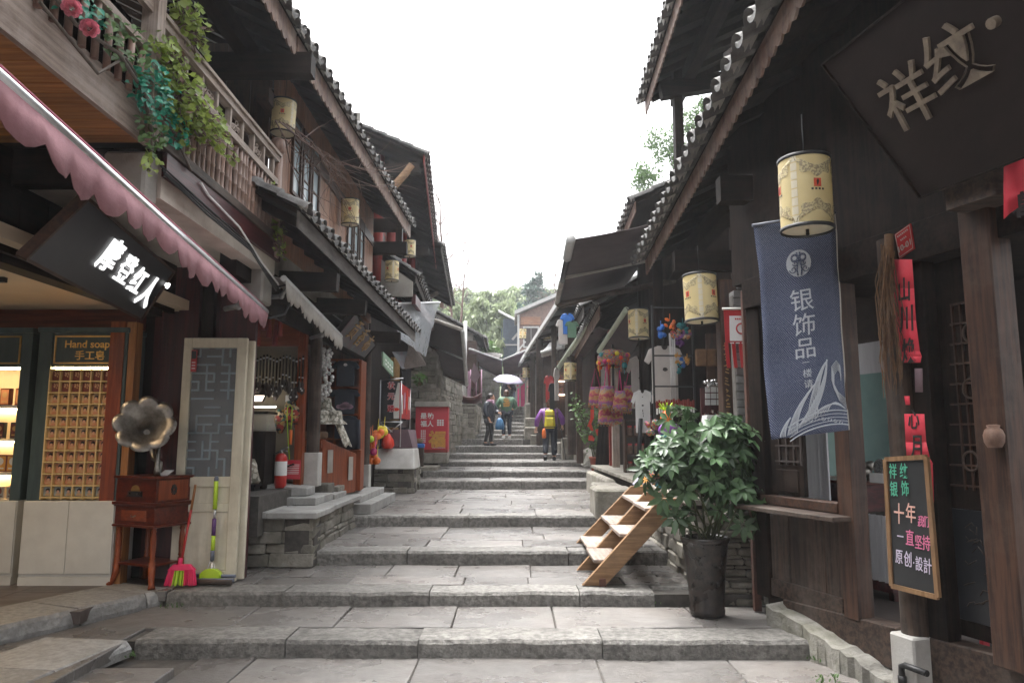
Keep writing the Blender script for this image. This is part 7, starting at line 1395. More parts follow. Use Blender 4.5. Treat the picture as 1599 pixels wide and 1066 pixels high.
for px in (806, 812, 821, 827): x = MB(); c = AY(px, 610, 33.6); x.bb((c.x - .03, 33.6, 3.0), (c.x + .03, 33.66, 5.0)); part('post', x, MT['offwhite'], PK)
for z in (3.9, 4.5): x = MB(); x.bb((.2, 33.61, z), (.95, 33.65, z + .05)); part('rail', x, MT['pink'], PK)
x = MB(); x.bar(AY(800, 612, 33), AY(824, 592, 33), .06, .08); part('handrail', x, MT['palegrey'], PK)
S5 = T('brick_house', 'far brick gable house with pale metal roof edge', 'house', (1.6, 42, 3)); x = MB(); x.prism([V(.32, 41, 2), V(3.2, 41, 2), V(3.2, 41, 9.7), V(.32, 41, 8.45)], (0, 5, 0)); part('wall', x, MT['redbrick'], S5)
x = MB(); x.hexa([V(.15, 40.6, 8.45), V(3.3, 40.6, 9.8), V(3.3, 46.5, 9.8), V(.15, 46.5, 8.45), V(.15, 40.6, 8.65), V(3.3, 40.6, 10.0), V(3.3, 46.5, 10.0), V(.15, 46.5, 8.65)]); part('roof', x, MT['palegrey'], S5)
framed(S5, 'window', (.62, 40.96, 6.6), (1, 0, 0), (0, 0, 1), .9, 1.2, .08, .04, 'palegrey', 'tiedark', 2, 1); x = MB(); x.bb((.5, 40.93, 7.9), (1.6, 40.99, 8.35)); part('wood_panel', x, MT['plank_x'], S5); x = MB(); x.bb((.30, 40.9, 3), (.42, 41, 8.5)); part('corner_post', x, MT['palegrey'], S5); x = MB(); x.bar(V(.2, 40.5, 6.2), V(.75, 40.5, 6.9), .08, .08); part('brace', x, MT['palegrey'], S5)
x = MB(); c = AY(888, 690, 21.3); x.bb((c.x - .2, 21.2, 1.02), (c.x + .2, 21.5, 1.62)); TM('stone_trough', x, MT['rubble'], 'squat grey stone block beside the purple jacket walker', 'stone', bev=.02)

# the street goes on behind: both fronts continue back, added unseen to darken risers
x = MB(); x.bb((-3.9, -14, 0), (-3.5, .9, 7.0)); part('unseen_rear_wall', x, MT['dark_z'], H1); x = MB(); x.plate((-2.2, -14, 5.62), (-2.2, 1.55, 5.62), (-5.5, 1.55, 7.3), (-5.5, -14, 7.3), (0, 0, .1)); part('unseen_rear_roof', x, MT['tile'], H1)
x = MB(); x.bb((3.35, -14, 0), (3.75, 1.4, 7.0)); part('unseen_rear_wall', x, MT['dark_z'], S1); x = MB(); x.plate((1.9, -14, 4.8), (4.9, -14, 6.2), (4.9, 1.45, 6.2), (1.9, 1.45, 4.8), (0, 0, .1)); part('unseen_rear_roof', x, MT['tile'], S1)
x = MB(); x.bb((-4.5, -15.5, 0), (4.5, -14.2, 6.5)); part('end_wall', x, MT['plank_x'], H1)  # added unseen wall closing the street, keeps light off the risers
# ================================================================ plants
def leaf(mb, p, d, n, L, W, fold=.25, tint=1.0, m=0, curl=.15):
    d = d.normalized(); s = d.cross(n)
    s = s.normalized() if s.length > 1e-4 else d.orthogonal().normalized()
    n = s.cross(d); a = p + d * (L * .35) + n * (curl * .12 * L); b = p + d * (L * .72) - n * (curl * .05 * L); t = p + d * L - n * (curl * L * .5); f = n * (fold * W)
    mb.add([p, a + s * W * .5 + f, b + s * W * .4 + f, t, b - s * W * .4 + f, a - s * W * .5 + f, a, b], [(0, 1, 6), (1, 2, 7, 6), (2, 3, 7), (0, 6, 5), (6, 7, 4, 5), (7, 3, 4)], tint, True, m)
def rdir(q, up=.3): 
    while 1:
        v = V(q.uniform(-1, 1), q.uniform(-1, 1), q.uniform(-1, 1))
        if .1 < v.length < 1: break
    v.normalize(); v.z += up; return v.normalized()
# umbrella plant in the tall black pot
UP = T('umbrella_plant', 'bushy dark green umbrella plant in a tall black glazed pot', 'potted plant', (1.69, 6.62, .128))
x = MB(); x.lathe([(0, 0), (.135, 0), (.15, .012), (.152, .05), (.145, .06), (.17, .40), (.195, .60), (.20, .615), (.21, .62), (.21, .655), (.195, .66), (.185, .64), (.18, .58), (0, .58)], (1.69, 6.62, .128), n=36); pot = part('pot', x, MT['blackglaze'], UP); x = MB(); x.lathe([(0, .60), (.182, .60)], (1.69, 6.62, .128), n=24); part('soil', x, MT['soil'], pot)
q = random.Random(21); st = MB(); lv = MB()
def cluster(c, d, size, n=7, tint=1.0, mb=None):
    d = d.normalized(); u = d.orthogonal().normalized(); w_ = d.cross(u); k0 = q.uniform(0, 6)
    for i in range(n):
        a = k0 + 2 * math.pi * i / n + q.uniform(-.12, .12); o = (u * math.cos(a) + w_ * math.sin(a)); dd = (o + d * q.uniform(.05, .5) - V(0, 0, q.uniform(.1, .4))).normalized(); leaf(mb or lv, c + o * .012, dd, d, size * q.uniform(.8, 1.1), size * q.uniform(.33, .42), .16, tint * q.uniform(.75, 1.3))
lob = [((-.05, 0, 1.28), (.36, .30, .30), 62), ((-.27, -.02, 1.38), (.26, .22, .20), 30), ((.26, .0, 1.38), (.26, .24, .26), 38), ((-.42, .02, 1.24), (.13, .13, .12), 11), ((.20, 0, 1.58), (.20, .18, .13), 18), ((-.20, .05, 1.70), (.13, .11, .09), 9), ((.30, .0, 1.02), (.26, .2, .18), 20), ((-.22, 0, .82), (.13, .12, .09), 8), ((.42, .05, 1.2), (.12, .12, .24), 10), ((-.28, 0, 1.08), (.18, .16, .12), 12), ((.36, 0, .84), (.14, .12, .14), 6)]
for i in range(17):
    a = q.uniform(0, 6.3); r_ = q.uniform(.02, .12); p0 = V(1.69 + r_ * math.cos(a), 6.62 + r_ * math.sin(a), .72); L_ = q.choice(lob); e = V(1.69 + L_[0][0] * .8 + q.uniform(-.1, .1), 6.62 + L_[0][1] + q.uniform(-.1, .1), .128 + L_[0][2])
    st.tube([p0, p0 * .6 + e * .4 + V(q.uniform(-.05, .05), q.uniform(-.05, .05), .05), e], [.010, .008, .004], 5)
for (c, r_, k) in lob:
    for i in range(int(k * .85)):
        v = rdir(q, .15); rr = q.uniform(.45, 1.15); cpos = V(1.69 + c[0] + v.x * r_[0] * rr, 6.62 + c[1] + v.y * r_[1] * rr, .128 + c[2] + v.z * r_[2] * rr)
        cluster(cpos, (v + V(0, -.25, .55)), q.uniform(.11, .165), q.choice((6, 7, 7, 8)), q.choice((.7, .9, 1.1, 1.5)))
        if i % 2 == 0: st.tube([cpos, cpos - v * .14 - V(0, 0, .08)], [.0025, .004], 4, False)
part('stems', st, MT['stem'], UP); part('leaves', lv, MT['leafdark'], UP)
# red potted climber by the bank
RP = T('potted_climber', 'leafy climber with red ribbons in a terracotta pot by the leaning boards', 'potted plant', (1.96, 17.2, .882)); b0 = V(1.96, 17.2, .882)
x = MB(); x.lathe([(0, 0), (.13, 0), (.17, .27), (.185, .27), (.185, .32), (.165, .32), (.16, .28), (0, .28)], b0, n=24); part('pot', x, MT['terracotta'], RP); q = random.Random(31); st = MB(); lv = MB(); rb = MB()
for i in range(14):
    p0 = b0 + V(q.uniform(-.1, .1), q.uniform(-.1, .1), .28); e = b0 + V(q.uniform(-.55, .2), q.uniform(-.25, .25), q.uniform(1.1, 2.0)); pts = [p0, p0 * .6 + e * .4 + V(q.uniform(.0, .15), 0, 0), e]; st.tube(pts, [.012, .009, .004], 5, False, q.uniform(.8, 1.6))
    for k in range(34):
        t = q.uniform(.25, 1.05); c = (pts[0] * (1 - t) + pts[2] * t) + V(q.uniform(-.16, .16), q.uniform(-.14, .14), q.uniform(-.08, .08)); leaf(lv, c, rdir(q, -.1), V(0, -.5, 1), q.uniform(.07, .12), q.uniform(.035, .055), .2, q.uniform(.7, 1.5))
for i in range(12): c = b0 + V(q.uniform(-.2, .3), -.22 + q.uniform(-.1, .1), q.uniform(.6, 1.55)); rb.box(c, (q.uniform(.04, .10), .012, q.uniform(.08, .26)), Matrix.Rotation(q.uniform(-.5, .5), 3, 'Y'))
part('stems', st, MT['stem'], RP); part('leaves', lv, MT['leafmid'], RP); part('red_ribbons', rb, MT['tomato'], RP)
# balcony plants
def pelargonium(label, spots, name='hanging_plant', m='leaflime', seed=1, sz=.055, stem=True, flowers=0, cat='hanging plant'):
    q = random.Random(seed); lv = MB(); st = MB(); fl = MB(); cs = []
    for c, r_, n, root_ in spots:
        c = Vector(c); root_ = Vector(root_)
        for i in range(n):
            v = rdir(q, 0); p = c + V(v.x * r_[0], v.y * r_[1], v.z * r_[2]) * q.uniform(.4, 1.05); d = (V(.55, -.35, .5) + rdir(q, 0) * .7).normalized(); s = q.uniform(.7, 1.25) * sz; u = d.orthogonal().normalized(); w_ = d.cross(u); nn = 9
            ring = []
            for k in range(nn): a = 2 * math.pi * k / nn; rr = s * (1 + .16 * math.cos(a * 4.5)) * (.55 if k == 0 else 1); ring.append(p + u * (math.cos(a) * rr) + w_ * (math.sin(a) * rr) + d * (s * .22))
            lv.add([p] + ring, [(0, 1 + k, 1 + (k + 1) % nn) for k in range(nn)], q.uniform(.6, 1.35), True, 0 if q.random() > .06 else 1)
            if i % 3 == 0: st.tube([root_ + V(q.uniform(-.04, .04), q.uniform(-.1, .1), q.uniform(-.05, .05)), (root_ + p) / 2 + V(.03, 0, .03), p], [.006, .004, .002], 4, False)
    t = T(name, label, cat, spots[0][0]); part('leaves', lv, [MT[m], MT['twig']], t); part('stems', st, MT['twig'], t)
    return t
pelargonium('lime green pelargonium trailing over the bamboo balcony railing', [((-2.33, 5.0, 4.02), (.14, .30, .24), 420, (-2.42, 5.0, 4.1)), ((-2.30, 5.25, 3.98), (.14, .34, .14), 270, (-2.42, 5.2, 3.9)), ((-2.36, 4.75, 4.22), (.10, .22, .16), 140, (-2.42, 4.8, 4.2)), ((-2.32, 5.75, 3.98), (.08, .25, .10), 34, (-2.42, 5.5, 3.95)), ((-2.32, 5.05, 3.72), (.06, .10, .10), 9, (-2.4, 5.05, 3.9))], seed=3, sz=.023)
pelargonium('pelargonium clump standing high on the balcony rail', [((-2.40, 5.05, 4.68), (.16, .26, .14), 240, (-2.45, 5.0, 4.56)), ((-2.36, 5.25, 4.55), (.08, .16, .09), 34, (-2.45, 5.1, 4.56))], seed=4, sz=.025)
pelargonium('small green creeper growing at the balcony end post', [((-2.40, 7.30, 3.72), (.10, .14, .20), 60, (-2.45, 7.3, 3.7)), ((-2.40, 7.1, 4.12), (.07, .22, .06), 22, (-2.45, 7.2, 4.1)), ((-2.36, 7.38, 3.55), (.08, .1, .12), 26, (-2.45, 7.3, 3.6))], seed=5, sz=.021, m='leaflime')
q = random.Random(9); lv = MB(); st = MB(); GR = T('rose_garland', 'artificial garland with two pink roses and teal leaves on the balcony edge', 'garland', (-2.42, 4.4, 3.9))
for (c, r_, n, m_) in (((-2.40, 3.75, 4.02), (.10, .30, .12), 45, 0), ((-2.38, 4.25, 4.05), (.10, .30, .15), 50, 1), ((-2.36, 4.62, 3.90), (.11, .22, .22), 90, 0), ((-2.36, 4.62, 3.62), (.08, .12, .14), 30, 1), ((-2.34, 4.60, 3.42), (.05, .07, .10), 9, 2), ((-2.36, 4.95, 3.78), (.08, .15, .14), 30, 0)):
    for i in range(int(n * 2)): v = rdir(q, 0); p = Vector(c) + V(v.x * r_[0], v.y * r_[1], v.z * r_[2]) * q.uniform(.5, 1.05); leaf(lv, p, (rdir(q, -.5) + V(.3, -.3, 0)), V(.6, -.6, .5), q.uniform(.038, .068), q.uniform(.024, .042), .2, q.uniform(.7, 1.3), m_)
st.tube([V(-2.40, 3.3, 4.0), V(-2.40, 3.8, 3.9), V(-2.38, 4.2, 3.95), V(-2.37, 4.5, 3.85), V(-2.37, 4.65, 3.6), V(-2.36, 4.6, 3.36)], .012, 6); st.tube([V(-2.41, 3.5, 3.85), V(-2.38, 4.0, 3.72), V(-2.40, 4.3, 3.98), V(-2.38, 4.9, 3.8), V(-2.4, 5.3, 3.62)], .010, 6)
part('leaves', lv, [MT['leafteal'], MT['leafmid'], MT['leaflime']], GR); part('stems', st, MT['bark'], GR)
for px, py, Y in ((112, 12, 3.6), (140, 44, 3.8)):
    x = MB(); c = AY(px, py, Y) + V(.0, .0, 0); d = V(.5, -.75, -.1).normalized(); u = d.orthogonal().normalized(); w_ = d.cross(u)
    for ring, (rr, tilt, n) in enumerate(((.010, .95, 3), (.021, .85, 5), (.032, .6, 6), (.041, .3, 7))):
        for k in range(n): a = 2 * math.pi * (k + ring * .5) / n; o = u * math.cos(a) + w_ * math.sin(a); x.grid([[c + o * (rr * (.5 + .5 * s)) + (u * -math.sin(a) + w_ * math.cos(a)) * (rr * 1.1 * (j - 1)) * (1 - .3 * s * s) + d * (tilt * .05 * s - .012 * abs(j - 1)) for j in range(3)] for s in (0, .5, 1)], q.uniform(.75, 1.2))
    part('rose', x, MT['petal'], GR)
# bare twig spray before the plank wall
q = random.Random(14); st = MB()
def twig(p, d, L, r_, dep):
    n = 4; pts = [p]; 
    for i in range(n): d = (d + rdir(q, 0) * .22 + V(0, 0, -.04)).normalized(); pts.append(pts[-1] + d * (L / n))
    st.tube(pts, [r_ * (1 - i / (n + .5)) + .001 for i in range(n + 1)], 5, False)
    if dep:
        for k in range(3): i = q.randint(1, n - 1); twig(pts[i], (d + rdir(q, .1) * .75).normalized(), L * q.uniform(.45, .7), r_ * .55, dep - 1)
for i in range(6): twig(V(-2.36, 7.0 + .12 * i, 4.78 + .04 * i), V(.05, 1, q.uniform(-.12, .22)).normalized(), q.uniform(1.0, 2.2), .009, 2)
TM('bare_branch', st, MT['twig'], 'spray of bare brown twigs hanging before the plank wall', 'branch')
pelargonium('small green plant hanging before the golden door panel', [(tuple(AY(655, 592, 16.0)), (.16, .15, .16), 60, tuple(AY(655, 600, 16)))], seed=8, sz=.045, m='leafmid')
pelargonium('green shrub growing on the far mossy wall', [((-1.0, 33.2, 5.5), (.55, .4, .45), 90, (-1, 33.3, 5.0)), ((-1.5, 33.4, 5.3), (.4, .4, .5), 70, (-1.4, 33.3, 4.9))], name='shrub', seed=10, sz=.10, m='leafmid', cat='shrub')
# ---------------------------------------------------------------- trees
def tree(name, label, base, h, crown, leafm, n, lsz, seed, trunk=.12, group=None, droop=.0, barkm='bark', narrow=.4):
    """crown: list of (offset, radii, share)"""
    q = random.Random(seed); b = Vector(base); t = T(name, label, 'tree', base, group); x = MB(); top = b + V(q.uniform(-.3, .3), 0, h * .8)
    x.tube([b - V(0, 0, .3), b + V(q.uniform(-.1, .1), 0, h * .4), top], [trunk, trunk * .7, trunk * .25], 8); tot = sum(c[2] for c in crown)
    for c, r_, s in crown:
        e = b + Vector(c); x.tube([b + (top - b) * q.uniform(.35, .7), e * .6 + top * .4, e], [trunk * .35, trunk * .2, trunk * .08], 6, False)
    part('trunk', x, MT[barkm], t); x = MB()
    for c, r_, s in crown:
        k = int(n * s / tot); sub = [(rdir(q, 0), q.uniform(.3, .9)) for _ in range(max(4, k // 60))]
        for i in range(k):
            v, rr = q.choice(sub); cc = V(v.x * r_[0], v.y * r_[1], v.z * r_[2]) * rr; v2 = rdir(q, 0); a = q.uniform(.1, .38); p = b + Vector(c) + cc + V(v2.x * r_[0], v2.y * r_[1], v2.z * r_[2]) * a
            d = (rdir(q, -droop) + V(0, 0, -droop)).normalized(); nn = rdir(q, .5); L_ = lsz * q.uniform(.6, 1.3); s_ = d.cross(nn)
            if s_.length < .05: continue
            s_ = s_.normalized() * (L_ * narrow * .5); x.add([p, p + d * L_ * .5 + s_, p + d * L_, p + d * L_ * .5 - s_], [(0, 1, 2, 3)], q.uniform(.6, 1.35), False)
    part('crown', x, MT[leafm], t); return t
bam = 'tall drooping bamboo clump on the hill'
gy = 'trees at the head of the street'
def onhill(px, py_top, Y, r_=2.4):
    p = AY(px, py_top, Y); q_ = min(1, max(0, (Y - 46) / 70)); zg = 2.6 + 13 * (q_ * q_ * (3 - 2 * q_)); return V(p.x, Y, zg), p.z - zg
spec = [('bamboo', 'pale green bamboo clump leaning over the steps behind the two mauve awnings', 770, 462, 47, 'bamboo', 6800, .42, .8, 'b'), ('bamboo', 'pale bamboo clump left of the street end, above the grey stone house', 727, 470, 50, 'bamboo', 5200, .42, .8, 'b'), ('bamboo', 'bamboo clump rising in the middle of the tree line', 775, 448, 60, 'bamboo', 5000, .46, .7, 'b'),
        ('evergreen_tree', 'dark blue green evergreen beside the brick gable house, tallest of the trees', 836, 428, 66, 'conifer', 4600, .45, .2, 'c'), ('evergreen_tree', 'dark evergreen behind the blue grey gallery house', 806, 478, 54, 'conifer', 3600, .4, .2, 'c'), ('broadleaf_tree', 'pale distant tree behind the bamboo at the left', 715, 446, 80, 'bamboo', 3800, .6, .2, 't'), ('broadleaf_tree', 'pale distant tree right of the bamboo, with rounded top', 800, 445, 84, 'bamboo', 3800, .6, .2, 't'),
        ('broadleaf_tree', 'faint tree behind the brick gable house', 862, 448, 78, 'bamboo', 3000, .55, .2, 't'), ('broadleaf_tree', 'faint tree between the evergreen and the bamboo', 822, 455, 92, 'bamboo', 3000, .6, .2, 't'), ('broadleaf_tree', 'faint tree at the far left of the tree line', 690, 455, 70, 'bamboo', 3000, .55, .2, 't')]
for i, (nm, lb_, px, py, Y, m_, n, ls, dr, ty) in enumerate(spec):
    b, h = onhill(px, py, Y); k = Y / 50
    if ty == 'b': cr = [((-.9 * k, 0, h - 1.0), (1.0 * k, 1.2, .9), 2), ((.5 * k, -.3, h - 1.3), (1.1 * k, 1.2, 1.2), 2), ((1.2 * k, -1, h - 2.8), (1.0 * k, 1.1, 1.4), 2), ((.2 * k, -1.2, h - 3.2), (1.3 * k, 1.2, 1.5), 2), ((-1.2 * k, -.5, h - 2.6), (1.1 * k, 1.2, 1.4), 2), ((.9 * k, -1.4, h - 4.6), (.8 * k, 1, 1.2), 1.2), ((-.5 * k, -1, h - 4.8), (1.2 * k, 1, 1.3), 1.2)]
    elif ty == 'c': cr = [((0, 0, h - .5), (.5 * k, .5, .6), .7), ((-.3 * k, 0, h - 1.4), (.9 * k, .8, .8), 1.4), ((.4 * k, 0, h - 2.2), (1.1 * k, 1, .8), 1.6), ((-.3 * k, 0, h - 3.2), (1.3 * k, 1.2, .9), 2), ((.2 * k, 0, h - 4.4), (1.5 * k, 1.3, 1.1), 2)]
    else: cr = [((0, 0, h - 1.1), (1.4 * k, 1.4, 1.1), 2), ((-1.3 * k, 0, h - 2), (1.2 * k, 1.2, 1), 1.5), ((1.3 * k, 0, h - 2.2), (1.2 * k, 1.2, 1.1), 1.5), ((0, 0, h - 3.4), (2.0 * k, 1.4, 1.4), 2)]
    tree(nm, lb_, b, h, cr, m_, n, ls, 50 + i, .14, gy, dr)
p = AY(1045, 290, 26); tree('broadleaf_tree', 'light green tree rising behind the right roof ridge', (p.x + .6, 26, 1.5), p.z + .5, [((-.6, 0, p.z - .2), (1.0, 1, .9), 2), ((.4, 0, p.z + 1.1), (.9, .9, .8), 1.6), ((-1.5, 0, p.z - 1.4), (.8, .8, .9), 1.5), ((.9, 0, p.z - .6), (1, 1, 1.2), 2), ((-.9, 0, p.z - 2.2), (1, 1, .9), 1.2)], 'leafmid', 5200, .16, 90, .16)
q = random.Random(77)
def bare(label, px, py, Y, px0, py0, seed, lean=0):
    global st, q
    q = random.Random(seed); st = MB(); a, b = AY(px0, py0, Y), AY(px, py, Y); L = (b - a).length; d0 = (b - a).normalized(); pts = [a + d0 * (L * i / 6) + V(q.uniform(-.1, .1), 0, 0) * (i > 0) for i in range(7)]; r0 = .09; st.tube(pts, [r0 * (1 - i / 6.6) for i in range(7)], 6)
    for k in range(9): i = q.randint(2, 5); twig(pts[i], (d0 + rdir(q, .2) * .9).normalized(), L * q.uniform(.2, .4), r0 * .35, 2)
    TM('bare_tree', st, MT['twig'], label, 'tree', 'bare winter trees')
bare('bare grey tree rising beyond the tall gable roof', 684, 290, 32, 690, 480, 5); bare('bare thin tree left of the bamboo tops', 733, 392, 46, 716, 520, 6); bare('bare sapling against the sky above the mossy roofs', 706, 430, 40, 704, 520, 7); bare('bare twiggy top near the right awning edge', 868, 420, 60, 866, 500, 8)

# small weeds in the joints at the foot of walls and kerbs
q = random.Random(41); x = MB()
for (cx_, cy_, cz_, n) in ((-2.9, 5.82, .02, 26), (2.28, 5.75, .01, 40), (2.2, 6.3, .135, 26), (1.32, 7.05, .135, 22), (2.15, 5.3, .005, 30), (-2.2, 8.3, .26, 20), (-3.05, 6.9, .135, 18), (-2.3, 10.5, .41, 14)):
    for i in range(n): p = V(cx_ + q.uniform(-.09, .09), cy_ + q.uniform(-.09, .05), cz_); leaf(x, p, V(q.uniform(-.6, .6), q.uniform(-.8, .2), q.uniform(.4, 1)), V(0, -.5, .8), q.uniform(.02, .05), q.uniform(.008, .016), .2, q.uniform(.6, 1.3))
ST('weeds', x, MT['leafmid'], kind='stuff')
# ================================================================ people
def skin(pts, rad, edges, root=0, sub=1):
    me = bpy.data.meshes.new("body"); me.from_pydata([tuple(p) for p in pts], edges, []); o = bpy.data.objects.new("body", me); C.objects.link(o)
    md = o.modifiers.new("skin", 'SKIN'); md.use_smooth_shade = True
    for i, v in enumerate(me.skin_vertices[0].data):
        r_ = rad[i]; v.radius = r_ if hasattr(r_, '__len__') else (r_, r_); v.use_root = (i == root)
    s = o.modifiers.new("sub", 'SUBSURF'); s.levels = s.render_levels = sub
    dg = bpy.context.evaluated_depsgraph_get(); m2 = bpy.data.meshes.new_from_object(o.evaluated_get(dg)); vs = [v.co.copy() for v in m2.vertices]; fs = [tuple(p.vertices) for p in m2.polygons]
    bpy.data.objects.remove(o); bpy.data.meshes.remove(me); bpy.data.meshes.remove(m2); return vs, fs
class Person:
    def __init__(s, label, loc, rz, J, hair, hairshape, headturn=0):
        s.M = Matrix.Translation(loc) @ Matrix.Rotation(rz, 4, 'Z'); s.J = {k: Vector(v) for k, v in J.items()}; J = s.J
        names = ['pelvis', 'waist', 'chest', 'neck', 'head']; pts = [J[n] for n in names]; rad = [.115, .105, .115, .05, .055]; E = [(0, 1), (1, 2), (2, 3), (3, 4)]
        def chain(a, lst, rs):
            k = a
            for n, r_ in zip(lst, rs): pts.append(J[n]); rad.append(r_); E.append((k, len(pts) - 1)); k = len(pts) - 1
        for sd in 'LR':
            chain(2, ['sh' + sd, 'el' + sd, 'wr' + sd, 'ha' + sd], [.06, .042, .028, .036]); chain(0, ['hip' + sd, 'kn' + sd, 'an' + sd, 'toe' + sd], [.095, .06, .042, .036])
        vs, fs = skin(pts, rad, E); mb = MB(); mb.add(vs, fs, 1, True)
        for sd in 'LR':     # fingers, curled round what the hand holds
            h, wv = J['ha' + sd], J['wr' + sd]; d = (h - wv).normalized(); sx = d.cross(V(0, 1, .1)).normalized(); nn = sx.cross(d)
            for k, ln in enumerate((.055, .065, .06, .045)): p = h + sx * (.022 * (k - 1.5)) + d * .015; mb.tube([p, p + d * ln * .55, p + d * ln * .8 + nn * .02, p + d * ln * .6 + nn * .04], [.010, .009, .0085, .007], 6, True)
            p = h - sx * .03 * (1 if sd == 'L' else -1) - d * .02; mb.tube([p, p + d * .025 + nn * .02, p + d * .05 + nn * .03], [.011, .010, .008], 6)
        R_ = Matrix.Rotation(headturn, 3, 'Z'); hc = J['head'] + V(0, .015, .06); s.hc, s.R = hc, R_
        def F(a): return hc + R_ @ V(*a)
        mb.ball(hc, (.076, .095, .118), 14, 10, 1, 0, R_); mb.ball(F((0, .06, -.06)), (.05, .045, .05), 10, 6, 1, 0, R_); mb.tube([F((0, .085, .02)), F((0, .112, -.022)), F((0, .09, -.03))], [.008, .015, .01], 6)
        for e in (-1, 1): mb.ball(F((e * .032, .083, .012)), (.012, .01, .008), 6, 4, 1, 1); mb.ball(F((e * .077, .0, -.01)), (.01, .02, .03), 6, 5)
        mb.ball(F((0, .094, -.058)), (.022, .008, .007), 6, 4, 1, 2)
        mb.v = [s.M @ p for p in mb.v]; s.o = TM('person', mb, [MT['skin'], MT['hairdark'], MT['couplet']], label, 'person', loc=loc); s.o.scale = (1.1, 1.1, 1.0)
        x = MB(); x.ball(F((0, -.018, .03)), (.086, .098, .108), 14, 9, 1, 0, R_)
        if hairshape == 'bun': x.ball(F((0, -.07, .10)), (.05, .05, .045), 10, 6)
        if hairshape in ('bun', 'short'): x.ball(F((0, -.05, -.03)), (.08, .065, .09), 12, 7, 1, 0, R_)
        if hairshape == 'tied': x.ball(F((0, -.1, -.02)), (.04, .05, .07), 10, 6, 1, 0, R_)
        s.part('hair', x, hair)
    def part(s, name, mb, m, bev=0): mb.v = [s.M @ p for p in mb.v]; return part(name, mb, MT[m], s.o, bev)
    def cloth(s, name, m, nodes_, edges, sub=1):
        ks = [n for n, _ in nodes_]; pts = [s.J[n] if isinstance(n, str) else Vector(n) for n, _ in nodes_]; vs, fs = skin(pts, [r_ for _, r_ in nodes_], edges, 0, sub); x = MB(); x.add(vs, fs, 1, True); return s.part(name, x, m)
    def w(s, p): return s.M @ Vector(p)
    def top(s, m, k=1.0, hem=-.06, name='jacket', sleeve=.055, flare=.16):
        J = s.J; hemp = J['pelvis'] + V(0, 0, hem); n = [('waist', (.15 * k, .115 * k)), (tuple(hemp), (flare * k, .125 * k)), ('chest', (.165 * k, .125 * k)), (tuple(J['neck'] - V(0, 0, .03)), .07 * k), ('shL', .078 * k), ('elL', sleeve * 1.05 * k), (tuple(J['wrL'] * .85 + J['elL'] * .15), sleeve * .85 * k), ('shR', .078 * k), ('elR', sleeve * 1.05 * k), (tuple(J['wrR'] * .85 + J['elR'] * .15), sleeve * .85 * k)]
        return s.cloth(name, m, n, [(0, 1), (0, 2), (2, 3), (2, 4), (4, 5), (5, 6), (2, 7), (7, 8), (8, 9)])
    def legs(s, m, k=1.0):
        n = [('pelvis', (.135, .115)), ('hipL', .098 * k), ('knL', .073 * k), (tuple(s.J['anL'] + V(0, 0, .03)), .06 * k), ('hipR', .098 * k), ('knR', .073 * k), (tuple(s.J['anR'] + V(0, 0, .03)), .06 * k)]; s.cloth('trousers', m, n, [(0, 1), (1, 2), (2, 3), (0, 4), (4, 5), (5, 6)])
    def shoes(s, m):
        for sd in 'LR':
            a, t = s.J['an' + sd], s.J['toe' + sd]; d = (t - a); d.normalize(); x = MB(); x.tube([a - d * .05 + V(0, 0, -.035), a + V(0, 0, -.03), (a + t) / 2 + V(0, 0, -.02), t, t + d * .05], [.045, .052, .05, .045, .028], 9); s.part('shoe', x, m)
# walker in a purple jacket, going up
J = dict(pelvis=(0, 0, .86), waist=(0, .02, 1.0), chest=(0, .07, 1.22), neck=(0, .10, 1.37), head=(0, .13, 1.42), shL=(-.19, .07, 1.30), elL=(-.30, -.02, 1.06), wrL=(-.33, .06, .84), haL=(-.335, .09, .77), shR=(.19, .07, 1.30), elR=(.31, .0, 1.08), wrR=(.30, .14, .90), haR=(.295, .18, .84),
         hipL=(-.09, 0, .83), knL=(-.10, .0, .46), anL=(-.11, -.20, .13), toeL=(-.115, -.10, .03), hipR=(.09, 0, .83), knR=(.095, .05, .45), anR=(.10, .02, .075), toeR=(.105, .15, .035))
P1 = Person('person in a purple jacket climbing the steps with a yellow backpack', V(1.04, 20.35, 1.022), R(-3), J, 'hairbrown', 'bun'); P1.top('purple', 1.06, .02, sleeve=.066); P1.legs('navy', 1.12); P1.shoes('black'); P1.o.scale = (1.14, 1.14, 1.03)
BPK = T('backpack', 'yellow backpack worn over the purple jacket', 'backpack', P1.w((0, -.1, .85))); x = MB(); x.hexa([V(-.15, -.22, .86), V(.15, -.22, .86), V(.16, -.06, .86), V(-.16, -.06, .86), V(-.12, -.20, 1.36), V(.12, -.20, 1.36), V(.12, -.03, 1.38), V(-.12, -.03, 1.38)]); x.v = [P1.w(p) for p in x.v]; part('sack', x, MT['yellow'], BPK, .045)
x = MB(); x.hexa([V(-.11, -.26, .92), V(.11, -.26, .92), V(.12, -.215, .9), V(-.12, -.215, .9), V(-.10, -.25, 1.14), V(.10, -.25, 1.14), V(.11, -.21, 1.16), V(-.11, -.21, 1.16)]); x.v = [P1.w(p) for p in x.v]; part('front_pocket', x, MT['yellow'], BPK, .025); x = MB(); x.bar(P1.w((-.13, -.215, 1.2)), P1.w((.13, -.215, 1.2)), .01, .02); x.bar(P1.w((-.145, -.225, .9)), P1.w((.145, -.225, .9)), .01, .025); part('zip', x, MT['black'], BPK)
for sx in (-1, 1): x = MB(); x.tube([P1.w(p) for p in ((sx * .10, -.06, 1.36), (sx * .12, .05, 1.42), (sx * .13, .19, 1.34), (sx * .14, .2, 1.1))], .018, 6); part('strap', x, MT['black'], BPK)
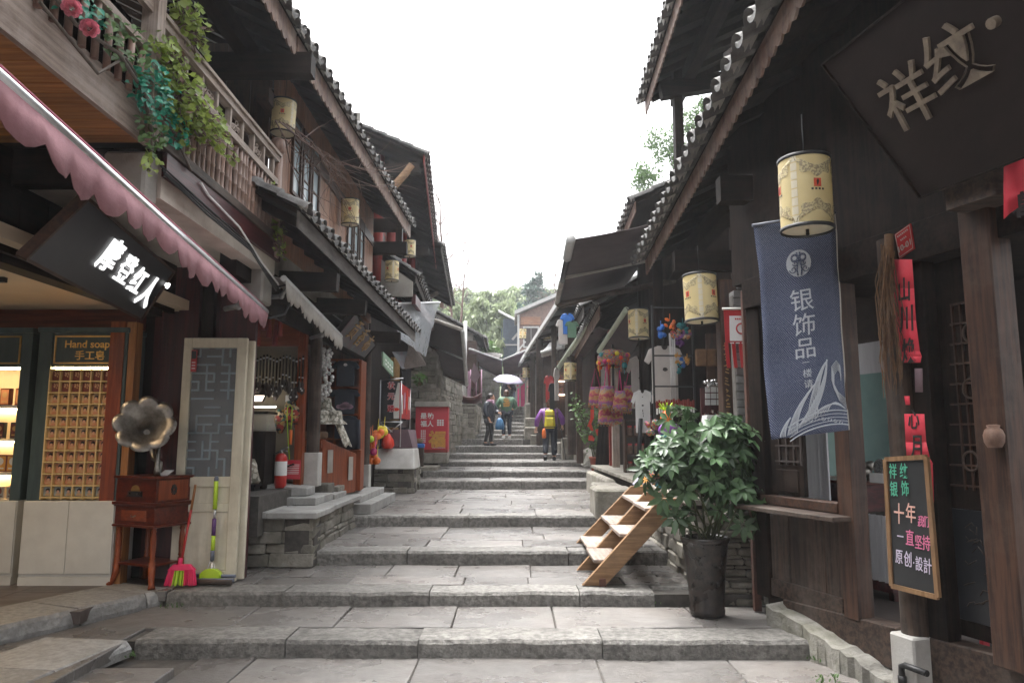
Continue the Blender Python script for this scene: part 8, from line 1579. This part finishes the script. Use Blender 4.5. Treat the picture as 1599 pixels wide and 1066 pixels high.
x = MB(); c = P1.w((-.16, -.2, .72)); x.lathe([(0, -.13), (.055, -.12), (.06, .0), (.045, .09), (.02, .14), (0, .14)], c, n=12); x.tube([c + V(0, 0, .12), P1.w((-.13, -.12, .9))], .006, 5); TM('orange_pouch', x, MT['orangecloth'], 'orange pouch dangling below the yellow backpack', 'pouch')
x = MB(); h = P1.w((.30, .2, .84)); x.tube([h + V(0, 0, .08), V(h.x + .14, h.y + .1, 1.03)], .012, 6); TM('walking_stick', x, MT['black'], "black walking stick in the purple jacket walker's right hand", 'stick')
# woman in a long dark padded coat
J = dict(pelvis=(0, 0, .86), waist=(0, 0, 1.0), chest=(0, .02, 1.22), neck=(0, .03, 1.37), head=(0, .05, 1.43), shL=(-.18, .02, 1.30), elL=(-.24, .10, 1.06), wrL=(-.12, .27, 1.0), haL=(-.07, .31, .99), shR=(.18, .02, 1.30), elR=(.25, .02, 1.05), wrR=(.22, .12, .82), haR=(.215, .15, .75),
         hipL=(-.085, 0, .83), knL=(-.09, .04, .46), anL=(-.10, .0, .075), toeL=(-.11, .13, .035), hipR=(.085, 0, .83), knR=(.10, .03, .46), anR=(.12, -.06, .075), toeR=(.14, .07, .035))
P2 = Person('person in a long dark padded coat and lilac scarf looking sideways on the steps', V(-.72, 23.25, 1.392), R(-118), J, 'hairdark', 'tied', R(25)); P2.cloth('trousers', 'black', [('pelvis', .12), ('hipL', .09), ('knL', .068), ('anL', .05), ('hipR', .09), ('knR', .068), ('anR', .05)], [(0, 1), (1, 2), (2, 3), (0, 4), (4, 5), (5, 6)]); P2.top('navycoat', 1.12, -.25, 'coat', .07, .225); P2.shoes('black')
x = MB(); x.lathe([(.075, -.05), (.115, -.03), (.12, .02), (.09, .05), (.06, .04)], J and V(0, .05, 1.37), n=16, fn=lambda r, z, a: (r * (1 + .08 * math.sin(a * 5)), z)); x.tube([V(.03, .14, 1.36), V(.02, .17, 1.26)], [.04, .03], 8); P2.part('scarf', x, 'pinkscarf')
hb_ = P2.w((-.08, .32, .98)); x = MB(); x.lathe([(0, -.36), (.13, -.36), (.15, -.25), (.10, -.08), (.04, 0), (0, 0)], V(-.38, 23.1, 2.24), n=14, fn=lambda r, z, a: (r * (1 if abs(math.cos(a)) > .5 else .7), z)); x.tube([V(-.42, 23.1, 2.2), hb_, V(-.34, 23.1, 2.2)], .01, 5); TM('shopping_bag', x, MT['bluebag'], 'bright blue bag carried by the person in the dark coat', 'bag')
# person in a green jacket seen from behind
J = dict(pelvis=(0, 0, .86), waist=(0, 0, 1.0), chest=(0, .03, 1.22), neck=(0, .05, 1.37), head=(0, .07, 1.42), shL=(-.19, .02, 1.30), elL=(-.29, .0, 1.08), wrL=(-.25, .16, .95), haL=(-.23, .21, .94), shR=(.19, .02, 1.30), elR=(.29, .03, 1.07), wrR=(.22, .18, .98), haR=(.19, .23, .98),
         hipL=(-.085, 0, .83), knL=(-.09, .02, .46), anL=(-.095, -.05, .075), toeL=(-.10, .07, .035), hipR=(.085, 0, .83), knR=(.09, .05, .46), anR=(.095, .05, .075), toeR=(.10, .18, .035))
P3 = Person('person in a green jacket with orange back print walking away in white shoes', V(-.18, 24.62, 1.602), R(4), J, 'hairbrown', 'short'); P3.top('greenjacket', 1.12, -.02, sleeve=.066); P3.legs('navy', 1.0); P3.shoes('tee')
x = MB()
for k in range(9): x.box((rnd.uniform(-.05, .05), -.128, 1.06 + k * .032), (rnd.uniform(.13, .2), .02, .022), None, rnd.uniform(.8, 1.2))
P3.part('back_print', x, 'amber')
# far person under a lilac umbrella
J = dict(pelvis=(0, 0, .86), waist=(0, 0, 1.0), chest=(0, .02, 1.22), neck=(0, .03, 1.37), head=(0, .05, 1.43), shL=(-.18, .02, 1.30), elL=(-.22, .10, 1.06), wrL=(-.05, .25, 1.2), haL=(-.02, .27, 1.26), shR=(.18, .02, 1.30), elR=(.25, .02, 1.05), wrR=(.22, .12, .82), haR=(.215, .15, .75), hipL=(-.085, 0, .83), knL=(-.09, .04, .46), anL=(-.1, 0, .075), toeL=(-.1, .13, .035), hipR=(.085, 0, .83), knR=(.09, .02, .46), anR=(.1, -.05, .075), toeR=(.1, .08, .035))
P4 = Person('far person in dark clothes walking under a lilac umbrella', V(-.12, 29.4, 2.372), R(175), J, 'hairdark', 'short'); P4.top('charcoal', 1.15, -.2, 'coat'); P4.legs('navy'); P4.shoes('black')
U = T('umbrella', 'lilac umbrella held open by the far person on the steps', 'umbrella', P4.w((-.02, .28, 1.2))); tp = P4.w((-.02, .2, 1.72)); x = MB(); x.lathe([(.0, .0), (.21, -.03), (.41, -.10), (.56, -.23), (.60, -.28)], tp, (.12, -.25, 1), n=32, fn=lambda r, z, a: (r, z + .05 * (r / .7) ** 2 * abs(math.sin(a * 4)))); o = part('canopy', x, MT['lilac'], U); o.modifiers.new('s', 'SOLIDIFY').thickness = .006
x = MB(); x.tube([P4.w((-.02, .28, 1.12)), tp], .008, 6); part('shaft', x, MT['steel'], U)
# ================================================================ pale air
hm = bpy.data.materials.new("haze_air"); hm.use_nodes = True; hn = hm.node_tree; hn.nodes.remove(hn.nodes["Principled BSDF"])
pvn = hn.nodes.new("ShaderNodeVolumePrincipled"); pvn.inputs["Color"].default_value = (.93, .96, 1, 1); pvn.inputs["Density"].default_value = .0013; pvn.inputs["Anisotropy"].default_value = .2
hn.links.new(pvn.outputs[0], hn.nodes["Material Output"].inputs["Volume"])
x = MB(); x.bb((-310, -70, -2.0), (310, 190, 40)); ST('haze', x, hm, kind="stuff")
